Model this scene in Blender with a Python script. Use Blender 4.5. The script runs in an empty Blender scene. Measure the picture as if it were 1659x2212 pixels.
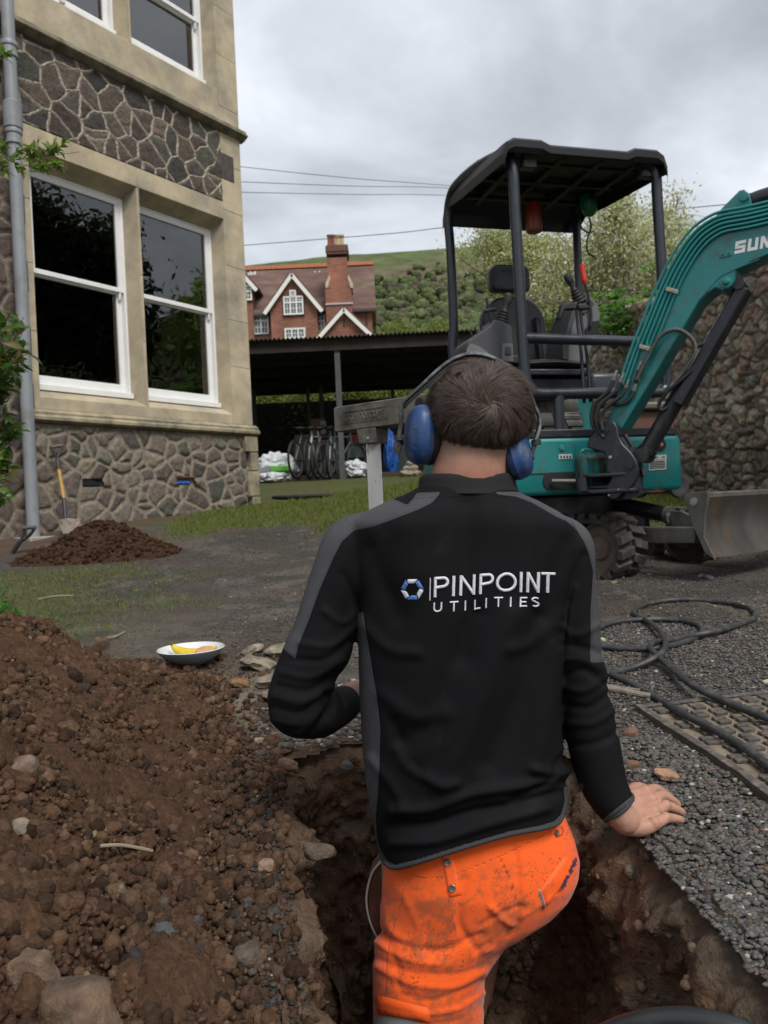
import bpy, bmesh, math, random
import numpy as np
from mathutils import Vector, Matrix, noise as mnoise
from mathutils.bvhtree import BVHTree
random.seed(7)
S = bpy.context.scene
COL = S.collection
# ------------------------------------------------------------------ camera
PX = 1660.0                       # focal length in reference units (26 mm equivalent phone lens)
_r, _p = .045, 18 / 1660
F = np.array([0, math.cos(_p), -math.sin(_p)])
R = np.array([math.cos(_r), 0, -math.sin(_r)]); R = R - F * R.dot(F); R /= np.linalg.norm(R)
U = np.cross(R, F)
cam = bpy.data.cameras.new('camera'); camo = bpy.data.objects.new('camera', cam); COL.objects.link(camo)
camo.matrix_world = Matrix(((R[0], U[0], -F[0], 0), (R[1], U[1], -F[1], 0), (R[2], U[2], -F[2], 0), (0, 0, 0, 1)))
cam.sensor_fit = 'VERTICAL'; cam.sensor_height = 34.6; cam.lens = 34.6 * 1660 / 2212
cam.clip_start = .05; cam.clip_end = 6000
cam.dof.use_dof = True; cam.dof.focus_distance = 1.38; cam.dof.aperture_fstop = 8.5
S.camera = camo
# ------------------------------------------------------------------ light
SUN_EL, SUN_AZ = math.radians(52), math.radians(150)      # azimuth clockwise from +Y
w = bpy.data.worlds.new('World'); S.world = w; w.use_nodes = True
nt = w.node_tree; N = nt.nodes; L = nt.links; N.clear()
def nn(t, **k):
    n = N.new(t)
    for a, b in k.items(): setattr(n, a, b)
    return n
out = nn('ShaderNodeOutputWorld'); bg = nn('ShaderNodeBackground')
sky = nn('ShaderNodeTexSky', sky_type='NISHITA', sun_disc=False, sun_elevation=SUN_EL, sun_rotation=SUN_AZ)
sky.air_density = 1.5; sky.dust_density = 3
skm = nn('ShaderNodeVectorMath', operation='SCALE'); skm.inputs['Scale'].default_value = .10
L.new(sky.outputs[0], skm.inputs[0])
tc = nn('ShaderNodeTexCoord'); sep = nn('ShaderNodeSeparateXYZ'); L.new(tc.outputs['Generated'], sep.inputs[0])
mx = nn('ShaderNodeMath', operation='MAXIMUM'); L.new(sep.outputs[2], mx.inputs[0]); mx.inputs[1].default_value = 0
ad = nn('ShaderNodeMath', operation='ADD'); L.new(mx.outputs[0], ad.inputs[0]); ad.inputs[1].default_value = .22
cb = nn('ShaderNodeCombineXYZ')
for i in (0, 1):
    dv = nn('ShaderNodeMath', operation='DIVIDE'); L.new(sep.outputs[i], dv.inputs[0]); L.new(ad.outputs[0], dv.inputs[1]); L.new(dv.outputs[0], cb.inputs[i])
nz = nn('ShaderNodeTexNoise'); nz.inputs['Scale'].default_value = 1.5; nz.inputs['Detail'].default_value = 9; nz.inputs['Roughness'].default_value = .53
nz.inputs['Distortion'].default_value = .35; L.new(cb.outputs[0], nz.inputs['Vector'])
rp = nn('ShaderNodeValToRGB'); L.new(nz.outputs[0], rp.inputs[0])
CLOUD = [(.32, (.30, .315, .34)), (.44, (.40, .42, .455)), (.53, (.52, .545, .585)), (.63, (.70, .725, .76))]
el = rp.color_ramp.elements
el[0].position, el[0].color = CLOUD[0][0], CLOUD[0][1] + (1,)
el[1].position, el[1].color = CLOUD[-1][0], CLOUD[-1][1] + (1,)
for q, c in CLOUD[1:-1]:
    e = el.new(q); e.color = c + (1,)
mxr = nn('ShaderNodeMix', data_type='RGBA'); mxr.inputs[0].default_value = .86
L.new(skm.outputs[0], mxr.inputs[6]); L.new(rp.outputs[0], mxr.inputs[7])
L.new(mxr.outputs[2], bg.inputs[0]); bg.inputs[1].default_value = 1.0
L.new(bg.outputs[0], out.inputs[0])
sun = bpy.data.lights.new('sun', 'SUN'); sun.energy = 1.9; sun.angle = math.radians(22); sun.color = (1, .97, .93)
suno = bpy.data.objects.new('sun', sun); COL.objects.link(suno)
sd = Vector((math.sin(SUN_AZ) * math.cos(SUN_EL), math.cos(SUN_AZ) * math.cos(SUN_EL), math.sin(SUN_EL)))
suno.rotation_euler = sd.to_track_quat('Z', 'Y').to_euler()
S.view_settings.view_transform = 'Standard'; S.view_settings.look = 'None'
S.view_settings.exposure = .64; S.view_settings.gamma = 1; S.view_settings.use_curve_mapping = False
S.cycles.max_bounces = 6; S.cycles.transparent_max_bounces = 8; S.cycles.use_denoising = True
S.render.film_transparent = False
# ------------------------------------------------------------------ measuring: reference units <-> world
def ray(x, y): return F + R * (x - 829.5) / PX - U * (y - 1106) / PX
def W(x, y, Z): return ray(x, y) * Z
def onplane(x, y, P0, Nn):
    d = ray(x, y); return d * (np.dot(P0, Nn) / np.dot(d, Nn))
def projv(v):
    v = np.asarray(v, float); z = v @ F
    return 829.5 + PX * (v @ R) / z, 1106 - PX * (v @ U) / z, z
# ------------------------------------------------------------------ numpy noise
def _h(ix, iy, s):
    n = (ix.astype(np.int64) * 374761393 + iy.astype(np.int64) * 668265263 + s * 1442695041) & 0xffffffff
    n = ((n ^ (n >> 13)) * 1274126177) & 0xffffffff
    n = (n ^ (n >> 16)) & 0xffffffff
    return n / 4294967295.0
def vn(x, y, s=0):
    x = np.asarray(x, float); y = np.asarray(y, float)
    ix, iy = np.floor(x), np.floor(y); fx, fy = x - ix, y - iy
    fx = fx * fx * (3 - 2 * fx); fy = fy * fy * (3 - 2 * fy)
    a, b = _h(ix, iy, s), _h(ix + 1, iy, s); c, d = _h(ix, iy + 1, s), _h(ix + 1, iy + 1, s)
    return (a + (b - a) * fx) + ((c + (d - c) * fx) - (a + (b - a) * fx)) * fy
def fbm(x, y, s=0, o=4, g=.5):
    t = 0; a = 1; n = 0
    for i in range(o):
        t = t + a * vn(np.asarray(x) * 2 ** i + 17.3 * i, np.asarray(y) * 2 ** i - 9.1 * i, s + i); n += a; a *= g
    return t / n
def sstep(a, b, x):
    t = np.clip((np.asarray(x, float) - a) / (b - a), 0, 1); return t * t * (3 - 2 * t)
# ------------------------------------------------------------------ materials
MATS = {}
def mat(name, col, rough=.6, metal=0., var=0., vscale=5., bump=0., bscale=40., attr=None, col2=None, c2scale=3., c2lo=.45, c2hi=.6,
        spec=.5, coat=0., detail=6., noisew=1.0, bdist=.01, stretch=None, emit=None, sss=0., trans=0., rvar=0., alpha=None, tcol=None):
    if name in MATS: return MATS[name]
    m = bpy.data.materials.new(name); m.use_nodes = True; t = m.node_tree; n = t.nodes; l = t.links
    b = n['Principled BSDF']; b.inputs['Roughness'].default_value = rough; b.inputs['Metallic'].default_value = metal
    b.inputs['Specular IOR Level'].default_value = spec; b.inputs['Coat Weight'].default_value = coat
    if sss: b.inputs['Subsurface Weight'].default_value = sss; b.inputs['Subsurface Radius'].default_value = (.012, .005, .003); b.inputs['Subsurface Scale'].default_value = 1
    if trans: b.inputs['Transmission Weight'].default_value = trans
    tcn = n.new('ShaderNodeTexCoord'); vec = tcn.outputs['Object']
    if stretch:
        mp = n.new('ShaderNodeMapping'); mp.inputs['Scale'].default_value = stretch; l.new(vec, mp.inputs[0]); vec = mp.outputs[0]
    def noise(sc, det=detail, ro=.6):
        q = n.new('ShaderNodeTexNoise'); q.inputs['Scale'].default_value = sc; q.inputs['Detail'].default_value = det; q.inputs['Roughness'].default_value = ro
        l.new(vec, q.inputs['Vector']); return q.outputs[0]
    if attr:
        a = n.new('ShaderNodeAttribute'); a.attribute_name = attr; base = a.outputs['Color']
    else:
        a = n.new('ShaderNodeRGB'); a.outputs[0].default_value = (*col, 1); base = a.outputs[0]
    if col2:
        rr = n.new('ShaderNodeMapRange'); rr.inputs[1].default_value = c2lo; rr.inputs[2].default_value = c2hi; l.new(noise(c2scale, 8, .65), rr.inputs[0])
        mm = n.new('ShaderNodeMix'); mm.data_type = 'RGBA'; l.new(rr.outputs[0], mm.inputs[0]); l.new(base, mm.inputs[6]); mm.inputs[7].default_value = (*col2, 1); base = mm.outputs[2]
    if var:
        rr = n.new('ShaderNodeMapRange'); rr.inputs[1].default_value = .3; rr.inputs[2].default_value = .7; rr.inputs[3].default_value = 1 - var; rr.inputs[4].default_value = 1 + var
        l.new(noise(vscale), rr.inputs[0])
        mm = n.new('ShaderNodeVectorMath'); mm.operation = 'SCALE'; l.new(base, mm.inputs[0]); l.new(rr.outputs[0], mm.inputs['Scale']); base = mm.outputs[0]
    l.new(base, b.inputs['Base Color'])
    if rvar:
        rr = n.new('ShaderNodeMapRange'); rr.inputs[1].default_value = .35; rr.inputs[2].default_value = .65; rr.inputs[3].default_value = rough - rvar; rr.inputs[4].default_value = rough + rvar
        l.new(noise(vscale * 1.7), rr.inputs[0]); l.new(rr.outputs[0], b.inputs['Roughness'])
    if bump:
        bp = n.new('ShaderNodeBump'); bp.inputs['Strength'].default_value = bump; bp.inputs['Distance'].default_value = bdist
        l.new(noise(bscale, 6, .65), bp.inputs['Height']); l.new(bp.outputs[0], b.inputs['Normal'])
    if emit: b.inputs['Emission Color'].default_value = (*emit[0], 1); b.inputs['Emission Strength'].default_value = emit[1]
    MATS[name] = m; return m
# ------------------------------------------------------------------ mesh builder
def arr(p): return np.asarray(p, float)
def unit(v): v = arr(v); return v / (np.linalg.norm(v) + 1e-12)
def crom(P, k=8, closed=False):
    P = [arr(p) for p in P]; n = len(P); o = []
    if n < 3 and not closed: return np.array([P[0] + (P[-1] - P[0]) * t for t in np.linspace(0, 1, k + 1)])
    g = (lambda i: P[i % n]) if closed else (lambda i: P[i] if 0 <= i < n else (2 * P[0] - P[1] if i < 0 else 2 * P[-1] - P[-2]))
    for i in range(n if closed else n - 1):
        a, b, c, d = g(i - 1), g(i), g(i + 1), g(i + 2)
        for j in range(k):
            t = j / k
            o.append(.5 * (2 * b + (c - a) * t + (2 * a - 5 * b + 4 * c - d) * t * t + (3 * b - a - 3 * c + d) * t ** 3))
    if not closed: o.append(P[-1])
    return np.array(o)
def icos(sub=1):
    bm = bmesh.new(); bmesh.ops.create_icosphere(bm, subdivisions=sub, radius=1)
    v = np.array([x.co[:] for x in bm.verts]); f = np.array([[y.index for y in x.verts] for x in bm.faces]); bm.free(); return v, f
ICO = {i: icos(i) for i in (1, 2, 3)}
def rotm(axis, a): return np.array(Matrix.Rotation(a, 3, Vector(axis)))
class MB:
    def __init__(s): s.v = []; s.f = []; s.n = 0; s.mi = []; s.at = []
    def add(s, v, f, mi=0, c=None):
        v = arr(v).reshape(-1, 3); b = s.n; s.v.append(v); s.n += len(v)
        for q in f: s.f.append([int(i) + b for i in q]); s.mi.append(mi)
        s.at.append(np.tile(arr(c if c is not None else (1, 1, 1)), (len(v), 1)) if (c is None or np.ndim(c) == 1) else arr(c))
        return s
    def pbox(s, o, a, b, c, mi=0, col=None):      # parallelepiped from corner o
        o, a, b, c = map(arr, (o, a, b, c))
        if np.dot(np.cross(a, b), c) < 0: a, b = b, a
        v = [o, o + a, o + a + b, o + b, o + c, o + a + c, o + a + b + c, o + b + c]
        return s.add(v, [(0, 3, 2, 1), (4, 5, 6, 7), (0, 1, 5, 4), (1, 2, 6, 5), (2, 3, 7, 6), (3, 0, 4, 7)], mi, col)
    def box(s, c, d, rot=None, mi=0, col=None):
        d = arr(d); m = np.eye(3) if rot is None else rot; ax = [m[:, i] * d[i] for i in range(3)]
        return s.pbox(arr(c) - (ax[0] + ax[1] + ax[2]) / 2, *ax, mi=mi, col=col)
    def prism(s, poly, t, mi=0, col=None):        # poly: 3D points in a plane, t: thickness vector
        P = [arr(p) for p in poly]; t = arr(t); n = len(P)
        nr = sum((np.cross(P[i], P[(i + 1) % n]) for i in range(n)), np.zeros(3))
        if np.dot(nr, t) > 0: P = P[::-1]
        v = P + [p + t for p in P]
        return s.add(v, [list(range(n)), list(range(2 * n - 1, n - 1, -1))] + [(i, i + n, (i + 1) % n + n, (i + 1) % n) for i in range(n)], mi, col)
    def tube(s, P, r, n=10, closed=False, mi=0, col=None, flat=None, cap=True, up=None):
        P = [arr(p) for p in P]; m = len(P)
        T = [unit(P[(i + 1) % m if closed else min(i + 1, m - 1)] - P[(i - 1) % m if closed else max(i - 1, 0)]) for i in range(m)]
        a = arr(up) if up is not None else np.array([0, 0, 1.]) if abs(T[0][2]) < .9 else np.array([1., 0, 0])
        x = unit(a - T[0] * a.dot(T[0])); v = []
        rr = r if np.ndim(r) else [r] * m
        cs = [(math.cos(2 * math.pi * j / n), math.sin(2 * math.pi * j / n)) for j in range(n)]
        for i in range(m):
            if up is not None: x = arr(up)
            x = unit(x - T[i] * x.dot(T[i])); y = np.cross(T[i], x)
            fx, fy = flat if flat else (1, 1)
            for c, q in cs: v.append(P[i] + rr[i] * (x * c * fx + y * q * fy))
        f = []
        for i in range(m if closed else m - 1):
            k = (i + 1) % m
            for j in range(n): f.append((i * n + j, i * n + (j + 1) % n, k * n + (j + 1) % n, k * n + j))
        if cap and not closed: f.append(list(range(n - 1, -1, -1))); f.append(list(range((m - 1) * n, m * n)))
        return s.add(v, f, mi, col)
    def lathe(s, prof, o, ax=(0, 0, 1), n=24, mi=0, col=None):
        ax = unit(ax); a = np.array([1., 0, 0]) if abs(ax[0]) < .9 else np.array([0, 1., 0])
        x = unit(a - ax * a.dot(ax)); y = np.cross(ax, x); v = []; o = arr(o)
        for r, h in prof:
            for j in range(n):
                t = 2 * math.pi * j / n; v.append(o + ax * h + max(r, 1e-4) * (x * math.cos(t) + y * math.sin(t)))
        f = [(i * n + j, i * n + (j + 1) % n, (i + 1) * n + (j + 1) % n, (i + 1) * n + j) for i in range(len(prof) - 1) for j in range(n)]
        f.append(list(range(n - 1, -1, -1))); f.append(list(range((len(prof) - 1) * n, len(prof) * n)))
        return s.add(v, f, mi, col)
    def cyl(s, a, b, r, n=16, mi=0, col=None):
        a, b = arr(a), arr(b); return s.lathe([(r, 0), (r, np.linalg.norm(b - a))], a, b - a, n, mi, col)
    def ell(s, c, r, rot=None, sub=3, mi=0, col=None, pw=None):
        v, f = ICO[sub]; v = v.copy()
        if pw: v = np.sign(v) * np.abs(v) ** pw; 
        v = v * arr(r); m = np.eye(3) if rot is None else rot
        return s.add(v @ m.T + arr(c), f, mi, col)
    def grid(s, V, mi=0, col=None, flip=False, wrap=False):   # V: (n,m,3)
        n, m = V.shape[:2]; f = []
        for i in range(n - 1):
            for j in range(m if wrap else m - 1):
                k = (j + 1) % m; q = (i * m + j, i * m + k, (i + 1) * m + k, (i + 1) * m + j)
                f.append(q[::-1] if flip else q)
        return s.add(V.reshape(-1, 3), f, mi, col)
    def build(s, name, mats, parent=None, sharp=35, bevel=0, seg=2, attr=False, smooth=True, obj=True):
        me = bpy.data.meshes.new(name)
        V = np.concatenate(s.v) if s.v else np.zeros((0, 3))
        me.from_pydata(V.tolist(), [], s.f)
        fin(me, mats, s.mi, sharp, smooth)
        if attr: setcol(me, np.concatenate(s.at))
        o = link(name, me, parent)
        if bevel:
            b = o.modifiers.new('bevel', 'BEVEL'); b.width = bevel; b.segments = seg; b.limit_method = 'ANGLE'; b.angle_limit = math.radians(32)
        return o
def fin(me, mats, mi=None, sharp=35, smooth=True):
    for m in (mats if isinstance(mats, (list, tuple)) else [mats]): me.materials.append(m)
    if mi is not None and any(mi): me.polygons.foreach_set('material_index', mi)
    if smooth:
        me.polygons.foreach_set('use_smooth', [True] * len(me.polygons))
        if sharp: me.set_sharp_from_angle(angle=math.radians(sharp))
    me.update()
def setcol(me, c, name='col'):
    a = me.color_attributes.new(name, 'FLOAT_COLOR', 'POINT')
    c = np.concatenate([arr(c), np.ones((len(c), 1))], 1) if np.shape(c)[1] == 3 else arr(c)
    a.data.foreach_set('color', c.astype(np.float32).ravel())
def fastmesh(name, V, Fc, mats, parent=None, col=None, smooth=True, sharp=0):
    """V (n,3), Fc (m,k) with one k"""
    me = bpy.data.meshes.new(name); V = np.asarray(V, np.float32); Fc = np.asarray(Fc, np.int32); m, k = Fc.shape
    me.vertices.add(len(V)); me.vertices.foreach_set('co', V.ravel())
    me.loops.add(m * k); me.loops.foreach_set('vertex_index', Fc.ravel())
    me.polygons.add(m); me.polygons.foreach_set('loop_start', np.arange(0, m * k, k, dtype=np.int32)); me.polygons.foreach_set('loop_total', np.full(m, k, np.int32))
    me.update(calc_edges=True); me.validate()
    fin(me, mats, None, sharp, smooth)
    if col is not None: setcol(me, col)
    return link(name, me, parent)
def link(name, me, parent=None):
    o = bpy.data.objects.new(name, me); COL.objects.link(o)
    if parent is not None:
        o.parent = parent; o.matrix_parent_inverse = Matrix.Translation(parent.location).inverted() if parent.type == 'EMPTY' else Matrix.Identity(4)
    return o
def tag(o, label=None, cat=None, group=None, kind=None):
    for k, v in (('label', label), ('category', cat), ('group', group), ('kind', kind)):
        if v: o[k] = v
    return o
def thing(name, label, cat, loc, group=None):
    o = bpy.data.objects.new(name, None); COL.objects.link(o); o.location = Vector(loc); o.empty_display_size = .1
    return tag(o, label, cat, group)
def gridfaces(n, m):
    i = np.arange(n - 1)[:, None] * m + np.arange(m - 1)[None]
    return np.stack([i, i + 1, i + m + 1, i + m], -1).reshape(-1, 4)
def scatter(base, Fb, pos, scl, rots=None, jit=.0, seed=1):
    """many copies of a small mesh as arrays: base (k,3), pos (n,3), scl (n,3)"""
    rg = np.random.default_rng(seed); n = len(pos); k = len(base)
    a = rg.normal(size=(n, 4)); a /= np.linalg.norm(a, axis=1)[:, None]
    w_, x, y, z = a.T
    M = np.stack([1 - 2 * (y * y + z * z), 2 * (x * y - z * w_), 2 * (x * z + y * w_), 2 * (x * y + z * w_), 1 - 2 * (x * x + z * z), 2 * (y * z - x * w_),
                  2 * (x * z - y * w_), 2 * (y * z + x * w_), 1 - 2 * (x * x + y * y)], -1).reshape(n, 3, 3)
    if rots is not None: M = rots
    B = base[None] * (1 + jit * rg.uniform(-1, 1, (n, k, 1)))
    V = np.einsum('nij,nkj->nki', M, B) * scl[:, None, :] if rots is None else np.einsum('nij,nkj->nki', M, B * scl[:, None, :])
    V = V + pos[:, None, :]
    return V.reshape(-1, 3), (Fb[None] + (np.arange(n) * k)[:, None, None]).reshape(-1, Fb.shape[1])
# ================================================================== GROUND
GY = [0, .9, 1.45, 2.2, 3, 4.4, 5.5, 6.6, 7.6, 9, 10, 12, 14, 18, 30, 60, 120, 160, 1200]
GZ = [-.66, -.635, -.62, -.565, -.50, -.45, -.33, -.16, -.06, .045, .14, .32, .50, .9, 3.0, 9.0, 24, 34, 60]
def gh0(x, y):
    return np.interp(y, GY, GZ) + .012 * (fbm(x * .7, y * .7, 3, 3) - .5) * 2
PIT = [(-.26, 1.80), (-.235, 1.6), (-.20, 1.35), (-.15, 1.1), (-.10, .85), (-.08, .55), (.50, .50), (.475, .85), (.452, 1.05), (.435, 1.3), (.42, 1.5), (.405, 1.72), (.34, 1.82), (.10, 1.86), (-.12, 1.87)]
def pitedge(x, y):     # distance right of the left pit edge (negative: on the heap side)
    return x - np.interp(y, [.5, .85, 1.1, 1.35, 1.6, 1.8, 2.6], [-.08, -.10, -.15, -.20, -.235, -.26, -.42])
def heap(x, y):
    d = -pitedge(x, y)
    a = sstep(.03, .75, d) * .25
    back = 1 - sstep(1.75, 2.75, y + .25 * (x + .6) + .12 * (fbm(x * 3, y * 3, 5) - .5))
    a = a * back * (1 - sstep(1.6, 2.4, -x))
    a += .085 * np.exp(-((x + 1.12) ** 2 + (y - 2.28) ** 2) / .045)
    a += .05 * np.exp(-((x + .75) ** 2 + (y - 1.35) ** 2) / .05) + .03 * np.exp(-((x + .45) ** 2 + (y - 1.0) ** 2) / .02)
    a += (fbm(x * 7, y * 7, 11, 5, .6) - .5) * .11 * sstep(0, .06, a)
    return np.maximum(a, 0)
def gh(x, y): return gh0(x, y)
def ax(segs):
    o = [segs[0][0]]
    for a, b, st in segs:
        k = max(1, int(round((b - a) / st))); o += list(np.linspace(a, b, k + 1)[1:])
    return np.array(o)
gx = ax([(-900, -60, 60), (-60, -8, 4), (-8, -3.6, .2), (-3.6, -1.5, .04), (-1.5, 1.9, .0155), (1.9, 4.2, .04), (4.2, 10, .3), (10, 60, 5), (60, 900, 60)])
gy = ax([(-40, -2, 4), (-2, .4, .2), (.4, 3.0, .0135), (3, 9.5, .032), (9.5, 16, .09), (16, 60, 1.2), (60, 200, 6), (200, 1200, 80)])
GX, GYY = np.meshgrid(gx, gy)
Z0 = gh(GX, GYY)
near = 1 - sstep(8, 14, GYY)
Z0 = Z0 + near * ((fbm(GX * 6, GYY * 6, 21, 4, .6) - .5) * .022 + (fbm(GX * 40, GYY * 40, 22, 2) - .5) * .008)
# rim of broken tarmac round the pit
rim = np.exp(-((GX - .50) / .09) ** 2) * (1 - sstep(1.7, 2.0, GYY)); Z0 += rim * (fbm(GX * 14, GYY * 14, 8, 3) - .62) * .05
V = np.stack([GX, GYY, Z0], -1).reshape(-1, 3)
FQ = gridfaces(len(gy), len(gx))
def inpoly(x, y, P):
    c = np.zeros(np.shape(x), bool); n = len(P)
    for i in range(n):
        (x1, y1), (x2, y2) = P[i], P[(i + 1) % n]
        k = ((y1 > y) != (y2 > y)) & (x < (x2 - x1) * (y - y1) / ((y2 - y1) + 1e-12) + x1); c ^= k
    return c
ins = inpoly(V[:, 0], V[:, 1], PIT)
FQ = FQ[~ins[FQ].any(1)]
# colours
x, y = V[:, 0], V[:, 1]
n1 = fbm(x * 1.3, y * 1.3, 31, 5, .6); n2 = fbm(x * 6, y * 6, 32, 4, .6); n3 = fbm(x * 30, y * 30, 33, 3, .6)
grav = np.array([.066, .060, .053]); soil = np.array([.082, .050, .031]); grass = np.array([.080, .090, .024]); tan = np.array([.135, .112, .088])
c = grav[None] * (.65 + .7 * n2[:, None])
def mixc(c, k, m): return c + (np.asarray(k) - c) * np.clip(m, 0, 1)[:, None]
c = mixc(c, tan, sstep(.45, .62, n1) * .55); c = mixc(c, (.045, .043, .030), sstep(.5, .62, fbm(x * 3.1, y * 3.1, 37, 4)) * .5 * (y > 2.6)); c = mixc(c, (.16, .135, .105), sstep(.62, .72, fbm(x * 8, y * 8, 38, 4)) * .5); c = mixc(c, (.085, .062, .045), sstep(.5, .65, fbm(x * 2.2, y * 2.2, 36, 4)) * .5)
gfar = sstep(6.15, 6.9, y + (n1 - .5) * 2.2 + .28 * (x + .5) + .25 * (n2 - .5))
gl = .75 * sstep(1.2, 1.9, -x + (n1 - .5) * 1.3) * sstep(2.9, 3.4, y + (n2 - .5)) * (1 - sstep(5.0, 5.6, y + (n2 - .5) * .8))
gr = sstep(2.3, 2.7, x + (n1 - .5) * .8) * sstep(5.2, 5.8, y)
wallstrip = np.exp(-(((x + 3.11) * .817 - (y - 6.8) * .576 - .25) / .28) ** 2) * (y < 9.6) * (x < -1)
gm = np.maximum(np.maximum(gfar, gl * .85), gr) * sstep(.28, .5, n2 * .5 + n1 * .5 + .06)
c = mixc(c, grass * 1, gm * .9); c = mixc(c, soil * 1.3, wallstrip * .8 * (n2 > .3))
c = mixc(c, (.05, .055, .02), gm * sstep(.5, .7, n3) * .6)
sl = (1 - sstep(2.5, 2.9, y + (n2 - .5) * .8)) * (1 - sstep(.02, .3, pitedge(x, y) + (n2 - .5) * .3)); c = mixc(c, soil, sl)
rimc = np.exp(-((x - .50) / .10) ** 2) * (y < 1.95); c = mixc(c, (.085, .07, .058), rimc * .8)
farm = sstep(18, 40, y); c = mixc(c, (.06, .085, .025), farm)
# pale broken tarmac left of the man
br = np.exp(-(((x + .40) / .17) ** 2 + ((y - 2.28) / .35) ** 2)); c = mixc(c, (.19, .155, .115), br * sstep(.35, .55, n2) * 1.2)
GROUNDCOL = c
m_ground = mat('ground_mix', (.1, .1, .1), .95, attr='col', var=.45, vscale=60, bump=1, bscale=130, bdist=.012, spec=.25, detail=8)
g = fastmesh('ground', V, FQ, m_ground, col=c); tag(g, kind='structure')
GKEEP = (gx, gy, Z0)
def gz(x, y):       # final ground height, nearest sample, vectorised
    i = np.clip(np.searchsorted(gx, x), 1, len(gx) - 1); j = np.clip(np.searchsorted(gy, y), 1, len(gy) - 1)
    return Z0[j, i]
# ------------------------------------------------------------------ pit
pp = crom([(a, b, 0) for a, b in PIT], 24, closed=True)[:, :2]
m_ = len(pp); nd = 120; depth = 1.05
cx = pp.mean(0); t = np.linspace(0, 1, nd)[:, None]
arc = np.concatenate([[0], np.cumsum(np.linalg.norm(np.diff(pp, axis=0), axis=1))]); Aq = np.tile(arc[None], (nd, 1)); Tq = np.tile(t * depth, (1, m_))
nrm = np.stack([np.roll(pp, -1, 0) - np.roll(pp, 1, 0)], 0)[0]; nrm = np.stack([nrm[:, 1], -nrm[:, 0]], 1); nrm /= np.linalg.norm(nrm, axis=1)[:, None]
if np.mean(np.sum(nrm * (pp - cx), 1)) < 0: nrm = -nrm     # outward
far = sstep(1.55, 1.8, pp[:, 1]); rgt = sstep(.3, .42, pp[:, 0])
an = Aq * 1.0
off = .03 - .05 * sstep(0, .06, Tq) + (fbm(an * 7, Tq * 7, 41, 5, .62) - .5) * .15 * sstep(0, .05, Tq) + (fbm(an * 34, Tq * 34, 42, 3) - .5) * .02
off = off - far[None] * (.16 * sstep(.15, .8, Tq)) + far[None] * .10 * (1 - sstep(0, .3, Tq)) * 0
off = off + (np.abs(fbm(an * 16, Tq * 16, 47, 4, .65) - .5)) * -.07 * sstep(.02, .08, Tq) + (fbm(an * 60, Tq * 60, 48, 3, .7) - .5) * .022
off = off - rgt[None] * .13 * sstep(.25, .8, Tq) + .06 * sstep(.3, .5, Tq) * np.exp(-((Aq - 3.2) / .4) ** 2) * 0
PX_ = pp[None, :, 0] + nrm[None, :, 0] * off; PY_ = pp[None, :, 1] + nrm[None, :, 1] * off
zt = gz(pp[:, 0] + nrm[:, 0] * .03, pp[:, 1] + nrm[:, 1] * .03)[None] + .008
PZ_ = zt - Tq + (fbm(an * 20, Tq * 20, 43, 3) - .5) * .02 * sstep(0, .03, Tq)
Vp = np.stack([PX_, PY_, PZ_], -1)
rings = [Vp]
flo = []
for k in range(1, 25):
    q = k / 24.0; rr = Vp[-1] * (1 - q) + np.array([cx[0], cx[1], Vp[-1, :, 2].mean()]) * q
    rr = rr.copy(); rr[:, 2] = Vp[-1, :, 2] + (fbm(rr[:, 0] * 9, rr[:, 1] * 9, 44, 4) - .5) * .08 * (1 if k else 0); flo.append(rr)
Vp = np.concatenate([Vp, np.array(flo)], 0)
n, m = Vp.shape[:2]
ii = np.arange(n - 1)[:, None] * m + np.arange(m)[None]; jj = np.arange(n - 1)[:, None] * m + (np.arange(m)[None] + 1) % m
Fp = np.stack([ii, ii + m, jj + m, jj], -1).reshape(-1, 4)
Ta = np.concatenate([Tq, np.full((24, m), depth)], 0); Aa = np.tile(arc[None], (n, 1))
q1 = fbm(Aa * 9, Ta * 9, 45, 5, .6).ravel(); q2 = fbm(Aa * 3, Ta * 4, 46, 4).ravel(); Tf = Ta.ravel()
pc = np.array([.15, .092, .058])[None] * (.6 + .8 * q1[:, None])
pc = mixc(pc, (.22, .165, .115), sstep(.5, .65, q2) * .7); pc = mixc(pc, (.10, .078, .058), (1 - sstep(.03, .09, Tf + (q1 - .5) * .1)) * .8 * np.where(np.tile(pp[None, :, 0], (n, 1)).ravel() > .2, 1, .3))
pit = fastmesh('pit', Vp.reshape(-1, 3), Fp, mat('pit_soil', (.1, .06, .04), .97, attr='col', var=.3, vscale=45, bump=1, bscale=70, bdist=.02, spec=.15), col=pc); tag(pit, kind='structure')
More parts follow.
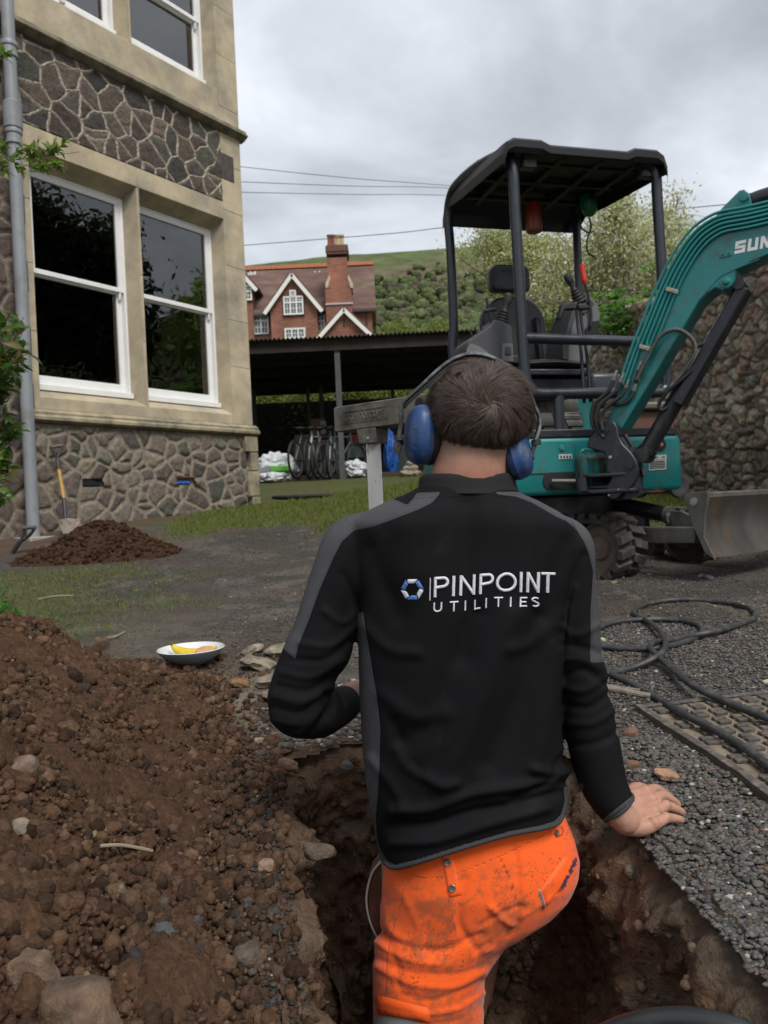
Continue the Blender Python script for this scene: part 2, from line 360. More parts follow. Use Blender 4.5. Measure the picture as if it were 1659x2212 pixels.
# ------------------------------------------------------------------ stones panels
def stonegrid(w, h, res, seeds, colors, mortar, mw, relief, rough, aniso=(1, 1), raised=False, warp=.03, seed=0, mcol2=None, rnd=1.0, wvar=.008):
    nx, nz = int(w / res) + 1, int(h / res) + 1
    X, Zz = np.meshgrid(np.linspace(0, w, nx), np.linspace(0, h, nz)); X = X.ravel(); Zz = Zz.ravel()
    wx = X + warp * (fbm(X * 6, Zz * 6, seed + 1, 4) - .5) * 2; wz = Zz + warp * (fbm(X * 6, Zz * 6, seed + 2, 4) - .5) * 2
    P = np.stack([wx * aniso[0], wz * aniso[1]], 1); SD = seeds * arr(aniso)
    D = np.full((len(P), 4), 1e9); I = np.zeros((len(P), 4), int); wt = np.random.default_rng(seed + 77).uniform(0, 1, len(SD)) ** 2 * wvar
    for a in range(0, len(P), 20000):
        d = ((P[a:a + 20000, None] - SD[None]) ** 2).sum(-1) - wt[None]; k = np.argpartition(d, 4, 1)[:, :4]
        dk = np.take_along_axis(d, k, 1); o = np.argsort(dk, 1); I[a:a + 20000] = np.take_along_axis(k, o, 1)
    a0 = SD[I[:, 0]]; e = np.full(len(P), 1e9)
    for j in (1, 2, 3):
        aj = SD[I[:, j]]; dn = aj - a0; e = np.minimum(e, (((aj - P) ** 2).sum(1) - wt[I[:, j]] - ((a0 - P) ** 2).sum(1) + wt[I[:, 0]]) / (2 * np.linalg.norm(dn, axis=1) + 1e-9))
    e = e / np.mean(aniso)
    rg = np.random.default_rng(seed + 5); h1 = rg.uniform(.4, 1, len(SD)); tlt = rg.uniform(-.5, .5, (len(SD), 2)); ci = rg.integers(0, len(colors), len(SD)); br = rg.uniform(.7, 1.3, len(SD))
    mwv = mw * (.6 + .8 * fbm(X * 5, Zz * 5, seed + 7, 2)); id0 = I[:, 0]
    st = sstep(mwv, mwv + .012, e)
    dome = 1 - np.exp(-np.maximum(e - mwv, 0) / (.02 * rnd))
    local = (P - a0)
    fr = fbm(X * 16 + id0 * 3.1, Zz * 16, seed + 9, 4, .6) - .5; facet = np.abs(fbm(X * 6 + id0 * 7.7, Zz * 9, seed + 10, 3) - .5)
    hh = st * (relief * (.35 + .65 * dome) * h1[id0] + relief * .8 * (tlt[id0] * local).sum(1) / .12 * .4) + st * (fr * rough + facet * rough * 1.6) + (1 - st) * (fr * rough * .4)
    if raised: hh = np.where(e < mwv, np.maximum(hh, 0) * 0 + relief * .75 * (1 - (e / mwv) ** 2 * .5) + .004, hh * .85)
    cs = arr(colors)[ci[id0]] * br[id0][:, None] * (.75 + .5 * fbm(X * 22, Zz * 22, seed + 11, 4, .6))[:, None]
    cm = arr(mortar)[None] * (.8 + .4 * fbm(X * 12, Zz * 12, seed + 12, 3))[:, None]
    cc = cm + (cs - cm) * st[:, None]
    return nx, nz, X, Zz, hh, cc
def seeds2(w, h, sx, sz, jit, seed, drop=.0):
    rg = np.random.default_rng(seed); o = []
    z = -sz; r = 0
    while z < h + sz:
        x = -sx + (r % 2) * sx * .5
        while x < w + sx:
            if rg.random() > drop: o.append((x + rg.uniform(-jit, jit) * sx, z + rg.uniform(-jit, jit) * sz))
            if rg.random() < .18: o.append((x + sx * .5 + rg.uniform(-.1, .1) * sx, z + sz * .5))
            x += sx * rg.uniform(.75, 1.3)
        z += sz * rg.uniform(.85, 1.15); r += 1
    return arr(o)
m_rub = mat('rubble_stone', (.1, .1, .1), .9, attr='col', var=.35, vscale=35, bump=.8, bscale=60, bdist=.01, spec=.3)
def panel_mesh(name, O, e, zz, nrm, w, h, parent, cut=None, **k):
    nx, nz, X, Zz, hh, cc = stonegrid(w, h, **k)
    edge = np.minimum(np.minimum(X, w - X), np.minimum(Zz, h - Zz)); hh = np.where(edge < .004, -.03, hh)
    V = arr(O)[None] + X[:, None] * arr(e) + Zz[:, None] * arr(zz) + hh[:, None] * arr(nrm)
    Fq = gridfaces(nz, nx)
    if cut is not None: kk = cut(X, Zz); Fq = Fq[~kk[Fq].any(1)]
    return fastmesh(name, V, Fq, m_rub, parent, col=cc)
# ================================================================== STONE HOUSE (left)
BO = np.array([-3.10871584, 6.79898383, 0.]); BD = np.array([.57626755, .81726111, 0.]); BN = np.array([.81726111, -.57626755, 0.]); ZU = np.array([0, 0, 1.])
def B(s, z, o=0.): return BO + BD * s + BN * o + ZU * z
house = thing('stone_house', 'tall house of dark rubble stone with pale dressed stone round its big sash windows', 'house', B(1.3, -.2, -1))
m_ash = mat('dressed_stone', (.44, .37, .255), .85, var=.22, vscale=3.5, col2=(.29, .26, .20), c2scale=2.2, c2lo=.45, c2hi=.68, bump=.35, bscale=55, bdist=.006, spec=.25)
m_ash2 = mat('weathered_sill_stone', (.33, .28, .19), .9, var=.3, vscale=7, col2=(.17, .155, .11), c2scale=4, c2lo=.42, c2hi=.6, bump=.8, bscale=30, bdist=.012, spec=.25)
def bbox(mb, s0, s1, z0, z1, o0, o1, mi=0): mb.pbox(B(s0, z0, o0), BD * (s1 - s0), BN * (o1 - o0), ZU * (z1 - z0), mi)
SC = 2.79                                              # corner position along the wall
W1, W2 = (.18, 1.235), (1.365, 2.43)
ZS, ZH = 1.10, 3.33                                    # opening sill / head at the face
def cell(mb, s0, s1, z0, z1, o0, o1): bbox(mb, s0, s1, z0, z1, o0, o1)
core = MB()
# core shell (behind facings), left open at the windows
bbox(core, -4.0, .06, -.6, 8.2, -.9, -.05)
bbox(core, .06, 2.52, -.6, ZS, -.9, -.045); bbox(core, .06, 2.52, ZH, 4.80, -.9, -.045)
core.build('wall_core', m_ash, house)
side = MB(); bbox(side, 2.45, SC - .005, -.6, 8.2, -6.0, -.9); bbox(side, -4, 2.45, -.6, 8.2, -6.2, -6.0); side.build('rear_wall', m_rub if False else m_ash, house)
# ashlar: jambs with quoin steps, mullion, lintel with chamfered reveal
a = MB()
rev = .05                                             # splay
def jamb(sL, sR, z0, z1, o=.0):                       # plain pier
    bbox(a, sL, sR, z0, z1, -.30, o)
def course(s0, s1, z0, z1, step, o=.0, seedv=0):
    z = z0; i = 0
    while z < z1 - .02:
        zz = min(z1, z + step * (1 + .12 * math.sin(i * 2.3 + seedv))); 
        if z1 - zz < step * .3: zz = z1
        bbox(a, s0, s1, z + .0015, zz - .0015, -.30, o + .0012 * math.sin(i * 5.1 + seedv)); z = zz; i += 1
course(.03, W1[0] - rev, ZS - .1, ZH, .62, seedv=1)
course(W2[1] + rev, SC, .99, 8.2, .60, seedv=2)
course(W1[1] + rev, W2[0] - rev, ZS - .1, ZH, .75, seedv=3)
bbox(a, .02, 1.3, ZH + .001, 3.53, -.045, .004); bbox(a, 1.303, W2[1] + rev - .003, ZH + .001, 3.53, -.045, .003)
bbox(a, .02, W2[1] + rev - .003, .99, ZS - .001, -.045, .001)
# splayed reveals: left/right/top wedge prisms and sloping sill per window
def splay(s0, s1, z0, z1, ch=.05, d=.17):
    for sa, sb in ((s0 - ch, s0), (s1 + ch, s1)):
        a.prism([B(sa, z0, -.001), B(sb, z0, -d), B(sb, z0, -.30), B(sa, z0, -.30)], ZU * (z1 - z0))
    a.prism([B(s0 - ch, z1 + .12, -.0), B(s0 - ch, z1, -.001), B(s0 - ch, z1 - .10, -d), B(s0 - ch, z1 - .10, -.3), B(s0 - ch, z1 + .12, -.3)], BD * (s1 - s0 + 2 * ch - .0))
    a.prism([B(s0 - ch, z0 - .12, -.002), B(s0 - ch, z0 - .0, -.0), B(s0 - ch, z0 + .09, -d), B(s0 - ch, z0 + .09, -.3), B(s0 - ch, z0 - .12, -.3)], BD * (s1 - s0 + 2 * ch))
for w_ in (W1, W2): splay(w_[0], w_[1], ZS, ZH)
# upper storey
UZ = 4.80
bbox(a, .03, W2[1] + rev - .003, 4.462, UZ - .001, -.045, .001)
bbox(a, .03, W1[0] - rev, UZ, 8.2, -.30, 0.002); bbox(a, W1[1] + rev, W2[0] - rev, UZ, 8.2, -.30, .001)
for w_ in (W1, W2): splay(w_[0], w_[1], UZ, 7.2)
a.build('dressed_stone', m_ash, house, bevel=.004)
q = MB()                                              # quoin block teeth reaching into the rubble
for z0, z1, s0 in ((3.56, 3.66, 2.40), (4.06, 4.30, 2.42)): pass
# string courses / mouldings as extruded profiles
def moulding(name, prof, s0, s1, mt):
    mb = MB(); P = [B(s0, z, o) for z, o in prof]; mb.prism(P, BD * (s1 - s0)); return mb.build(name, mt, house, bevel=.003)
moulding('string_course', [(4.325, -.02), (4.34, .03), (4.375, .085), (4.39, .088), (4.41, .062), (4.43, .062), (4.445, .05), (4.466, .004), (4.466, -.04), (4.325, -.04)], -.15, SC + .06, mat('string_stone', (.22, .19, .135), .9, var=.3, vscale=6, col2=(.12, .115, .075), c2scale=5, bump=.6, bscale=50, bdist=.008))
moulding('sill_course', [(.862, .02), (.885, .068), (.915, .07), (.935, .045), (.955, .05), (.992, -.002), (.992, -.04), (.862, -.04)], -.03, SC + .05, m_ash2)
# rubble facings
STN = [(.080, .060, .050), (.062, .056, .050), (.098, .078, .062), (.062, .062, .050), (.075, .063, .054), (.11, .088, .070), (.072, .054, .046)]
panel_mesh('crazy_stone_facing', B(-.02, 3.531, -.005), BD, ZU, BN, 2.50, .80, house, res=.0072, seeds=seeds2(2.5, .8, .235, .17, .48, 5, .12), wvar=.006, colors=STN,
           mortar=(.36, .32, .25), mw=.0058, relief=.014, rough=.016, raised=True, warp=.035, seed=100)
panel_mesh('plinth_facing', B(-.03, -.45, 0), BD, ZU, BN, SC - .10, 1.315, house, res=.0088, seeds=seeds2(2.8, 1.32, .20, .15, .46, 9, .12), aniso=(1, 1.15), wvar=.012, colors=[(.13, .105, .088), (.105, .09, .077), (.15, .125, .10), (.10, .098, .078), (.165, .145, .105), (.112, .09, .08)],
           mortar=(.225, .19, .145), mw=.014, relief=.026, rough=.013, warp=.03, seed=200, cut=lambda X, Z: ((abs(X - .65) < .105) & (abs(Z - .775) < .034)) | ((abs(X - 1.765) < .125) & (abs(Z - .79) < .045)))
panel_mesh('left_facing', B(-3.2, -.5, -.02), BD, ZU, BN, 3.21, 5.0, house, res=.02, seeds=seeds2(3.2, 5, .26, .2, .38, 19, .08), colors=STN, mortar=(.2, .17, .13), mw=.012, relief=.03, rough=.02, seed=300)
bq = MB()                                             # plinth core + corner quoins
bbox(bq, .0, SC - .08, -.6, .86, -.3, -.035)
z = -.3; i = 0
while z < .86:
    zz = min(.862, z + [.26, .19, .3, .22][i % 4]); ln = [.17, .085, .14, .09][i % 4]
    bbox(bq, SC - ln, SC + .035, z + .003, zz - .003, -.35, .040); z = zz; i += 1
bq.build('corner_quoin', m_ash2, house, bevel=.012)
dk = MB(); bbox(dk, SC - .40, SC - .115, 3.80, 4.10, -.02, .006)
dk.build('dark_quoin', m_rub if False else mat('dark_block', (.075, .062, .055), .9, var=.4, vscale=18, bump=.9, bscale=45, bdist=.01), house, bevel=.01)
for zq in (2.62, 2.02, 1.45, .95):
    dq = MB(); bbox(dq, -.04, .075, zq, zq + .27, -.02, .004); dq.build('dark_quoin', mat('dark_block', (0, 0, 0)), house, bevel=.01)
# air brick vents
v1 = MB(); bbox(v1, .52, .72, .295, .352, -.06, -.012)
for k in range(14): bbox(v1, .525 + k * .0138, .532 + k * .0138, .30, .347, -.012, -.004)
v1.build('air_vent', mat('vent_iron', (.02, .02, .022), .6), house)
v2 = MB(); bbox(v2, 1.62, 1.85, .30, .372, -.16, -.14); v2.build('vent_hole', mat('hole_dark', (.01, .01, .01), .9), house)
v3 = MB(); bbox(v3, 1.615, 1.855, .374, .392, -.1, .012); v3.build('vent_lintel', mat('old_tile', (.16, .07, .04), .9, var=.3), house)
v4 = MB()
for k in range(5): v4.ell(B(1.66 + k * .035, .318 + .01 * (k % 2), -.04), (.03, .03, .022), sub=2)
o_ = v4.build('blue_rag', mat('blue_cloth', (.03, .14, .55), .7, bump=.6, bscale=40), None); tag(o_, 'bright blue rag stuffed in the hole low in the stone plinth', 'rag')
# windows
m_wp = mat('white_window_paint', (.74, .74, .72), .45, var=.05, vscale=8, bump=.08, bscale=60)
m_gl = bpy.data.materials.new('window_glass'); m_gl.use_nodes = True
_n = m_gl.node_tree.nodes; _l = m_gl.node_tree.links; _n.clear()
_o = _n.new('ShaderNodeOutputMaterial'); _g = _n.new('ShaderNodeBsdfGlossy'); _g.inputs['Roughness'].default_value = .0
_t = _n.new('ShaderNodeBsdfTransparent'); _t.inputs[0].default_value = (.82, .84, .83, 1); _f = _n.new('ShaderNodeFresnel'); _f.inputs['IOR'].default_value = 2.3
_ms = _n.new('ShaderNodeMixShader'); _l.new(_f.outputs[0], _ms.inputs[0]); _l.new(_t.outputs[0], _ms.inputs[1]); _l.new(_g.outputs[0], _ms.inputs[2]); _l.new(_ms.outputs[0], _o.inputs[0])
_tc = _n.new('ShaderNodeTexCoord'); _nz = _n.new('ShaderNodeTexNoise'); _nz.inputs['Scale'].default_value = 2.2; _l.new(_tc.outputs['Object'], _nz.inputs['Vector'])
_bp = _n.new('ShaderNodeBump'); _bp.inputs['Strength'].default_value = .12; _bp.inputs['Distance'].default_value = .02; _l.new(_nz.outputs[0], _bp.inputs['Height']); _l.new(_bp.outputs[0], _g.inputs['Normal'])
def sash(name, label, s0, s1, z0, z1, zm, top=True):
    f = MB(); o = -.175                                # box frame face depth
    fw = .062
    bbox(f, s0, s0 + .022, z0, z1, o - .13, o + .004); bbox(f, s1 - .03, s1, z0, z1, o - .13, o + .004); bbox(f, s0, s1, z1 - .03, z1, o - .13, o + .004)
    bbox(f, s0, s1, z0, z0 + .055, o - .13, o + .045)
    fr = f.build('window_frame', m_wp, house, bevel=.004)
    if label: fr['label'] = label
    lo = MB(); x0, x1 = s0 + .022, s1 - .03; oo = o - .045
    bbox(lo, x0, x0 + .05, z0 + .055, zm, oo - .04, oo); bbox(lo, x1 - .055, x1, z0 + .055, zm, oo - .04, oo); bbox(lo, x0, x1, z0 + .055, z0 + .15, oo - .042, oo + .002); bbox(lo, x0, x1, zm - .045, zm, oo - .042, oo + .002)
    lo.build('lower_sash', m_wp, fr, bevel=.003)
    up = MB(); oo2 = o - .005
    bbox(up, x0, x0 + .05, zm - .03, z1 - .03, oo2 - .04, oo2); bbox(up, x1 - .055, x1, zm - .03, z1 - .03, oo2 - .04, oo2); bbox(up, x0, x1, z1 - .085, z1 - .03, oo2 - .042, oo2 + .002); bbox(up, x0, x1, zm - .03, zm + .015, oo2 - .042, oo2 + .003)
    for xx in (x0 + .005, x1 - .05): up.prism([B(xx, zm - .032, oo2 - .002), B(xx, zm - .032, oo2 - .038), B(xx, zm - .12, oo2 - .03), B(xx, zm - .10, oo2 - .012)], BD * .03)
    up.build('upper_sash', m_wp, fr, bevel=.003)
    for nm, za, zb, og in (('lower_pane', z0 + .14, zm - .02, oo - .02), ('upper_pane', zm, z1 - .08, oo2 - .02)):
        gmb = MB(); bbox(gmb, x0 + .03, x1 - .04, za, zb, og - .004, og); gmb.build(nm, m_gl, fr, smooth=False)
    return fr
sash('w1', 'left ground floor sash window with a wire deer behind it', W1[0] + .0, W1[1] - .0, 1.185, 3.245, 2.30)
sash('w2', 'right ground floor sash window reflecting green trees', W2[0] + .0, W2[1] - .0, 1.185, 3.245, 2.30)
sash('w3', 'left upper floor sash window', W1[0], W1[1], 4.875, 7.1, 6.1)
sash('w4', 'right upper floor sash window', W2[0], W2[1], 4.875, 7.1, 5.62)
# rooms behind the glass
rm = MB(); m_room = mat('room_plaster', (.26, .23, .19), .9, var=.2, vscale=2)
for z0, z1 in ((.55, 3.75), (4.3, 7.6)):
    bbox(rm, -3.6, 2.44, z0, z0 + .05, -5.6, -.905); bbox(rm, -3.6, 2.44, z1, z1 + .05, -5.6, -.905); bbox(rm, -3.6, 2.44, z0, z1, -5.7, -5.6); bbox(rm, -3.7, -3.6, z0, z1, -5.6, -.905)
bbox(rm, 1.29, 1.32, 1.0, 3.6, -2.4, -.95)
rm.build('room_interior', m_room, house)
rs = MB(); bbox(rs, .05, 2.5, 1.12, 1.16, -.9, -.31); rs.build('inner_sill', mat('inner_sill', (.25, .22, .18), .6), house); rs = MB(); bbox(rs, .05, 2.5, 4.80, 4.84, -.9, -.31); rs.build('inner_sill', mat('inner_sill', (.25, .22, .18), .6), house)
bl = MB(); bbox(bl, .2, 1.2, 5.1, 7.2, -.62, -.60); bbox(bl, 1.4, 2.15, 4.9, 7.2, -.72, -.70); bl.build('blind', mat('blind_cloth', (.42, .45, .52), .8), house)
# roof edge far above the frame
rf = MB(); rf.prism([B(-4, 8.2, .25), B(-4, 8.2, -6.4), B(-4, 10.6, -3.1)], BD * (SC + 4.2)); rf.build('roof', mat('slate', (.08, .08, .09), .7, var=.3), house)
# ================================================================== DOWNPIPE
m_pipe = mat('grey_pipe_paint', (.23, .245, .26), .45, var=.12, vscale=5, col2=(.16, .16, .155), c2scale=3, c2lo=.5, c2hi=.7, bump=.1, bscale=20)
pr = thing('downpipe', 'grey cast iron downpipe running down the corner of the stone wall', 'drainpipe', B(-.09, -.2, .12))
mb = MB(); pc_ = B(-.065, 0, .115)
mb.cyl(pc_ + ZU * -.17, pc_ + ZU * 8.1, .054, 24); mb.build('pipe', m_pipe, pr)
for z in (3.30, 4.05, 5.6):
    mb = MB(); mb.lathe([(.054, -.06), (.068, -.055), (.068, -.03), (.062, -.025), (.062, .03), (.071, .035), (.073, .06), (.068, .075), (.056, .08)], pc_ + ZU * z, n=24); mb.build('collar', m_pipe, pr)
mb = MB(); mb.lathe([(.055, .02), (.078, .0), (.078, -.22), (.055, -.24)], pc_ + ZU * 3.6, n=24); mb.build('socket', m_pipe, pr)
# shoe / gully surround
mb = MB(); bbox(mb, -.2, .12, -.26, -.15, .02, .30); tag(mb.build('drain_gully', mat('concrete', (.30, .27, .23), .9, var=.25, vscale=12, bump=.6, bscale=40), None, bevel=.01), 'small pale concrete gully block at the foot of the downpipe', 'drain')
# ================================================================== RETAINING WALL, BANK, HILL
WA, WB = np.array([3.36, 4.6, 0.]), np.array([2.72, 14.2, 0.]); WL = np.linalg.norm(WB - WA); WD = (WB - WA) / WL; WN = np.array([-WD[1], WD[0], 0])
RB = [(.30, .25, .195), (.22, .20, .165), (.34, .28, .215), (.27, .25, .19), (.31, .22, .165), (.19, .18, .15), (.37, .33, .255), (.24, .18, .14)]
nx, nz, X, Zz, hh, cc = stonegrid(WL, 3.15, res=.0165, seeds=seeds2(WL, 3.15, .18, .125, .46, 77, .12), wvar=.009, colors=RB, mortar=(.13, .11, .085), mw=.006, relief=.032, rough=.05, warp=.045, seed=400, rnd=1.4)
topz = 1.63 + .118 * X + (fbm(X * 2.5, X * 0, 51, 4) - .5) * .22
zz = -.62 + Zz * (topz + .62) / 3.15
Pw = WA[None] + WD[None] * X[:, None] + WN[None] * (hh - .02 * 0)[:, None]; Pw[:, 2] = zz
rwall = thing('retaining_wall', 'long dry rubble retaining wall of brown stones running behind the digger', 'wall', (3.2, 6.5, -.1))
gsh = (1 - sstep(.25, .95, zz - np.interp(Pw[:, 1], GY, GZ))) * (fbm(X * 4, Zz * 4, 55) > .45)
cc = mixc(cc, (.05, .058, .028), gsh * .35)
fastmesh('stone_face', Pw, gridfaces(nz, nx), m_rub, rwall, col=cc)
# capping stones
mb = MB(); rg = np.random.default_rng(3); s_ = 0
while s_ < WL:
    ln = rg.uniform(.14, .34); c = WA + WD * (s_ + ln / 2); c[2] = 1.63 + .118 * s_ + (float(fbm(s_ * 2.5, 0., 51, 4)) - .5) * .22 + .01
    v, f = ICO[3]; v = np.sign(v) * np.abs(v) ** .75; nzv = np.array([mnoise.noise(Vector(p * 1.8 + s_)) for p in v]); v = v * (1 + .22 * nzv[:, None])
    m = np.stack([WD, -WN, ZU], 1); col = arr(RB[rg.integers(len(RB))]) * rg.uniform(.8, 1.3)
    mb.add((v * [ln * .56, .15, rg.uniform(.05, .085)]) @ m.T + c - WN * .10, f, 0, col); s_ += ln * .95
mb.build('coping_stone', m_rub, rwall, attr=True, sharp=0)
# bank of earth behind the wall
bx_, by_ = np.meshgrid(np.linspace(0, 26, 90), np.linspace(-4, WL + 1, 120))
bz = 1.5 + .118 * by_ + .16 * bx_ * (1 - np.exp(-bx_ / 3)) + .16 * np.exp(-((bx_ - .5) / .6) ** 2) + (fbm(bx_ * 1.5, by_ * 1.5, 60) - .5) * .25 * sstep(0, .5, bx_)
Pb = WA[None, None] + WD * by_[..., None] - WN * (bx_[..., None] + .05); Pb[..., 2] = bz
bc = mixc(np.tile(arr([.075, .06, .042]), (Pb[..., 0].size, 1)), (.06, .085, .025), sstep(.4, .6, fbm(bx_.ravel() * 2, by_.ravel() * 2, 61)))
tag(fastmesh('bank', Pb.reshape(-1, 3), gridfaces(120, 90)[:, ::-1], m_ground, col=bc), kind='structure')
# hill
HAZ = np.radians(np.linspace(-50, 150, 260)); HT = np.linspace(0, 1, 90)
def crest(a):
    xp = 829.5 + PX * np.tan(np.clip(a, -1.0, .55)); k = np.interp(xp, [-800, 530, 700, 870, 1000, 1100, 1350, 1480, 1659, 2000], [.29, .315, .3225, .325, .3275, .327, .320, .3115, .302, .30])
    return k + .004 * (fbm(a * 30, a * 0, 71, 4) - .5)
def hillz(a, t):
    d = 170 + 480 * t; k = crest(a); z0 = .19 * 170; z1 = k * 650
    return d, z0 + (z1 - z0) * t ** 1.5 + (fbm(a * 14, t * 9, 70, 4) - .5) * 9 * np.sin(np.pi * np.clip(t, 0, 1)) * .7
Ah, Th = np.meshgrid(HAZ, HT)
Dh, Zh = hillz(Ah, Th); Dh2 = Dh / np.maximum(np.cos(np.clip(Ah, -.6, .6)), .3)
# distances measured along depth so that the crest keeps its height on either side
Ph = np.stack([np.sin(Ah) * Dh2, np.cos(Ah) * Dh2, Zh], -1)
back = Ph[-1:].copy(); back[..., :2] *= 1.25; back[..., 2] *= .8; Ph = np.concatenate([Ph, back], 0)
a_, t_ = Ah.ravel(), Th.ravel(); n1 = fbm(a_ * 22, t_ * 12, 72, 5, .6); n2 = fbm(a_ * 60, t_ * 40, 73, 4, .6)
hc = np.tile(arr([.095, .125, .05]), (a_.size, 1)) * (.85 + .3 * n2[:, None])
hc = mixc(hc, (.125, .108, .065), sstep(.42, .6, n1) * .5); hc = mixc(hc, (.13, .095, .066), np.exp(-((t_ - .84 - .1 * (n1 - .5)) / .07) ** 2) * .6)
hc = np.concatenate([hc, hc[:260]], 0)
m_hill = mat('hillside', (.1, .1, .1), .95, attr='col', var=.35, vscale=.08, bump=1, bscale=.25, bdist=2.5, spec=.1, detail=10)
tag(fastmesh('hill', Ph.reshape(-1, 3), gridfaces(91, 260), m_hill, col=hc), kind='structure')
rg = np.random.default_rng(12); n = 19000
ta = rg.uniform(-.42, 2.2, n); tt = rg.uniform(0.1, .88, n) ** 1.0; k = fbm(ta * 14, tt * 7, 74, 4) + .40 * (.70 - tt) > .38 + rg.uniform(-.08, .08, n)
ta, tt = ta[k], tt[k]; dd, hz = hillz(ta, tt); dd = dd / np.maximum(np.cos(np.clip(ta, -.6, .6)), .3)
pos = np.stack([np.sin(ta) * dd, np.cos(ta) * dd, hz + 2], 1); sc = rg.uniform(1.5, 3.8, (len(ta), 1)) * np.stack([rg.uniform(.8, 1.2, len(ta)), rg.uniform(.8, 1.2, len(ta)), rg.uniform(.7, 1.1, len(ta))], 1)
v3, f3 = ICO[3]; Vw, Fw = scatter(v3, f3, pos, sc, jit=.16, seed=5)
kind = rg.random(len(ta)); cw = np.where(kind[:, None] < .45, arr([.10, .125, .052])[None], np.where(kind[:, None] < .75, arr([.052, .066, .028])[None], arr([.09, .08, .055])[None])) * rg.uniform(.75, 1.25, (len(ta), 1))
cw = np.repeat(cw, len(v3), 0) * rg.uniform(.75, 1.25, (len(Vw), 1))
tag(fastmesh('hillside_wood', Vw, Fw, mat('wood_leaf', (.1, .1, .1), .9, attr='col', var=.4, vscale=.7, bump=1, bscale=1.2, bdist=1.0, spec=.1), col=cw), 'patches of spring woodland covering the lower hillside', 'woodland', kind='stuff')
# ================================================================== BRICK HOUSE ON THE SLOPE
HZ = 60.
def Hh(x, y, dz=0.):                                   # point of the facade plane
    q = ray(x, y); q = q * ((HZ + dz) / q[1]); return q
def hx(x, y, dz=0): return float(Hh(x, y, dz)[0])
def hz_(x, y, dz=0): return float(Hh(x, y, dz)[2])
bh = thing('brick_house', 'red brick gabled house with tall chimney standing on the slope behind the shed roof', 'house', (-6, HZ, 8))
m_bk = bpy.data.materials.new('red_brick'); m_bk.use_nodes = True
_n = m_bk.node_tree.nodes; _l = m_bk.node_tree.links; _b = _n['Principled BSDF']; _b.inputs['Roughness'].default_value = .9
_t = _n.new('ShaderNodeTexBrick'); _t.inputs['Color1'].default_value = (.25, .085, .05, 1); _t.inputs['Color2'].default_value = (.17, .06, .04, 1); _t.inputs['Mortar'].default_value = (.23, .17, .13, 1)
_t.inputs['Scale'].default_value = 1; _t.inputs['Brick Width'].default_value = .45; _t.inputs['Row Height'].default_value = .15; _t.inputs['Mortar Size'].default_value = .012
_c = _n.new('ShaderNodeTexCoord'); _m = _n.new('ShaderNodeMapping'); _m.inputs['Rotation'].default_value = (math.pi / 2, 0, 0); _l.new(_c.outputs['Object'], _m.inputs[0]); _l.new(_m.outputs[0], _t.inputs['Vector'])
_z = _n.new('ShaderNodeTexNoise'); _z.inputs['Scale'].default_value = .8; _z.inputs['Detail'].default_value = 8; _l.new(_c.outputs['Object'], _z.inputs['Vector'])
_x = _n.new('ShaderNodeMix'); _x.data_type = 'RGBA'; _x.blend_type = 'MULTIPLY'; _x.inputs[0].default_value = .8; _l.new(_t.outputs[0], _x.inputs[6]); _l.new(_z.outputs[0], _x.inputs[7])
_s = _n.new('ShaderNodeVectorMath'); _s.operation = 'SCALE'; _s.inputs['Scale'].default_value = 1.75; _l.new(_x.outputs[2], _s.inputs[0]); _l.new(_s.outputs[0], _b.inputs['Base Color'])
m_rt = mat('clay_roof_tile', (.115, .062, .052), .9, var=.35, vscale=1.2, col2=(.15, .11, .075), c2scale=.7, c2lo=.48, c2hi=.62, bump=.8, bscale=6, bdist=.05, stretch=(.4, .4, 1.6))
m_brd = mat('white_bargeboard', (.70, .69, .64), .6); m_dkt = mat('dark_trim', (.03, .03, .03), .7)
XL, XR = hx(455, 690), hx(803, 690); ze = hz_(680, 669); zr = hz_(680, 580, 4.5); base = 6.
mb = MB(); mb.pbox((XL, HZ, base), (XR - XL, 0, 0), (0, 9, 0), (0, 0, ze - base))
mb.prism([(XR - .02, HZ, ze), (XR - .02, HZ + 9, ze), (XR - .02, HZ + 4.5, zr - .1)], (-.3, 0, 0)); mb.build('brick_wall', m_bk, bh)
mb = MB(); zdn = .35
for s_ in (0, 1):
    y0, y1 = (HZ - .45, HZ + 4.5) if s_ == 0 else (HZ + 9.45, HZ + 4.5)
    mb.prism([(XL - .3, y0, ze - .3), (XR + .35, y0, ze - .3), (XR + .35, y1, zr), (XL - .3, y1, zr)], (0, 0, .16))
rfo = mb.build('roof', m_rt, bh)
mb = MB(); mb.pbox((XL, HZ - .5, ze - .42), (XR - XL + .4, 0, 0), (0, .1, 0), (0, 0, .14)); mb.build('gutter', m_dkt, rfo)
mb = MB(); xr_ = np.arange(XL, XR + .3, .33)
for q in xr_: mb.prism([(q, HZ + 4.2, zr + .04), (q, HZ + 4.5, zr + .42), (q, HZ + 4.8, zr + .04)], (.31, 0, 0))
mb.build('ridge_tiles', mat('orange_ridge', (.30, .09, .04), .8, var=.25), rfo)
m_wf = mat('far_window_white', (.72, .72, .68), .5); m_wg = mat('far_glass', (.10, .115, .125), .12)
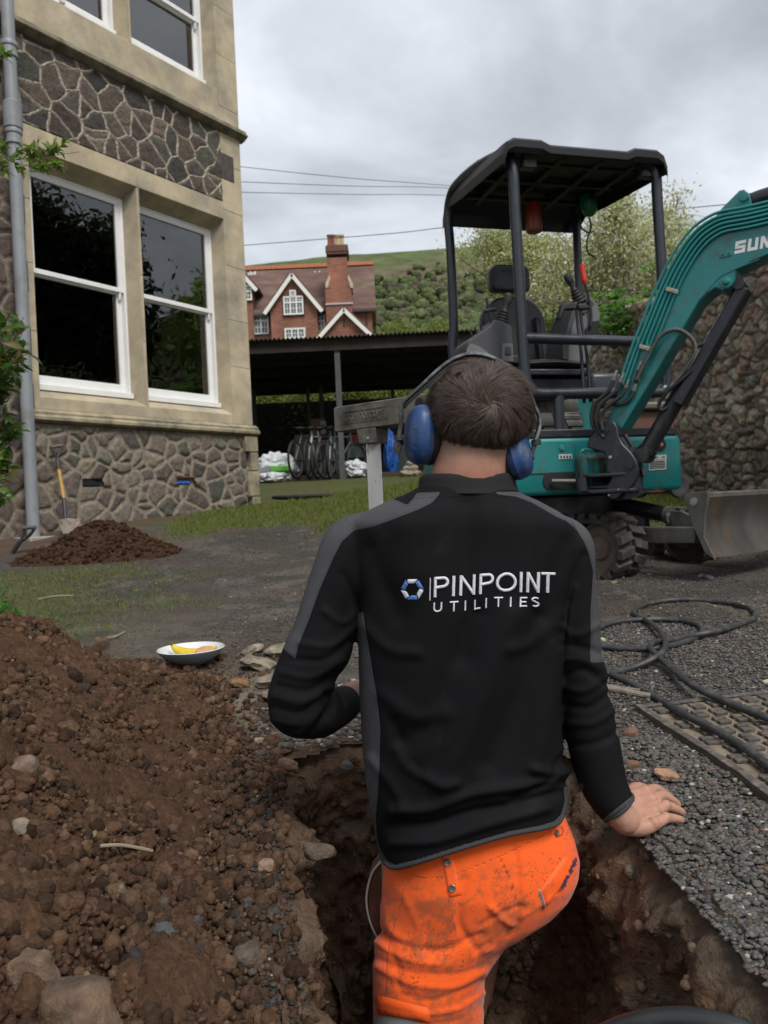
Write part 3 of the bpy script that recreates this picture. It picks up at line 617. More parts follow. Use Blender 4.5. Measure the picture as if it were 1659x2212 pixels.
def fwin(x0, y0, x1, y1, nx, rows, dz=0., surround=None):
    X0, X1 = hx(x0, (y0 + y1) / 2, dz), hx(x1, (y0 + y1) / 2, dz); Z1, Zb = hz_((x0 + x1) / 2, y0, dz), hz_((x0 + x1) / 2, y1, dz); yy = HZ + dz
    mb = MB(); mb.pbox((X0 - .12, yy - .05, Zb - .12), (X1 - X0 + .24, 0, 0), (0, .1, 0), (0, 0, Z1 - Zb + .24)); fr = mb.build('window', surround or m_dkt, bh)
    mb = MB(); mb.pbox((X0, yy - .07, Zb), (X1 - X0, 0, 0), (0, .03, 0), (0, 0, Z1 - Zb)); mb.build('pane', m_wg, fr)
    mb = MB(); H = Z1 - Zb; Wd = X1 - X0
    for i in range(nx + 1): mb.box((X0 + Wd * i / nx, yy - .10, Zb + H / 2), (.11, .07, H + .1))
    for q in rows: mb.box((X0 + Wd / 2, yy - .105, Zb + H * q), (Wd + .1, .07, .11))
    for i in range(nx):
        mb.box((X0 + Wd * (i + .5) / nx, yy - .085, Zb + H / 2), (.035, .03, H)); 
    for q in [(a + b) / 2 for a, b in zip(rows, rows[1:])]: mb.box((X0 + Wd / 2, yy - .088, Zb + H * q), (Wd, .03, .035))
    mb.build('frame', m_wf, fr); return fr
fwin(549, 677, 579, 721, 2, [0, .62, 1]); fwin(686, 677, 701, 716, 1, [0, .55, 1]); 
def gable(ax_, ay, lx, ly, rx, ry, dz):
    A, Lp, Rp = Hh(ax_, ay, dz), Hh(lx, ly, dz), Hh(rx, ry, dz); yy = HZ + dz
    zb = (Lp[2] + Rp[2]) / 2; A = np.array([(Lp[0] + Rp[0]) / 2, yy, A[2]]); Lp = np.array([Lp[0], yy, zb]); Rp = np.array([Rp[0], yy, zb])
    mb = MB(); mb.prism([Lp + [.1, 0, 0], Rp - [.1, 0, 0], A - [0, 0, .1]], (0, 4, 0)); mb.pbox((Lp[0] + .25, yy + .02, base), (Rp[0] - Lp[0] - .5, 0, 0), (0, 3, 0), (0, 0, zb - base)); mb.build('gable_wall', m_bk, bh)
    ro = MB()
    for E in (Lp, Rp):
        d = unit(E - A); nrm = np.array([-d[2], 0, d[0]]); nrm = nrm if nrm[2] > 0 else -nrm; e = E + d * .25
        ro.prism([A + nrm * .12, e + nrm * .12, e + nrm * .26, A + nrm * .26 + [0, 0, .0]], (0, 4.6, 0))
        ro.v[-1][:, 1] -= .35
    g_ = ro.build('gable_roof', m_rt, bh)
    bb = MB()
    for E in (Lp, Rp):
        d = unit(E - A); nrm = np.array([-d[2], 0, d[0]]); nrm = nrm if nrm[2] > 0 else -nrm; e = E + d * .3
        bb.prism([A - nrm * .16, e - nrm * .16, e + nrm * .12, A + nrm * .12 + [0, 0, .0]], (0, .07, 0)); bb.v[-1][:, 1] -= .42
    bb.build('bargeboard', m_brd, g_)
gable(630, 596, 577, 671, 692, 671, -1.2); gable(741, 671, 690, 728, 801, 728, -2.2)
fwin(614, 642, 654, 679, 3, [0, .68, 1], -1.25); fwin(627, 629, 638, 640, 1, [0, 1], -1.25)
fwin(617, 711, 658, 730, 3, [0, 1], -1.25, mat('far_stone', (.30, .23, .13), .9))
gable(526, 594, 500, 625, 551, 625, -.6); fwin(529, 618, 543, 648, 1, [0, .6, 1], -.65)
mb = MB(); q0, q1 = Hh(742, 688, -2.25), Hh(744, 706, -2.25); mb.pbox((q0[0] - .06, q0[1], q1[2]), (.14, 0, 0), (0, .06, 0), (0, 0, q0[2] - q1[2])); mb.build('slit_window', m_dkt, bh)
mb = MB(); q0, q1 = Hh(791, 672, -.1), Hh(791, 725, -.1); mb.cyl(q0, (q0[0], q0[1], q1[2]), .05, 8); mb.build('rainwater_pipe', m_dkt, bh)
# chimney
dzc = -.7
def cbox(mb, xl, xr, yt, yb, d0=0., d1=1.6, grow=0, mi=0):
    zt_, zb_ = hz_((xl + xr) / 2, yt, dzc), hz_((xl + xr) / 2, yb, dzc); x0, x1 = hx(xl, (yt + yb) / 2, dzc), hx(xr, (yt + yb) / 2, dzc)
    mb.pbox((x0, HZ + dzc + d0, zb_), (x1 - x0, 0, 0), (0, d1 - d0, 0), (0, 0, zt_ - zb_), mi)
mb = MB(); cbox(mb, 704.5, 761, 622, 735, 0, 2.2)
pr_ = [Hh(704.5, 622, dzc), Hh(761, 622, dzc), Hh(752, 596, dzc), Hh(709, 596, dzc)]
for p in pr_: p[1] = HZ + dzc
mb.prism(pr_, (0, 2.0, 0)); cbox(mb, 706.5, 750, 556, 600, .02, 1.8)
ch = mb.build('chimney', m_bk, bh)
mb = MB(); cbox(mb, 704.5, 751, 543, 549, -.08, 1.9); cbox(mb, 703, 752, 532, 543.5, -.14, 1.95); cbox(mb, 705, 750.5, 529, 532.5, -.05, 1.85); mb.build('chimney_cap', mat('sooty_brick', (.12, .06, .045), .9, var=.3), ch)
mb = MB()
for xs in ((703, 712, 704, 622), (762, 753, 761, 622)):
    P = [Hh(xs[0], 622, dzc), Hh(xs[0], 612, dzc), Hh(xs[1], 594, dzc), Hh(xs[1] + (2 if xs[1] < 730 else -2), 600, dzc), Hh(xs[2] + (4 if xs[1] < 730 else -4), 622, dzc)]
    for p in P: p[1] = HZ + dzc - .06
    mb.prism(P, (0, .9, 0))
mb.build('shoulder_stone', mat('far_pale_stone', (.45, .40, .28), .9, var=.3), ch)
mb = MB(); cbox(mb, 703, 763, 655, 658, -.1, .1); mb.build('lead_flashing', mat('lead', (.42, .43, .45), .5), ch)
for i, xx in enumerate((711, 719, 728.5, 738)):
    z0, z1 = hz_(xx, 529, dzc), hz_(xx, 505, dzc); x_ = hx(xx, 520, dzc)
    mb = MB(); mb.lathe([(.20, 0), (.15, .25), (.15, z1 - z0 - .15), (.20, z1 - z0 - .12), (.20, z1 - z0)], (x_, HZ + dzc + .3, z0), n=10)
    o_ = mb.build('chimney_pot', mat('pot_red', (.22, .07, .045), .8) if i < 2 else mat('pot_buff', (.42, .30, .15), .8), ch)
for xx, yy in ((545, 593), (684, 592)):
    mb = MB(); c = Hh(xx, yy, 3.9)
    for k in range(4): mb.box(c + [k * .18 - .3, 0, .1 * (k % 2)], (.12, .12, .28))
    mb.build('roof_vent', m_wf, rfo)
# telegraph wires
for i, pts in enumerate([[(500, 358, 26), (760, 385, 30), (990, 403, 36), (1180, 424, 42), (1480, 462, 50), (1640, 484, 56)], [(500, 392, 26), (760, 402, 30), (990, 408, 36), (1180, 436, 42), (1480, 474, 50), (1640, 500, 56)], [(500, 415, 26), (760, 420, 30), (990, 424, 36), (1250, 452, 44), (1500, 488, 52), (1640, 510, 56)], [(500, 532, 25), (640, 521, 24), (860, 503, 23), (985, 489, 22), (1250, 470, 21), (1700, 430, 19)]]):
    mb = MB(); mb.tube(crom([W(*p) for p in pts], 6), .011, 5, mi=0)
    tag(mb.build('overhead_wire', mat('wire', (.03, .03, .035), .6), None), ['highest of the black wires crossing the sky from the stone house corner', 'second highest black wire crossing the sky', 'third black wire, running just under the top pair', 'lone wire rising to the right just above the brick chimney pots'][i], 'wire', 'overhead wires')
# ================================================================== OPEN SHED
sh = thing('open_shed', 'long open fronted shed with a dark corrugated roof on thin posts', 'shed', (-.5, 13.6, .5))
SX0, SX1, SY0, SY1 = -5.2, 2.70, 13.55, 18.9
xs = np.linspace(SX0, SX1, 600); ys = np.linspace(SY0 - .12, SY1, 12)
Xs, Ys = np.meshgrid(xs, ys); Zs = 2.965 + .006 * (Xs + .6) * 0 - .016 * (Ys - SY0) + .019 * np.sin(Xs * 2 * math.pi / .078) + .012 * np.sin(Xs * 1.3) - .005 * (Xs + .7)
Vt = np.stack([Xs, Ys, Zs], -1).reshape(-1, 3); Vb = Vt - [0, 0, .012]; n_ = len(Vt); Fq = gridfaces(12, 600)
fr_ = np.arange(599); side_ = np.stack([fr_, fr_ + n_, fr_ + n_ + 1, fr_ + 1], 1)
m_corr = mat('rusty_corrugated', (.085, .075, .062), .8, var=.4, vscale=1.4, col2=(.05, .055, .03), c2scale=2.2, c2lo=.4, c2hi=.6)
fastmesh('corrugated_roof', np.concatenate([Vt, Vb]), np.concatenate([Fq, Fq[:, ::-1] + n_, side_]), m_corr, sh)
m_dw = mat('dark_old_timber', (.028, .022, .018), .85, var=.4, vscale=5)
mb = MB(); mb.box(((SX0 + SX1) / 2, SY0 + .02, 2.83), (SX1 - SX0, .06, .19)); mb.build('fascia_beam', m_dw, sh)
mb = MB()
for yy in np.arange(SY0 + 1.1, SY1, 1.15): mb.box(((SX0 + SX1) / 2, yy, 2.80 - .016 * (yy - SY0)), (SX1 - SX0, .06, .13))
mb.build('purlin', m_dw, sh)
m_post = mat('shed_post_iron', (.075, .075, .078), .7, var=.2)
def spost(px, Y, top, wdt):
    x_ = (px - 829.5) / PX * Y; g0 = float(gz(np.array([x_]), np.array([Y]))[0]); mb = MB(); mb.box((x_, Y, (g0 + top) / 2 - .03), (wdt, wdt, top - g0 + .06)); o = mb.build('post', m_post, sh); return x_
for px, Y, wd in ((744, 13.62, .095), (1120, 13.62, .095), (705, 17.4, .09), (677, 17.6, .07), (860, 18.2, .08), (560, 17.5, .08)): spost(px, Y, 2.86, wd)


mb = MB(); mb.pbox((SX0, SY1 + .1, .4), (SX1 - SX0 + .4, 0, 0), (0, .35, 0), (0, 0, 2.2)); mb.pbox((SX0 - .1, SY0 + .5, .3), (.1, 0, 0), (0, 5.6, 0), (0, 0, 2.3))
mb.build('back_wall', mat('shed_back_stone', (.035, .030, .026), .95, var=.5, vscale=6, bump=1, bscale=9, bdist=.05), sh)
fb = MB(); fb.box((-1.3, 13.9, .52), (3.4, .08, .10)); fb.build('floor_kerb', mat('kerb_brown', (.06, .042, .03), .9), sh)
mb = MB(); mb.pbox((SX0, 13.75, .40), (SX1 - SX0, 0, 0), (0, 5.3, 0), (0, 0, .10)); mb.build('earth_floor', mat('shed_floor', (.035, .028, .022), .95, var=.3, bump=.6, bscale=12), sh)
# ================================================================== HEAP OF SOIL beside the pit
hx_ = np.arange(-2.9, -.04, .0095); hy_ = np.arange(.35, 3.15, .0095); HX, HY = np.meshgrid(hx_, hy_)
HH = heap(HX, HY); f1 = fbm(HX * 16, HY * 16, 81, 5, .62); f2 = np.abs(fbm(HX * 11, HY * 11, 82, 3) - .5) * 2
HZz = gz(HX, HY) + HH - .012 + sstep(0, .03, HH) * ((f1 - .5) * .075 + (1 - f2) * .022 + (fbm(HX * 55, HY * 55, 84, 4, .65) - .5) * .022) - (HH < .003) * .05
hv = np.stack([HX, HY, HZz], -1).reshape(-1, 3); hcx, hcy = hv[:, 0], hv[:, 1]
FH = gridfaces(len(hy_), len(hx_)); insH = pitedge(hcx, hcy) > .006; FH = FH[~insH[FH].any(1)]
SOIL = [(.106, .060, .035), (.084, .047, .028), (.126, .075, .046), (.096, .060, .038), (.056, .034, .022)]
h1 = fbm(hcx * 5, hcy * 5, 83, 4)[:, None]; hcol = arr(SOIL[1])[None] * (.7 + .7 * h1)
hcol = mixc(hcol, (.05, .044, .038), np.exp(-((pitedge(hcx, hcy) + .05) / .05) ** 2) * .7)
m_soil = mat('loose_soil', (.1, .06, .04), .97, attr='col', var=.35, vscale=90, bump=1, bscale=120, bdist=.012, spec=.12, detail=8)
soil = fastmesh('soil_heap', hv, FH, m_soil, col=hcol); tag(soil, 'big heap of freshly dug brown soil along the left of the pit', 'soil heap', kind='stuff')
def heapz(x, y): return gz(x, y) + heap(x, y)
rg = np.random.default_rng(21)
def clods(n, smin, smax, sub, power, seed, xr=(-2.6, -.06), yr=(.55, 2.75), jit=.22, dens=None):
    rg = np.random.default_rng(seed); x = rg.uniform(*xr, n); y = rg.uniform(*yr, n)
    keep = (heap(x, y) > rg.uniform(.0, .03, n)) | (rg.random(n) < .6 * (y < 1.95) * (pitedge(x, y) < .0) * (pitedge(x, y) > -.25)) | (rg.random(n) < .08); keep &= pitedge(x, y) < .012
    x, y = x[keep], y[keep]; s = smin + (smax - smin) * rg.random(len(x)) ** power
    z = heapz(x, y) + s * .25; v, f = ICO[sub]
    vs = [v]
    if sub >= 2: vs = [v * (1 + .34 * np.array([mnoise.noise(Vector(p * 1.5 + q * 9)) + .55 * mnoise.noise(Vector(p * 3.7 + q * 5)) + .3 * mnoise.noise(Vector(p * 8 + q)) for p in v]))[:, None] for q in range(9)]
    sc = s[:, None] * rg.uniform(.65, 1.15, (len(x), 3))
    Vs, Fs, bb, o = [], [], 0, np.arange(len(x)) % len(vs); order = np.argsort(o, kind='stable'); x, y, z, sc = x[order], y[order], z[order], sc[order]; o = o[order]
    for q in range(len(vs)):
        k = o == q; a, b = scatter(vs[q], f, np.stack([x[k], y[k], z[k]], 1), sc[k], jit=jit, seed=seed + q); Vs.append(a); Fs.append(b + bb); bb += len(a)
    Vc, Fc = np.concatenate(Vs), np.concatenate(Fs)
    c = arr(SOIL)[rg.integers(0, 5, len(x))] * rg.uniform(.75, 1.35, (len(x), 1)); g = rg.random(len(x)) < .008 + .16 * np.exp(-((pitedge(x, y) + .05) / .05) ** 2)
    c[g] = arr([.078, .068, .060]) * rg.uniform(.6, 1.5, (g.sum(), 1)); pk = rg.random(len(x)) < .006; c[pk] = arr([.24, .19, .13]) * rg.uniform(.7, 1.2, (pk.sum(), 1))
    return Vc, Fc, np.repeat(c, len(v), 0)
parts = [clods(95000, .0020, .0065, 1, 1.4, 31, jit=.3), clods(19000, .006, .016, 2, 2.0, 32, jit=.15), clods(520, .012, .026, 3, 2.2, 33, jit=.12)]
vv, ff, c3, b_ = [], [], [], 0
for a1, a2, a3 in parts: vv.append(a1); ff.append(a2 + b_); c3.append(a3); b_ += len(a1)
tag(fastmesh('soil_clods', np.concatenate(vv), np.concatenate(ff), m_soil, col=np.concatenate(c3)), 'crumbly clods and small stones strewn over the soil heap', 'soil', kind='stuff')
def rock(name, label, px, py, size, col, seed, up=.35, flat=(1, 1, .7), cat='stone', Z=None, group=None, rz=0, on=heapz, blocky=.8, amp=.35):
    d = ray(px, py); t = .5
    for i in range(4000):
        q = d * t
        if q[2] <= float(on(np.array([q[0]]), np.array([q[1]]))[0]): break
        t += .0025
    v, f = ICO[3]; vv2 = []
    v = np.sign(v) * np.abs(v) ** blocky; v = v * (1 + amp * np.array([mnoise.noise(Vector(p * 1.3 + seed * 7.1)) for p in v]) + .08 * np.array([mnoise.noise(Vector(p * 5 + seed)) for p in v]))[:, None]
    v = (v * flat * size) @ (rotm((0, 0, 1), rz) @ rotm((1, 0, 0), .2 * math.sin(seed * 3)) @ rotm((0, 1, 0), .3 * math.cos(seed * 5))).T
    mb = MB(); mb.add(v + q + ZU * size * up, f); o = mb.build(name, mat('rock_%s' % name + str(round(col[0], 2)), col, .9, var=.3, vscale=30, col2=tuple(c * .55 for c in col), c2scale=22, bump=1, bscale=55, bdist=.01), None, sharp=50)
    return tag(o, label, cat, group)
rock('boulder', 'largest brown boulder sunk in the soil at the bottom left corner', 165, 2205, .046, (.15, .095, .06), 1, flat=(1.1, .8, .9), up=.1, rz=-.5)
rock('stone', 'upright orange brown stone leaning beside the big boulder', 75, 2120, .026, (.19, .12, .075), 2, flat=(.9, .7, 1.1))
rock('stone', 'square grey brown stone in the lower middle of the soil heap', 535, 2075, .020, (.11, .08, .058), 3, blocky=.6)
rock('stone', 'pinkish pointed stone halfway down the soil heap', 575, 1880, .014, (.25, .17, .12), 4, flat=(1.1, .7, 1))
rock('stone', 'flat slate grey stone on the lower soil heap', 358, 2018, .015, (.065, .066, .07), 5, flat=(1.2, .8, .5))
rock('stone', 'dark brown slab of stone at the top of the soil near the pit edge', 690, 1850, .022, (.11, .075, .048), 6, flat=(1.3, .8, .7), on=heapz)
rock('stone', 'pale cream stone at the left edge of the soil heap', 50, 1668, .024, (.25, .20, .12), 7, flat=(1.1, .8, .7))
rock('stone', 'small white speckled stone near the top of the soil heap', 560, 1605, .014, (.36, .31, .22), 8)
rock('stone', 'rounded brown stone right of centre on the soil heap', 620, 1658, .020, (.16, .09, .06), 9, flat=(1.2, .9, .6))
rock('stone', 'grey lump at the right of the soil heap', 750, 1660, .014, (.13, .125, .12), 10)
rock('stone', 'flat tan stone with grey top beside the pale stone at left', 32, 1795, .018, (.22, .18, .13), 11, flat=(1.2, .9, .6))
rock('soil_lump', 'tall crumbly lump of brown soil behind the heap left of the bowl', 218, 1405, .040, (.105, .06, .037), 12, up=.3, flat=(.8, .8, 1), cat='soil', amp=.5)
rock('brick_chip', 'tiny orange brick chip on the soil left of the bowl', 250, 1465, .011, (.55, .13, .07), 13, cat='brick chip')
gnd = lambda x, y: gz(x, y)
for i, (px, py, s_, lb) in enumerate([(560, 1445, .05, 'broad pale chunk of broken tarmac nearest the bowl'), (590, 1480, .042, 'pale cracked chunk of tarmac in front of the broad one'), (545, 1412, .035, 'pale chunk of tarmac right of the bowl rim'), (610, 1415, .05, 'pale chunk of tarmac beside the man\'s elbow'), (520, 1480, .026, 'orange brown lump among the pale tarmac chunks'), (588, 1510, .03, 'pale chunk of tarmac just behind the black sleeve'), (1440, 1682, .0, '')]):
    if s_: rock('tarmac_chunk', lb, px, py, s_, (.26, .22, .16) if i != 4 else (.2, .11, .055), 20 + i, flat=(1.2, .9, .42), on=gnd, cat='rubble', amp=.45, group='broken tarmac chunks')
rock('stone', 'flat orange stone on the gravel right of the sleeve, above the hand', 1440, 1680, .020, (.34, .20, .12), 30, flat=(1.3, .9, .45), on=gnd)
rock('stone', 'round brown lump on the gravel beside the sleeve', 1365, 1662, .018, (.17, .095, .055), 31, flat=(1.1, .9, .7), on=gnd)
rock('stone', 'brown lump on the gravel near the sleeve below the rubber mat', 1362, 1590, .02, (.16, .12, .085), 32, flat=(1, .9, .7), on=gnd)
rock('stone', 'cream stone embedded in the far pit wall', 1012, 0, .001, (.3, .26, .2), 33) if False else None
rock('stone', 'small yellowish stone on the gravel behind the hose', 1300, 1385, .014, (.45, .42, .22), 34, flat=(1.1, .9, .5), on=gnd)
# ------------------------------------------------------------------ gravel
def gravel(n, xr, yr, smin, smax, seed, ok, dark=1.0, sub=1, pale=.05):
    rg = np.random.default_rng(seed); x = rg.uniform(*xr, n); y = rg.uniform(*yr, n); k = ok(x, y); x, y = x[k], y[k]
    s = smin + (smax - smin) * rg.random(len(x)) ** 1.6; v, f = ICO[sub]
    sc = s[:, None] * np.stack([rg.uniform(.8, 1.3, len(x)), rg.uniform(.6, 1, len(x)), rg.uniform(.4, .8, len(x))], 1)
    Vc, Fc = scatter(v, f, np.stack([x, y, gz(x, y) + s * .25], 1), sc, jit=.22, seed=seed)
    g = rg.uniform(.04, .125, (len(x), 1)) * dark; c = g * arr([1, .93, .84])[None] + rg.uniform(-.006, .006, (len(x), 3))
    p = rg.random(len(x)) < pale; c[p] = rg.uniform(.2, .4, (p.sum(), 1)) * arr([1, .93, .82]); b = rg.random(len(x)) < .06; c[b] = arr([.13, .08, .05]) * rg.uniform(.6, 1.2, (b.sum(), 1))
    return Vc, Fc, np.repeat(np.clip(c, .01, 1), len(v), 0)
notpit = lambda x, y: ~inpoly(x, y, PIT)
rt = lambda x, y: notpit(x, y) & (x > .47 + .05 * np.sin(y * 9) - .25 * sstep(1.7, 2.1, y)) & ((heap(x, y) < .01))
md = lambda x, y: (fbm(x * 1.3, y * 1.3, 31, 5, .6) > .0) & ~((x < -.3) & (y < 2.5))
parts = [gravel(46000, (.35, 1.35), (.75, 1.85), .0028, .0070, 51, rt, pale=.02), gravel(30000, (.3, 2.1), (1.8, 2.9), .003, .0068, 52, lambda x, y: rt(x, y) & (x < .85 * y), pale=.02),
         gravel(15000, (-.75, 2.8), (2.5, 4.3), .0025, .0062, 53, md, pale=.02), gravel(7000, (-2.6, 3.4), (4.0, 6.9), .003, .0075, 54, md, pale=.03), gravel(2500, (-.32, .5), (1.88, 2.4), .004, .014, 55, notpit, pale=.1),
         gravel(4000, (.43, .52), (.8, 1.8), .002, .006, 56, notpit, pale=.04)]
GOLD = gz
gz = lambda x, y: GOLD(x, y) + heap(x, y)
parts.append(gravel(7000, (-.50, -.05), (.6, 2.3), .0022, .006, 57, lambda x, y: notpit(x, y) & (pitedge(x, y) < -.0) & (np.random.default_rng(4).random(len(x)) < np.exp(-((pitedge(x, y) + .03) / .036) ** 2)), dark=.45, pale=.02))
gz = GOLD
vv, ff, c3, b_ = [], [], [], 0
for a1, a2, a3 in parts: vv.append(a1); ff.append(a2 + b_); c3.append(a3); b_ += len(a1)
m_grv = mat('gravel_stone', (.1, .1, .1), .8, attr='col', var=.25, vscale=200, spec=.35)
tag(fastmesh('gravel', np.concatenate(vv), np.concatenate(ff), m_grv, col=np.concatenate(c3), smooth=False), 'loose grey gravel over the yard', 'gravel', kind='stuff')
# ------------------------------------------------------------------ grass
def grassmesh(n, seed, xr, yr, hmin, hmax, ok):
    rg = np.random.default_rng(seed); x = rg.uniform(*xr, n); y = rg.uniform(*yr, n); k = ok(x, y, rg); x, y = x[k], y[k]; m = len(x)
    h = rg.uniform(hmin, hmax, m); a = rg.uniform(0, 6.28, m); wd = .0022 + .0006 * y / 3; ln = rg.uniform(-.6, .6, (m, 2)) * h[:, None]
    b = np.stack([x, y, gz(x, y) - .004], 1); s = np.stack([np.cos(a) * wd, np.sin(a) * wd, 0 * a], 1)
    tip = b + np.stack([ln[:, 0], ln[:, 1], h], 1); V = np.stack([b - s, b + s, tip], 1).reshape(-1, 3); Fg = np.arange(3 * m).reshape(-1, 3)
    c = np.stack([rg.uniform(.07, .14, m), rg.uniform(.10, .17, m), rg.uniform(.018, .04, m)], 1); d_ = rg.random(m) < .15; c[d_] = [.17, .14, .07]
    return V, Fg, np.repeat(c, 3, 0)
def gfarok(x, y, r):
    n1 = fbm(x * 1.3, y * 1.3, 31, 5, .6); n2 = fbm(x * 6, y * 6, 32, 4, .6)
    return (sstep(6.15, 6.9, y + (n1 - .5) * 2.2 + .28 * (x + .5) + .25 * (n2 - .5)) * sstep(.28, .5, n2 * .5 + n1 * .5 + .06) > r.uniform(.1, .9, len(x))) & (((x + 3.11) * .817 - (y - 6.8) * .576) > .05)
def glok(x, y, r):
    r = np.random.default_rng(5)
    n1 = fbm(x * 1.3, y * 1.3, 31, 5, .6); n2 = fbm(x * 6, y * 6, 32, 4, .6)
    return sstep(.95, 1.5, -x + (n1 - .5) * 1.3) * sstep(2.9, 3.4, y + (n2 - .5)) * (1 - sstep(5.0, 5.6, y + (n2 - .5) * .8)) * .8 > r.uniform(.2, 1, len(x))
def grok(x, y, r): return (x > 2.1 + .5 * r.random(len(x))) & (y > 5.3)
parts = [grassmesh(70000, 61, (-2, 3.2), (6, 9.2), .012, .045, gfarok), grassmesh(42000, 62, (-2.2, 2.9), (9, 13.5), .02, .06, gfarok), grassmesh(26000, 63, (-3, -.8), (2.9, 5.6), .006, .026, glok), grassmesh(12000, 64, (2.1, 3.3), (5.2, 8), .02, .06, grok)]
vv, ff, c3, b_ = [], [], [], 0
for a1, a2, a3 in parts: vv.append(a1); ff.append(a2 + b_); c3.append(a3); b_ += len(a1)
tag(fastmesh('grass', np.concatenate(vv), np.concatenate(ff), mat('grass_blade', (.1, .1, .1), .8, attr='col', spec=.1), col=np.concatenate(c3), smooth=False), 'short patchy green grass over the yard', 'grass', kind='stuff')
# small heap against the house
sx_, sy_ = np.meshgrid(np.arange(-3.1, -1.0, .014), np.arange(5.0, 7.3, .014))
def sheap(x, y):
    a = .25 * np.exp(-(((x + 2.17) / .27) ** 2 + ((y - 5.85) / .27) ** 2)) + .10 * np.exp(-(((x + 1.82) / .28) ** 2 + ((y - 5.75) / .22) ** 2)) + .075 * np.exp(-(((x + 2.5) / .28) ** 2 + ((y - 5.7) / .25) ** 2))
    return np.maximum(a - .035 + (fbm(x * 9, y * 9, 91, 4, .6) - .5) * .07 * sstep(.02, .1, a), -.02)
sz = gz(sx_, sy_) + sheap(sx_, sy_) + (fbm(sx_ * 26, sy_ * 26, 92, 3) - .5) * .03
sv = np.stack([sx_, sy_, sz], -1).reshape(-1, 3)
rg = np.random.default_rng(95); x = rg.uniform(-3.05, -1.2, 9000); y = rg.uniform(5.1, 6.9, 9000); k = sheap(x, y) > rg.uniform(-.01, .04, 9000); x, y = x[k], y[k]; s = .006 + .018 * rg.random(len(x)) ** 2.8
Vc, Fc = scatter(*[ICO[1][0], ICO[1][1]], np.stack([x, y, gz(x, y) + sheap(x, y) + s * .3], 1), s[:, None] * rg.uniform(.7, 1.2, (len(x), 3)), jit=.25, seed=9)
cS = arr(SOIL)[rg.integers(0, 5, len(x))] * rg.uniform(.4, .8, (len(x), 1)) * [.95, .82, .75]
Fs = gridfaces(*sx_.shape); Fs = np.concatenate([Fs[:, [0, 1, 2]], Fs[:, [0, 2, 3]]])
tag(fastmesh('soil_pile', np.concatenate([sv, Vc]), np.concatenate([Fs, Fc + len(sv)]), m_soil, col=np.concatenate([np.tile(arr([.055, .030, .020]), (len(sv), 1)) * (.7 + .6 * fbm(sv[:, 0] * 12, sv[:, 1] * 12, 93)[:, None]), np.repeat(cS, 12, 0)])), 'small pile of dark reddish soil in front of the shovel by the stone plinth', 'soil heap', kind='stuff')

# stones and crumbs bedded in the pit walls
Vw_ = Vp.reshape(-1, 3); rg = np.random.default_rng(77); k = rg.integers(0, nd * m_, 5000); k = k[(Tf[k] > .015) & (Tf[k] < .95)]; s = .002 + .013 * rg.random(len(k)) ** 5
Va, Fa = scatter(ICO[2][0], ICO[2][1], Vw_[k], s[:, None] * rg.uniform(.6, 1.2, (len(k), 3)), jit=.16, seed=78)
cS = pc[k] * rg.uniform(.75, 1.35, (len(k), 1)); pk = rg.random(len(k)) < .06; cS[pk] = arr([.22, .18, .13]) * rg.uniform(.6, 1.1, (pk.sum(), 1))
tag(fastmesh('pit_crumbs', Va, Fa, m_soil, col=np.repeat(cS, 42, 0)), 'crumbs and small stones bedded in the pit walls', 'soil', kind='stuff')
# ================================================================== THE MAN
def remesh(mb, voxel, smooth=8, fac=.5):
    me = bpy.data.meshes.new('tmp'); me.from_pydata(np.concatenate(mb.v).tolist(), [], mb.f); o = bpy.data.objects.new('tmp', me); COL.objects.link(o)
    m = o.modifiers.new('r', 'REMESH'); m.mode = 'VOXEL'; m.voxel_size = voxel
    if smooth: s = o.modifiers.new('s', 'SMOOTH'); s.factor = fac; s.iterations = smooth
    dg = bpy.context.evaluated_depsgraph_get(); dg.update(); e = o.evaluated_get(dg).to_mesh()
    V = np.zeros(len(e.vertices) * 3); e.vertices.foreach_get('co', V); V = V.reshape(-1, 3)
    Fq = np.zeros(len(e.loops), np.int32); e.loops.foreach_get('vertex_index', Fq)
    lt = np.zeros(len(e.polygons), np.int32); e.polygons.foreach_get('loop_total', lt); ls = np.zeros(len(e.polygons), np.int32); e.polygons.foreach_get('loop_start', ls)
    q = ls[lt == 4]; Q = Fq[q[:, None] + np.arange(4)]; tr = ls[lt == 3]
    if len(tr): T = Fq[tr[:, None] + np.arange(3)]; Q = np.concatenate([Q, np.concatenate([T, T[:, 2:]], 1)])
    o.evaluated_get(dg).to_mesh_clear(); bpy.data.objects.remove(o); bpy.data.meshes.remove(me)
    return V, Q
def vnormals(V, Q):
    n = np.cross(V[Q[:, 2]] - V[Q[:, 0]], V[Q[:, 3]] - V[Q[:, 1]]); N_ = np.zeros_like(V)
    for i in range(4): np.add.at(N_, Q[:, i], n)
    return N_ / (np.linalg.norm(N_, axis=1)[:, None] + 1e-12)
def loft(mb, rows, n=40, p=.85, tilt=0):
    rings = []
    for y, xl, xr, Zc, hd in rows:
        a, b = W(xl, y, Zc), W(xr, y, Zc); c = (a + b) / 2; e = (b - a) / 2; L_ = np.linalg.norm(e)
        t = np.linspace(0, 2 * np.pi, n, endpoint=False); cs, sn = np.cos(t), np.sin(t)
        cs = np.sign(cs) * abs(cs) ** p; sn = np.sign(sn) * abs(sn) ** p
        rings.append(c[None] + e[None] * cs[:, None] + np.array([0, hd, 0])[None] * sn[:, None])
    Vg = np.array(rings); mb.grid(Vg, wrap=True)
    b = mb.n - Vg.shape[0] * n; mb.f.append([b + i for i in range(n)][::-1]); mb.f.append([mb.n - n + i for i in range(n)]); mb.mi += [0, 0]
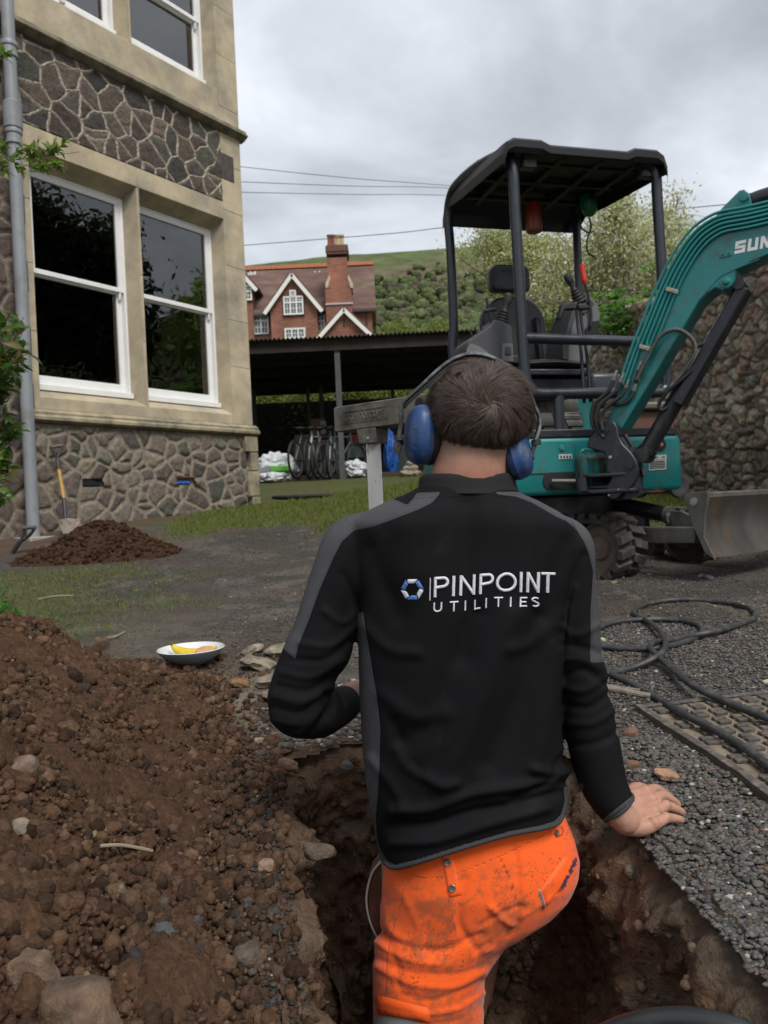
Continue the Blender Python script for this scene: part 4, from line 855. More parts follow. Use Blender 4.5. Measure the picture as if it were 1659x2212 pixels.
def limb(mb, pts, n=20, k=6, flat=None):
    P = crom([W(a, b, c) for a, b, c, r in pts], k); r = np.interp(np.linspace(0, len(pts) - 1, len(P)), np.arange(len(pts)), [q[3] for q in pts])
    mb.tube(P, r, n, flat=flat); mb.ell(P[0], (r[0],) * 3, sub=3); mb.ell(P[-1], (r[-1] * .98,) * 3, sub=3)
def sdline(px, py, P):
    d = np.full(len(px), 1e9)
    for (x1, y1), (x2, y2) in zip(P, P[1:]):
        vx, vy = x2 - x1, y2 - y1; t = np.clip(((px - x1) * vx + (py - y1) * vy) / (vx * vx + vy * vy + 1e-9), 0, 1)
        d = np.minimum(d, np.hypot(px - x1 - t * vx, py - y1 - t * vy))
    return d
def sdpoly(px, py, P):
    d = sdline(px, py, list(P) + [P[0]]); return np.where(inpoly(px, py, P), d, -d)
def folds(V, Q, FL, nz=0., nsc=18, it=1):
    N_ = vnormals(V, Q); px, py, _ = projv(V); h = np.zeros(len(V))
    for P, wd, am in FL:
        P = [tuple(q[:2]) for q in crom([(a, b, 0) for a, b in P], 5)]; d = sdline(px, py, P)
        L_ = np.hypot(px - P[0][0], py - P[0][1]); tot = math.hypot(P[-1][0] - P[0][0], P[-1][1] - P[0][1]) + 1e-6
        h += am * np.exp(-(d / wd) ** 2)
    if nz: h += nz * (fbm(V[:, 0] * nsc + V[:, 1] * 7, V[:, 2] * nsc * .7, 99, 4) - .5) * 2
    return V + N_ * h[:, None]
person = None
# --- skin body: one continuous mesh (head, neck, arms, legs, both hands) under the clothes
sk = MB()
hc = W(1035, 896, 1.385)
sk.ell(hc, (.080, .097, .087)); sk.ell(hc + [0, .035, -.075], (.058, .065, .055)); sk.ell(hc + [-.003, .085, -.115], (.028, .022, .022))
sk.ell(hc + [0, .103, -.03], (.013, .022, .022)); sk.ell(hc + [0, .088, -.075], (.026, .014, .009)); sk.ell(hc + [0, .08, .02], (.055, .02, .016))
for s_ in (-1, 1): sk.ell(hc + [s_ * .083, .01, -.03], (.010, .022, .034))
limb(sk, [(1032, 925, 1.385, .070), (1020, 985, 1.375, .0655), (1012, 1040, 1.38, .068), (1010, 1085, 1.40, .080)], flat=(1, 1))
limb(sk, [(1010, 1120, 1.41, .07), (1005, 1300, 1.42, .08), (1005, 1500, 1.42, .08), (1015, 1750, 1.44, .085)])
limb(sk, [(1010, 1130, 1.41, .06), (780, 1180, 1.41, .045), (700, 1360, 1.41, .040), (645, 1520, 1.41, .038), (695, 1536, 1.46, .032), (735, 1522, 1.54, .026)])
limb(sk, [(1010, 1130, 1.41, .06), (1220, 1180, 1.41, .034), (1248, 1350, 1.41, .029), (1265, 1520, 1.42, .036), (1305, 1670, 1.40, .031), (1333, 1748, 1.387, .0265), (1352, 1772, 1.386, .027)])
limb(sk, [(925, 1850, 1.46, .09), (928, 2212, 1.45, .085), (935, 2500, 1.47, .055), (940, 2840, 1.52, .045)])
limb(sk, [(1120, 1860, 1.46, .09), (1060, 1935, 1.76, .06), (990, 2300, 1.72, .045), (985, 2560, 1.72, .04)])
bv, bq = remesh(sk, .0062, 6)
# hands at fine resolution, merged with the forearm ends
def chain(mb, pts, n=14):
    P = crom([W(a, b, c) for a, b, c, r in pts], 5); r = np.interp(np.linspace(0, len(pts) - 1, len(P)), np.arange(len(pts)), [q[3] for q in pts]); mb.tube(P, r, n); mb.ell(P[-1], (r[-1],) * 3, sub=2); mb.ell(P[0], (r[0],) * 3, sub=2)
hd = MB()
limb(hd, [(1310, 1685, 1.395, .029), (1330, 1742, 1.387, .0265), (1345, 1764, 1.386, .0265), (1362, 1778, 1.392, .0235)])
chain(hd, [(1352, 1782, 1.385, .019), (1385, 1788, 1.385, .0155), (1414, 1781, 1.388, .0115)]); chain(hd, [(1350, 1762, 1.395, .021), (1383, 1760, 1.408, .0175), (1412, 1757, 1.425, .0125)])
chain(hd, [(1352, 1748, 1.41, .020), (1380, 1737, 1.43, .0165), (1405, 1731, 1.452, .0125)]); chain(hd, [(1352, 1735, 1.42, .018), (1376, 1720, 1.455, .0155), (1395, 1714, 1.478, .0125)])
chain(hd, [(1414, 1780, 1.388, .0112), (1438, 1768, 1.405, .0094), (1456, 1768, 1.418, .0084), (1471, 1771, 1.428, .0072)])
chain(hd, [(1412, 1755, 1.425, .0122), (1438, 1742, 1.447, .0102), (1458, 1747, 1.46, .009), (1472, 1754, 1.468, .0078)])
chain(hd, [(1405, 1730, 1.452, .0122), (1430, 1719, 1.48, .0102), (1450, 1728, 1.495, .0092), (1463, 1738, 1.505, .008)])
chain(hd, [(1395, 1714, 1.478, .012), (1414, 1704, 1.51, .0098), (1432, 1712, 1.53, .009), (1444, 1720, 1.545, .0078)])
chain(hd, [(1358, 1742, 1.425, .018), (1368, 1712, 1.475, .0155), (1380, 1702, 1.52, .0115), (1394, 1704, 1.545, .0095)])
for p_, r_ in (((1413, 1778, 1.385), .0118), ((1412, 1753, 1.422), .013), ((1405, 1728, 1.449), .013), ((1394, 1711, 1.474), .0128), ((1438, 1765, 1.403), .0098), ((1438, 1739, 1.445), .0107)): hd.ell(W(*p_), (r_,) * 3, sub=2)
hv1, hq1 = remesh(hd, .0021, 6)
h2 = MB()
limb(h2, [(722, 1527, 1.52, .028), (745, 1517, 1.555, .030), (766, 1506, 1.585, .033), (800, 1500, 1.62, .034)])
for i in range(4): chain(h2, [(795, 1480 + i * 14, 1.62, .012), (822, 1478 + i * 14, 1.65, .010), (838, 1484 + i * 13, 1.63, .009), (828, 1490 + i * 12, 1.61, .008)])
chain(h2, [(775, 1485, 1.61, .014), (800, 1466, 1.62, .011), (822, 1468, 1.62, .009)])
hv2, hq2 = remesh(h2, .003, 5)
# weld: drop the coarse body where the fine hands take over; overlap inside the cuffs
Vb = np.concatenate([bv, hv1, hv2]); Qb = np.concatenate([bq, hq1 + len(bv), hq2 + len(bv) + len(hv1)])
px, py, pz = projv(Vb); n1 = fbm(Vb[:, 0] * 60, Vb[:, 2] * 60, 120, 4)
skin = np.tile(arr([.40, .215, .15]), (len(Vb), 1)) * (.9 + .2 * n1[:, None])
red = np.exp(-((py - 1045) / 30) ** 2) * (py < 1100); skin = mixc(skin, (.37, .145, .10), red * .85)
fade = sstep(1018, 915, py + (n1 - .5) * 20) * (py < 1050); skin = mixc(skin, (.115, .082, .066), fade * .92)
for (a, b) in ((1413, 1775), (1412, 1752), (1405, 1727), (1394, 1711), (1440, 1764), (1440, 1739), (1432, 1717)): skin = mixc(skin, (.42, .19, .145), np.exp(-(((px - a) ** 2 + (py - b) ** 2) / 70)) * .55)
person = tag(fastmesh('person', Vb, Qb, mat('skin', (.5, .3, .2), .55, attr='col', sss=.06, bump=.35, bscale=260, bdist=.0015, var=.08, vscale=60, spec=.35), col=skin),
             'man seen from behind in black jacket and orange trousers, standing in the pit', 'person')
# nails on the right hand
# --- jacket
jk = MB()
loft(jk, [(1052, 905, 1108, 1.392, .078), (1068, 880, 1125, 1.395, .088), (1082, 845, 1160, 1.40, .096), (1103, 795, 1203, 1.40, .103), (1128, 756, 1238, 1.402, .108), (1180, 752, 1248, 1.41, .115), (1250, 764, 1234, 1.413, .12), (1320, 774, 1218, 1.416, .122),
          (1420, 775, 1207, 1.418, .118), (1500, 777, 1205, 1.42, .114), (1600, 781, 1212, 1.425, .112), (1680, 788, 1223, 1.43, .114), (1750, 800, 1226, 1.435, .118), (1810, 812, 1226, 1.44, .124), (1900, 835, 1235, 1.445, .13)], p=.88)
limb(jk, [(800, 1160, 1.405, .047), (757, 1178, 1.405, .051), (738, 1230, 1.405, .0515), (718, 1290, 1.407, .0525), (700, 1365, 1.41, .058), (688, 1400, 1.41, .061), (663, 1450, 1.41, .0555), (644, 1510, 1.408, .0555), (646, 1532, 1.412, .0525), (690, 1541, 1.45, .0465), (716, 1532, 1.50, .039), (736, 1523, 1.54, .033)], n=28)
limb(jk, [(1195, 1160, 1.405, .046), (1228, 1180, 1.405, .046), (1238, 1240, 1.405, .040), (1246, 1300, 1.405, .0385), (1251, 1380, 1.405, .0385), (1258, 1460, 1.41, .042), (1270, 1540, 1.413, .0455), (1283, 1610, 1.41, .0465), (1303, 1690, 1.40, .0425), (1330, 1742, 1.388, .0365)], n=28)
jv, jq = remesh(jk, .0042, 14)
FL = []
def fl(P, wd, am): FL.append((P, wd, am))
# sleeve wrinkles
for i, (P, s_) in enumerate([([(610, 1452), (672, 1462), (738, 1425)], 1), ([(600, 1482), (665, 1492), (728, 1455)], -1), ([(592, 1503), (655, 1516), (716, 1482)], 1), ([(586, 1528), (650, 1540), (700, 1500)], -1), ([(592, 1556), (655, 1562), (712, 1515)], 1),
                             ([(630, 1425), (700, 1425), (760, 1385)], -1), ([(650, 1390), (715, 1395), (768, 1350)], 1), ([(680, 1578), (700, 1545), (706, 1500)], -1), ([(715, 1570), (724, 1535), (722, 1495)], 1), ([(640, 1585), (672, 1560), (690, 1505)], 1),
                             ([(740, 1240), (765, 1290), (775, 1340)], -1), ([(700, 1320), (740, 1345), (770, 1320)], 1)]): fl(P, 8, s_ * .0042)
for P, s_ in [([(1210, 1352), (1250, 1372), (1290, 1350)], 1), ([(1210, 1392), (1255, 1398), (1300, 1412)], -1), ([(1214, 1425), (1258, 1425), (1300, 1448)], 1), ([(1216, 1462), (1262, 1448), (1306, 1478)], -1), ([(1214, 1482), (1262, 1492), (1312, 1458)], 1),
              ([(1218, 1520), (1270, 1530), (1318, 1500)], -1), ([(1222, 1562), (1280, 1562), (1330, 1532)], 1), ([(1236, 1610), (1290, 1605), (1338, 1580)], -1), ([(1215, 1340), (1240, 1250), (1262, 1200)], -1), ([(1225, 1420), (1232, 1330), (1240, 1270)], 1)]: fl(P, 8, s_ * .0046)
# back
for P, wd, am in [([(1105, 1330), (1050, 1480), (985, 1640), (960, 1700)], 30, .0055), ([(1030, 1330), (975, 1450), (930, 1560), (880, 1600)], 26, -.004), ([(1165, 1340), (1125, 1500), (1060, 1650)], 26, -.0045), ([(1200, 1400), (1180, 1550), (1160, 1650)], 22, .004),
                  ([(860, 1620), (890, 1660), (950, 1690), (985, 1690)], 13, .0045), ([(850, 1560), (870, 1630), (905, 1665)], 12, -.0035), ([(830, 1500), (900, 1550), (960, 1540)], 18, .003), ([(850, 1750), (930, 1745), (1010, 1715), (1100, 1700), (1190, 1690)], 13, .0055),
                  ([(840, 1785), (930, 1782), (1020, 1755), (1110, 1740), (1210, 1712)], 11, -.0048), ([(850, 1820), (940, 1815), (1040, 1785), (1180, 1745)], 12, .0042), ([(1215, 1640), (1180, 1690), (1110, 1725)], 11, -.004), ([(800, 1640), (850, 1700), (870, 1740)], 12, .003),
                  ([(1225, 1665), (1195, 1670), (1150, 1660)], 10, .005), ([(1228, 1690), (1200, 1695), (1150, 1700)], 8, -.006), ([(800, 1190), (830, 1270), (860, 1330)], 24, -.0035), ([(1225, 1180), (1195, 1260), (1180, 1330)], 22, -.0035), ([(1010, 1090), (1008, 1250), (1005, 1420)], 28, -.004),
                  ([(880, 1150), (890, 1230)], 50, .004), ([(1130, 1150), (1130, 1240)], 50, .004), ([(780, 1340), (840, 1400), (900, 1410)], 14, .003), ([(1210, 1330), (1150, 1390), (1100, 1400)], 15, .003)]: fl(P, wd, am)
FL = [(P, wd, am * (1.75 if wd > 9 else .85)) for P, wd, am in FL]
jv = folds(jv, jq, FL, .0022, 9)
px, py, pz = projv(jv)
HEM = [(780, 1700), (800, 1790), (812, 1838), (830, 1866), (852, 1877), (900, 1866), (1000, 1834), (1100, 1805), (1170, 1792), (1203, 1782), (1220, 1764), (1228, 1735), (1236, 1700)]
HEMP = HEM + [(1236, 1000), (1480, 1000), (1480, 1900), (1600, 1900), (1600, 900), (400, 900), (400, 1700)]
keep = inpoly(px, py, [(400, 900), (400, 1700)] + HEM + [(1240, 1900), (1600, 1900), (1600, 900)])
keep &= ~((px - 1352) * .62 + (py - 1740) * .78 - 4 > 0) | (px < 1240)           # right cuff plane
keep &= ~((px > 741) & (px < 790) & (py > 1470) & (py < 1575) & (pz > 1.545))
Qj = jq[keep[jq].all(1)]
_e = np.sort(np.concatenate([Qj[:, [i, (i + 1) % 4]] for i in range(4)]), 1); _u, _c = np.unique(_e, axis=0, return_counts=True); bnd = np.unique(_u[_c == 1])
_hc = crom([(a, b, 0) for a, b in HEM], 14)[:, :2]; _d = np.hypot(px[bnd, None] - _hc[None, :, 0], py[bnd, None] - _hc[None, :, 1]); _n = _d.argmin(1); _ok = _d.min(1) < 9; bi = bnd[_ok]; tgt_ = _hc[_n[_ok]]
jv[bi] += ((tgt_[:, 0] - px[bi]) * pz[bi] / PX)[:, None] * R[None] - ((tgt_[:, 1] - py[bi]) * pz[bi] / PX)[:, None] * U[None]
_s = (px - 1352) * .62 + (py - 1740) * .78 - 4; _ok = (np.abs(_s[bnd]) < 9) & (px[bnd] > 1240); bi = bnd[_ok]
jv[bi] -= ((_s[bi] * .62) * pz[bi] / PX)[:, None] * R[None] - ((_s[bi] * .78) * pz[bi] / PX)[:, None] * U[None]
PAN = [[(880, 1090), (892, 1076), (900, 1064), (951, 1062), (949, 1069), (934, 1086), (907, 1100), (850, 1122), (810, 1137), (764, 1147), (739, 1170), (720, 1206), (691, 1273), (667, 1340), (645, 1393), (638, 1425), (612, 1402), (520, 1380), (560, 1100), (760, 1040)],
       [(1066, 1062), (1100, 1062), (1300, 1062), (1345, 1250), (1345, 1431), (1275, 1432), (1274, 1407), (1276, 1372), (1275, 1324), (1278, 1276), (1281, 1235), (1272, 1198), (1262, 1172), (1246, 1146), (1224, 1126), (1202, 1117), (1180, 1104), (1149, 1086), (1114, 1073), (1077, 1069)],
       [(770, 1325), (785, 1321), (789, 1353), (803, 1436), (815, 1509), (822, 1574), (820, 1652), (816, 1721), (812, 1767), (815, 1813), (828, 1854), (845, 1885), (700, 1900), (700, 1600), (768, 1560), (768, 1330)],
       [(1217, 1700), (1260, 1690), (1260, 1780), (1216, 1775), (1221, 1740)]]
tor = (px > 768 - 6) & (px < 1240) | (py < 1200)
sd = np.full(len(jv), -99.)
onarm = (px < 772) & (py > 1330)
for i, P in enumerate(PAN):
    s_ = sdpoly(px, py, P)
    if i == 2: s_ = np.where(onarm, -30, s_)
    sd = np.maximum(sd, s_)
hemd = sdline(px, py, HEM); sdh = 9.5 - hemd; sdh = np.where((px > 1240) | (px < 775), -30, sdh)
cuffd = np.abs((px - 1352) * .62 + (py - 1740) * .78 + 1); sdh = np.maximum(sdh, np.where((px > 1290) & (py > 1690), 7 - cuffd, -30))
sd = np.maximum(sd, sdh)
SEAM = [[(764, 1146), (780, 1200), (790, 1262), (785, 1321)], [(742, 1114), (764, 1147)], [(1244, 1143), (1240, 1210), (1238, 1290)], [(892, 1077), (950, 1073), (1066, 1072), (1100, 1074)], [(1236, 1128), (1246, 1146)]]
sm = np.full(len(jv), 99.)
for P in SEAM: sm = np.minimum(sm, sdline(px, py, P))
m_jk = bpy.data.materials.new('softshell'); m_jk.use_nodes = True
def jacket_mat(m):
    n = m.node_tree.nodes; l = m.node_tree.links; b = n['Principled BSDF']; b.inputs['Roughness'].default_value = .78; b.inputs['Sheen Weight'].default_value = 0; b.inputs['Sheen Roughness'].default_value = .4; b.inputs['Specular IOR Level'].default_value = .14
    a = n.new('ShaderNodeAttribute'); a.attribute_name = 'panel'; s = n.new('ShaderNodeSeparateXYZ'); l.new(a.outputs['Vector'], s.inputs[0])
    def mr(src, a0, a1, b0, b1):
        q = n.new('ShaderNodeMapRange'); q.inputs[1].default_value = a0; q.inputs[2].default_value = a1; q.inputs[3].default_value = b0; q.inputs[4].default_value = b1; l.new(src, q.inputs[0]); return q.outputs[0]
    def mth(op, x, y=None):
        q = n.new('ShaderNodeMath'); q.operation = op
        for i, v in enumerate((x, y)):
            if v is None: continue
            if isinstance(v, (int, float)): q.inputs[i].default_value = v
            else: l.new(v, q.inputs[i])
        return q.outputs[0]
    t = n.new('ShaderNodeTexCoord'); nz = n.new('ShaderNodeTexNoise'); nz.inputs['Scale'].default_value = 700; l.new(t.outputs['Object'], nz.inputs['Vector']); n2 = n.new('ShaderNodeTexNoise'); n2.inputs['Scale'].default_value = 9; n2.inputs['Detail'].default_value = 6; l.new(t.outputs['Object'], n2.inputs['Vector'])
    mask = mr(s.outputs[0], -.4, .4, 0, 1)
    mm = n.new('ShaderNodeMix'); mm.data_type = 'RGBA'; l.new(mask, mm.inputs[0]); mm.inputs[6].default_value = (.0058, .0055, .0066, 1); mm.inputs[7].default_value = (.060, .061, .066, 1)
    seam = mth('MINIMUM', mr(mth('ABSOLUTE', s.outputs[0]), .5, 1.6, .45, 1), mr(s.outputs[1], .5, 1.6, .5, 1))
    st = mr(mth('ABSOLUTE', mth('SUBTRACT', s.outputs[0], 4.2)), .3, .9, .7, 1)
    tot = mth('MULTIPLY', mth('MULTIPLY', seam, st), mr(n2.outputs[0], .3, .7, .82, 1.2)); 
    v = n.new('ShaderNodeVectorMath'); v.operation = 'SCALE'; l.new(mm.outputs[2], v.inputs[0]); l.new(tot, v.inputs['Scale']); du = n.new('ShaderNodeMix'); du.data_type = 'RGBA'; n3 = n.new('ShaderNodeTexNoise'); n3.inputs['Scale'].default_value = 14; n3.inputs['Detail'].default_value = 9; n3.inputs['Roughness'].default_value = .7; l.new(t.outputs['Object'], n3.inputs['Vector']); l.new(mr(n3.outputs[0], .56, .74, 0, .10), du.inputs[0]); l.new(v.outputs[0], du.inputs[6]); du.inputs[7].default_value = (.085, .065, .05, 1); l.new(du.outputs[2], b.inputs['Base Color'])
    bp = n.new('ShaderNodeBump'); bp.inputs['Strength'].default_value = .5; bp.inputs['Distance'].default_value = .0012
    l.new(mth('ADD', mth('MULTIPLY', seam, 1.5), mth('MULTIPLY', nz.outputs[0], .5)), bp.inputs['Height']); l.new(bp.outputs[0], b.inputs['Normal'])
jacket_mat(m_jk)
def setpanel(o, a, b):
    at = o.data.attributes.new('panel', 'FLOAT_VECTOR', 'POINT'); at.data.foreach_set('vector', np.stack([a, b, 0 * a], 1).astype(np.float32).ravel())
jacket = fastmesh('jacket', jv, Qj, m_jk, person); setpanel(jacket, sd, sm)
jm = jacket.modifiers.new('thick', 'SOLIDIFY'); jm.thickness = .0025; jm.offset = -1
JT = BVHTree.FromPolygons(jv.tolist(), Qj.tolist())
def onto(T, x, y, off):
    d = Vector(ray(x, y)).normalized(); h = T.ray_cast(Vector((0, 0, 0)), d, 10)
    if h[0] is None: return None
    n_ = h[1]; n_ = n_ if n_.dot(d) < 0 else -n_
    return np.array(h[0] + n_ * off)
# collar and cuff
cl = MB(); t = np.linspace(0, 2 * np.pi, 64, endpoint=False); cc_ = W(1009, 1056, 1.392)
prof = [(.0, -.012, .004), (.2, .0, .0), (.5, .012, -.001), (.8, .020, -.003), (1, .022, -.006), (1, .020, -.011), (.5, .0, -.010), (0, -.03, -.008)]
Vg = []
for q, dz, dr in prof:
    Vg.append(np.stack([cc_[0] + (.0885 + dr) * np.cos(t) * 1.0, cc_[1] + (.082 + dr) * np.sin(t), cc_[2] + dz - .006 * np.sin(t) + .004 * np.sin(t * 2 + 1) + .006 * np.abs(np.cos(t)) * 0], 1))
cl.grid(np.array(Vg), wrap=True); cl.build('collar', mat('collar_cloth', (.005, .005, .006), .85, bump=.3, bscale=400, bdist=.001), jacket, sharp=60)
wr = MB()
P = crom([W(a, b, c) for a, b, c in ((699, 1537, 1.465), (722, 1529, 1.50), (745, 1519, 1.548))], 12); rr_ = np.interp(np.arange(len(P)), [0, 12, len(P) - 1], [.0435, .0395, .0345]) + .0012 * np.sin(np.arange(len(P)) * 2.2)
wr.tube(P, rr_, 28, cap=False); wr.build('cuff', mat('cuff_cloth', (.006, .006, .007), .85, bump=.3, bscale=400, bdist=.001), jacket, sharp=60)
# hem binding and cuff binding
hp = [onto(JT, a, b, .0005) for a, b in [tuple(q[:2]) for q in crom([(min(max(a, 818), 1216), b - 3, 0) for a, b in HEM[3:-2]], 8)]]
hp = [p for p in hp if p is not None]
mb = MB(); mb.tube(hp, .0042, 10, flat=(1, 1)); m_bind = mat('grey_binding', (.028, .028, .031), .8, bump=.3, bscale=500, bdist=.001); mb.build('hem_binding', m_bind, jacket, sharp=0)
ca, cbx = W(1334, 1742, 1.388), W(1352, 1766, 1.386); cd = unit(cbx - ca); mb = MB(); tt_ = np.linspace(0, 2 * np.pi, 40, endpoint=False); xa = unit(np.cross(cd, [0, 1, 0])); ya = np.cross(cd, xa); cc0 = W(1336, 1745, 1.388)
mb.tube([cc0 - cd * .004 + .0338 * (xa * math.cos(q) + ya * math.sin(q)) for q in tt_], .0034, 8, closed=True); mb.build('cuff_binding', m_bind, jacket, sharp=0)
# embroidery
def strokes(mb, P, wd, off, col=0):
    P = np.array(P, float); seg = [P[0]]
    for a, b in zip(P, P[1:]):
        k = max(1, int(np.hypot(*(b - a)) / 2.2)); seg += [a + (b - a) * (i + 1) / k for i in range(k)]
    seg = np.array(seg); T = np.gradient(seg, axis=0) if len(seg) > 2 else np.tile(seg[-1] - seg[0], (2, 1)); T /= np.linalg.norm(T, axis=1)[:, None] + 1e-9; Nn = np.stack([-T[:, 1], T[:, 0]], 1)
    rows = []
    for j, h in ((-1, -.0004), (-.8, .0009), (0, .0013), (.8, .0009), (1, -.0004)):
        r = [onto(JT, *(s + n * wd / 2 * j), off + h) for s, n in zip(seg, Nn)]
        if any(q is None for q in r): return
        rows.append(r)
    mb.grid(np.array(rows), col)
X0_, X1_ = 937., 1198.
def bl(x): return float(np.interp(x, [937, 1000, 1050, 1095, 1198], [1290, 1286, 1282, 1278.3, 1280]))
def letter(ch, x0, x1, base, H, wd, mb):
    off = .0004; h = wd / 2
    def pt(u, v): x = x0 + (x1 - x0) * u; return (x + .03 * H * (v - .5), base(x) - H * v)
    def arcp(cx, cy, rx, ry, a0, a1, n=14): return [pt(cx + rx * math.cos(math.radians(a0 + (a1 - a0) * i / n)), cy + ry * math.sin(math.radians(a0 + (a1 - a0) * i / n))) for i in range(n + 1)]
    k = h / (x1 - x0 + 1e-6); kv = h / H; S_ = []
    if ch == 'P': S_ = [[pt(k, 0), pt(k, 1)], [pt(k, 1 - kv), pt(.6, 1 - kv)] + arcp(.6, .73 - kv * .2, .4 - k, .27 - kv * .8, 90, -90)[1:] + [pt(k, .46)]]
    if ch == 'I': S_ = [[pt(.5, 0), pt(.5, 1)]]
    if ch == 'N': S_ = [[pt(k, 0), pt(k, 1)], [pt(k, 1 - kv * .5), pt(1 - k, kv * .5)], [pt(1 - k, 0), pt(1 - k, 1)]]
    if ch == 'O': S_ = [arcp(.5, .5, .5 - k, .5 - kv, 0, 360, 40)]
    if ch == 'T': S_ = [[pt(0, 1 - kv), pt(1, 1 - kv)], [pt(.5, 0), pt(.5, 1 - kv)]]
    if ch == 'U': S_ = [[pt(k, 1), pt(k, .38)] + arcp(.5, .38, .5 - k, .38 - kv, 180, 360)[1:] + [pt(1 - k, 1)]]
    if ch == 'L': S_ = [[pt(k, 1), pt(k, 0)], [pt(k, kv), pt(1, kv)]]
    if ch == 'E': S_ = [[pt(k, 1), pt(k, 0)], [pt(k, kv), pt(1, kv)], [pt(k, .5), pt(.9, .5)], [pt(k, 1 - kv), pt(1, 1 - kv)]]
    if ch == 'S': S_ = [arcp(.5, .74, .42, .26 - kv, 35, 265, 12) + arcp(.5, .27, .46, .25 - kv * .6, 80, -150, 12)]
    for i, s in enumerate(S_): strokes(mb, s, wd, off + .00018 * i)
m_emb = mat('white_thread', (.66, .66, .72), .55, var=.18, vscale=420, bump=1, bscale=420, bdist=.0015, stretch=(1, 1, .35))
mb = MB()
for ch, a, b in (('P', 937, 970), ('I', 977, 983), ('N', 992.5, 1027), ('P', 1035, 1067), ('O', 1071, 1116.5), ('I', 1122.5, 1128.5), ('N', 1137, 1165.5), ('T', 1168, 1198)): letter(ch, a, b, bl, 43.5 if ch != 'O' else 42, 6.3, mb)
b2 = lambda x: float(np.interp(x, [937, 980, 1030, 1050, 1070, 1164], [1323, 1320.2, 1316.5, 1312.8, 1310.8, 1311]))
for ch, a, b in (('U', 936, 955), ('T', 971, 989.5), ('I', 1003, 1007), ('L', 1024, 1038.5), ('I', 1048, 1052), ('T', 1067, 1086), ('I', 1101, 1105), ('E', 1122.5, 1137.5), ('S', 1148, 1164)): letter(ch, a, b, b2, 21.5, 3.5, mb)
strokes(mb, [(929.5, 1248), (928.5, 1297)], 2.2, .0004)
mb.build('embroidered_lettering', m_emb, jacket, sharp=0)
for q in (0, 1):
    mb = MB()
    for i in range(6):
        if i % 2 != q: continue
        a0 = math.radians(60 * i + 60); a1 = math.radians(60 * i + 120); c0 = (890.5, 1273.5)
        o0 = np.array([26.4 * math.cos(a0), -26.2 * math.sin(a0)]); o1 = np.array([26.4 * math.cos(a1), -26.2 * math.sin(a1)]); i1 = np.array([14.5 * math.cos(a1), -14.3 * math.sin(a1)]); i0 = np.array([14.5 * math.cos(a0), -14.3 * math.sin(a0)])
        A0 = o0 * .985 + o1 * .015; A1 = o1 * .95 + o0 * .05; B1 = i1 + (i1 - i0) * .20; B0 = i0 + (i1 - i0) * .26
        rows = []
        for v_ in np.linspace(0, 1, 6):
            p0 = A0 + (B0 - A0) * v_; p1 = A1 + (B1 - A1) * v_
            rows.append([onto(JT, c0[0] + (p0 + (p1 - p0) * u)[0], c0[1] + (p0 + (p1 - p0) * u)[1], .0012 if 0 < v_ < 1 and 0 < u < 1 else -.0004) for u in np.linspace(0, 1, 8)])
        if all(r is not None for rr in rows for r in rr): mb.grid(np.array(rows))
    mb.build('embroidered_emblem', m_emb if q == 0 else mat('blue_thread', (.07, .20, .50), .55, var=.25, vscale=420, bump=1, bscale=420, bdist=.0015), jacket, sharp=0)
# --- trousers
tr = MB()
loft(tr, [(1690, 822, 1208, 1.44, .095), (1760, 824, 1218, 1.443, .102), (1805, 828, 1238, 1.447, .112), (1850, 828, 1250, 1.45, .12), (1882, 827, 1247, 1.452, .124), (1918, 825, 1232, 1.456, .122), (1950, 824, 1202, 1.458, .118), (1978, 822, 1155, 1.458, .115), (2008, 818, 1102, 1.455, .112), (2050, 809, 1074, 1.452, .108), (2087, 806, 1049, 1.45, .105), (2125, 806, 1047, 1.45, .104), (2212, 807, 1044, 1.45, .10), (2350, 850, 1025, 1.46, .092)], p=.92)
limb(tr, [(928, 2212, 1.45, .098), (930, 2350, 1.46, .090), (935, 2500, 1.47, .080), (940, 2840, 1.52, .075)], n=32)
limb(tr, [(1150, 1868, 1.49, .075), (1135, 1885, 1.56, .078), (1080, 1910, 1.64, .074), (1020, 1940, 1.76, .072), (965, 2120, 1.755, .066), (955, 2350, 1.73, .062), (955, 2560, 1.72, .058)], n=28)
tv, tq = remesh(tr, .0042, 9)
TF = [([(1005, 1900), (990, 1990), (1035, 2060)], 12, -.004), ([(1112, 1830), (1120, 1900), (1118, 1990), (1100, 2020)], 10, -.008)]
for i, (P, wd, am) in enumerate([([(815, 2010), (870, 2040), (950, 2055), (1040, 2020)], 10, -.006), ([(812, 2035), (880, 2072), (970, 2080), (1060, 2050)], 10, .006), ([(810, 2068), (880, 2098), (980, 2105), (1055, 2085)], 9, -.005), ([(815, 2090), (890, 2125), (980, 2130), (1045, 2100)], 10, .006),
    ([(870, 2150), (940, 2160), (1040, 2120)], 9, -.005), ([(900, 2190), (980, 2180), (1045, 2145)], 9, .005), ([(930, 2215), (1000, 2200), (1045, 2175)], 8, -.004), ([(830, 1960), (850, 2020), (900, 2050)], 14, .005), ([(1060, 1960), (1085, 1985), (1110, 2000)], 8, .006),
    ([(1040, 2000), (1080, 1975), (1130, 1960)], 9, -.006), ([(1120, 1985), (1160, 1960), (1200, 1935)], 8, .005), ([(850, 1905), (900, 1990), (900, 2060)], 15, .003), ([(960, 2080), (1010, 2070), (1055, 2040)], 8, -.004), ([(812, 2000), (850, 2060), (860, 2130)], 12, -.004)]): TF.append((P, wd, am))
rgf = np.random.default_rng(8); TF = [(P, wd * rgf.uniform(.6, .9), am * rgf.uniform(.45, .85) if abs(am) < .0075 else am * .5) for P, wd, am in TF]
tv = folds(tv, tq, TF, .0028, 8)
px, py, pz = projv(tv)
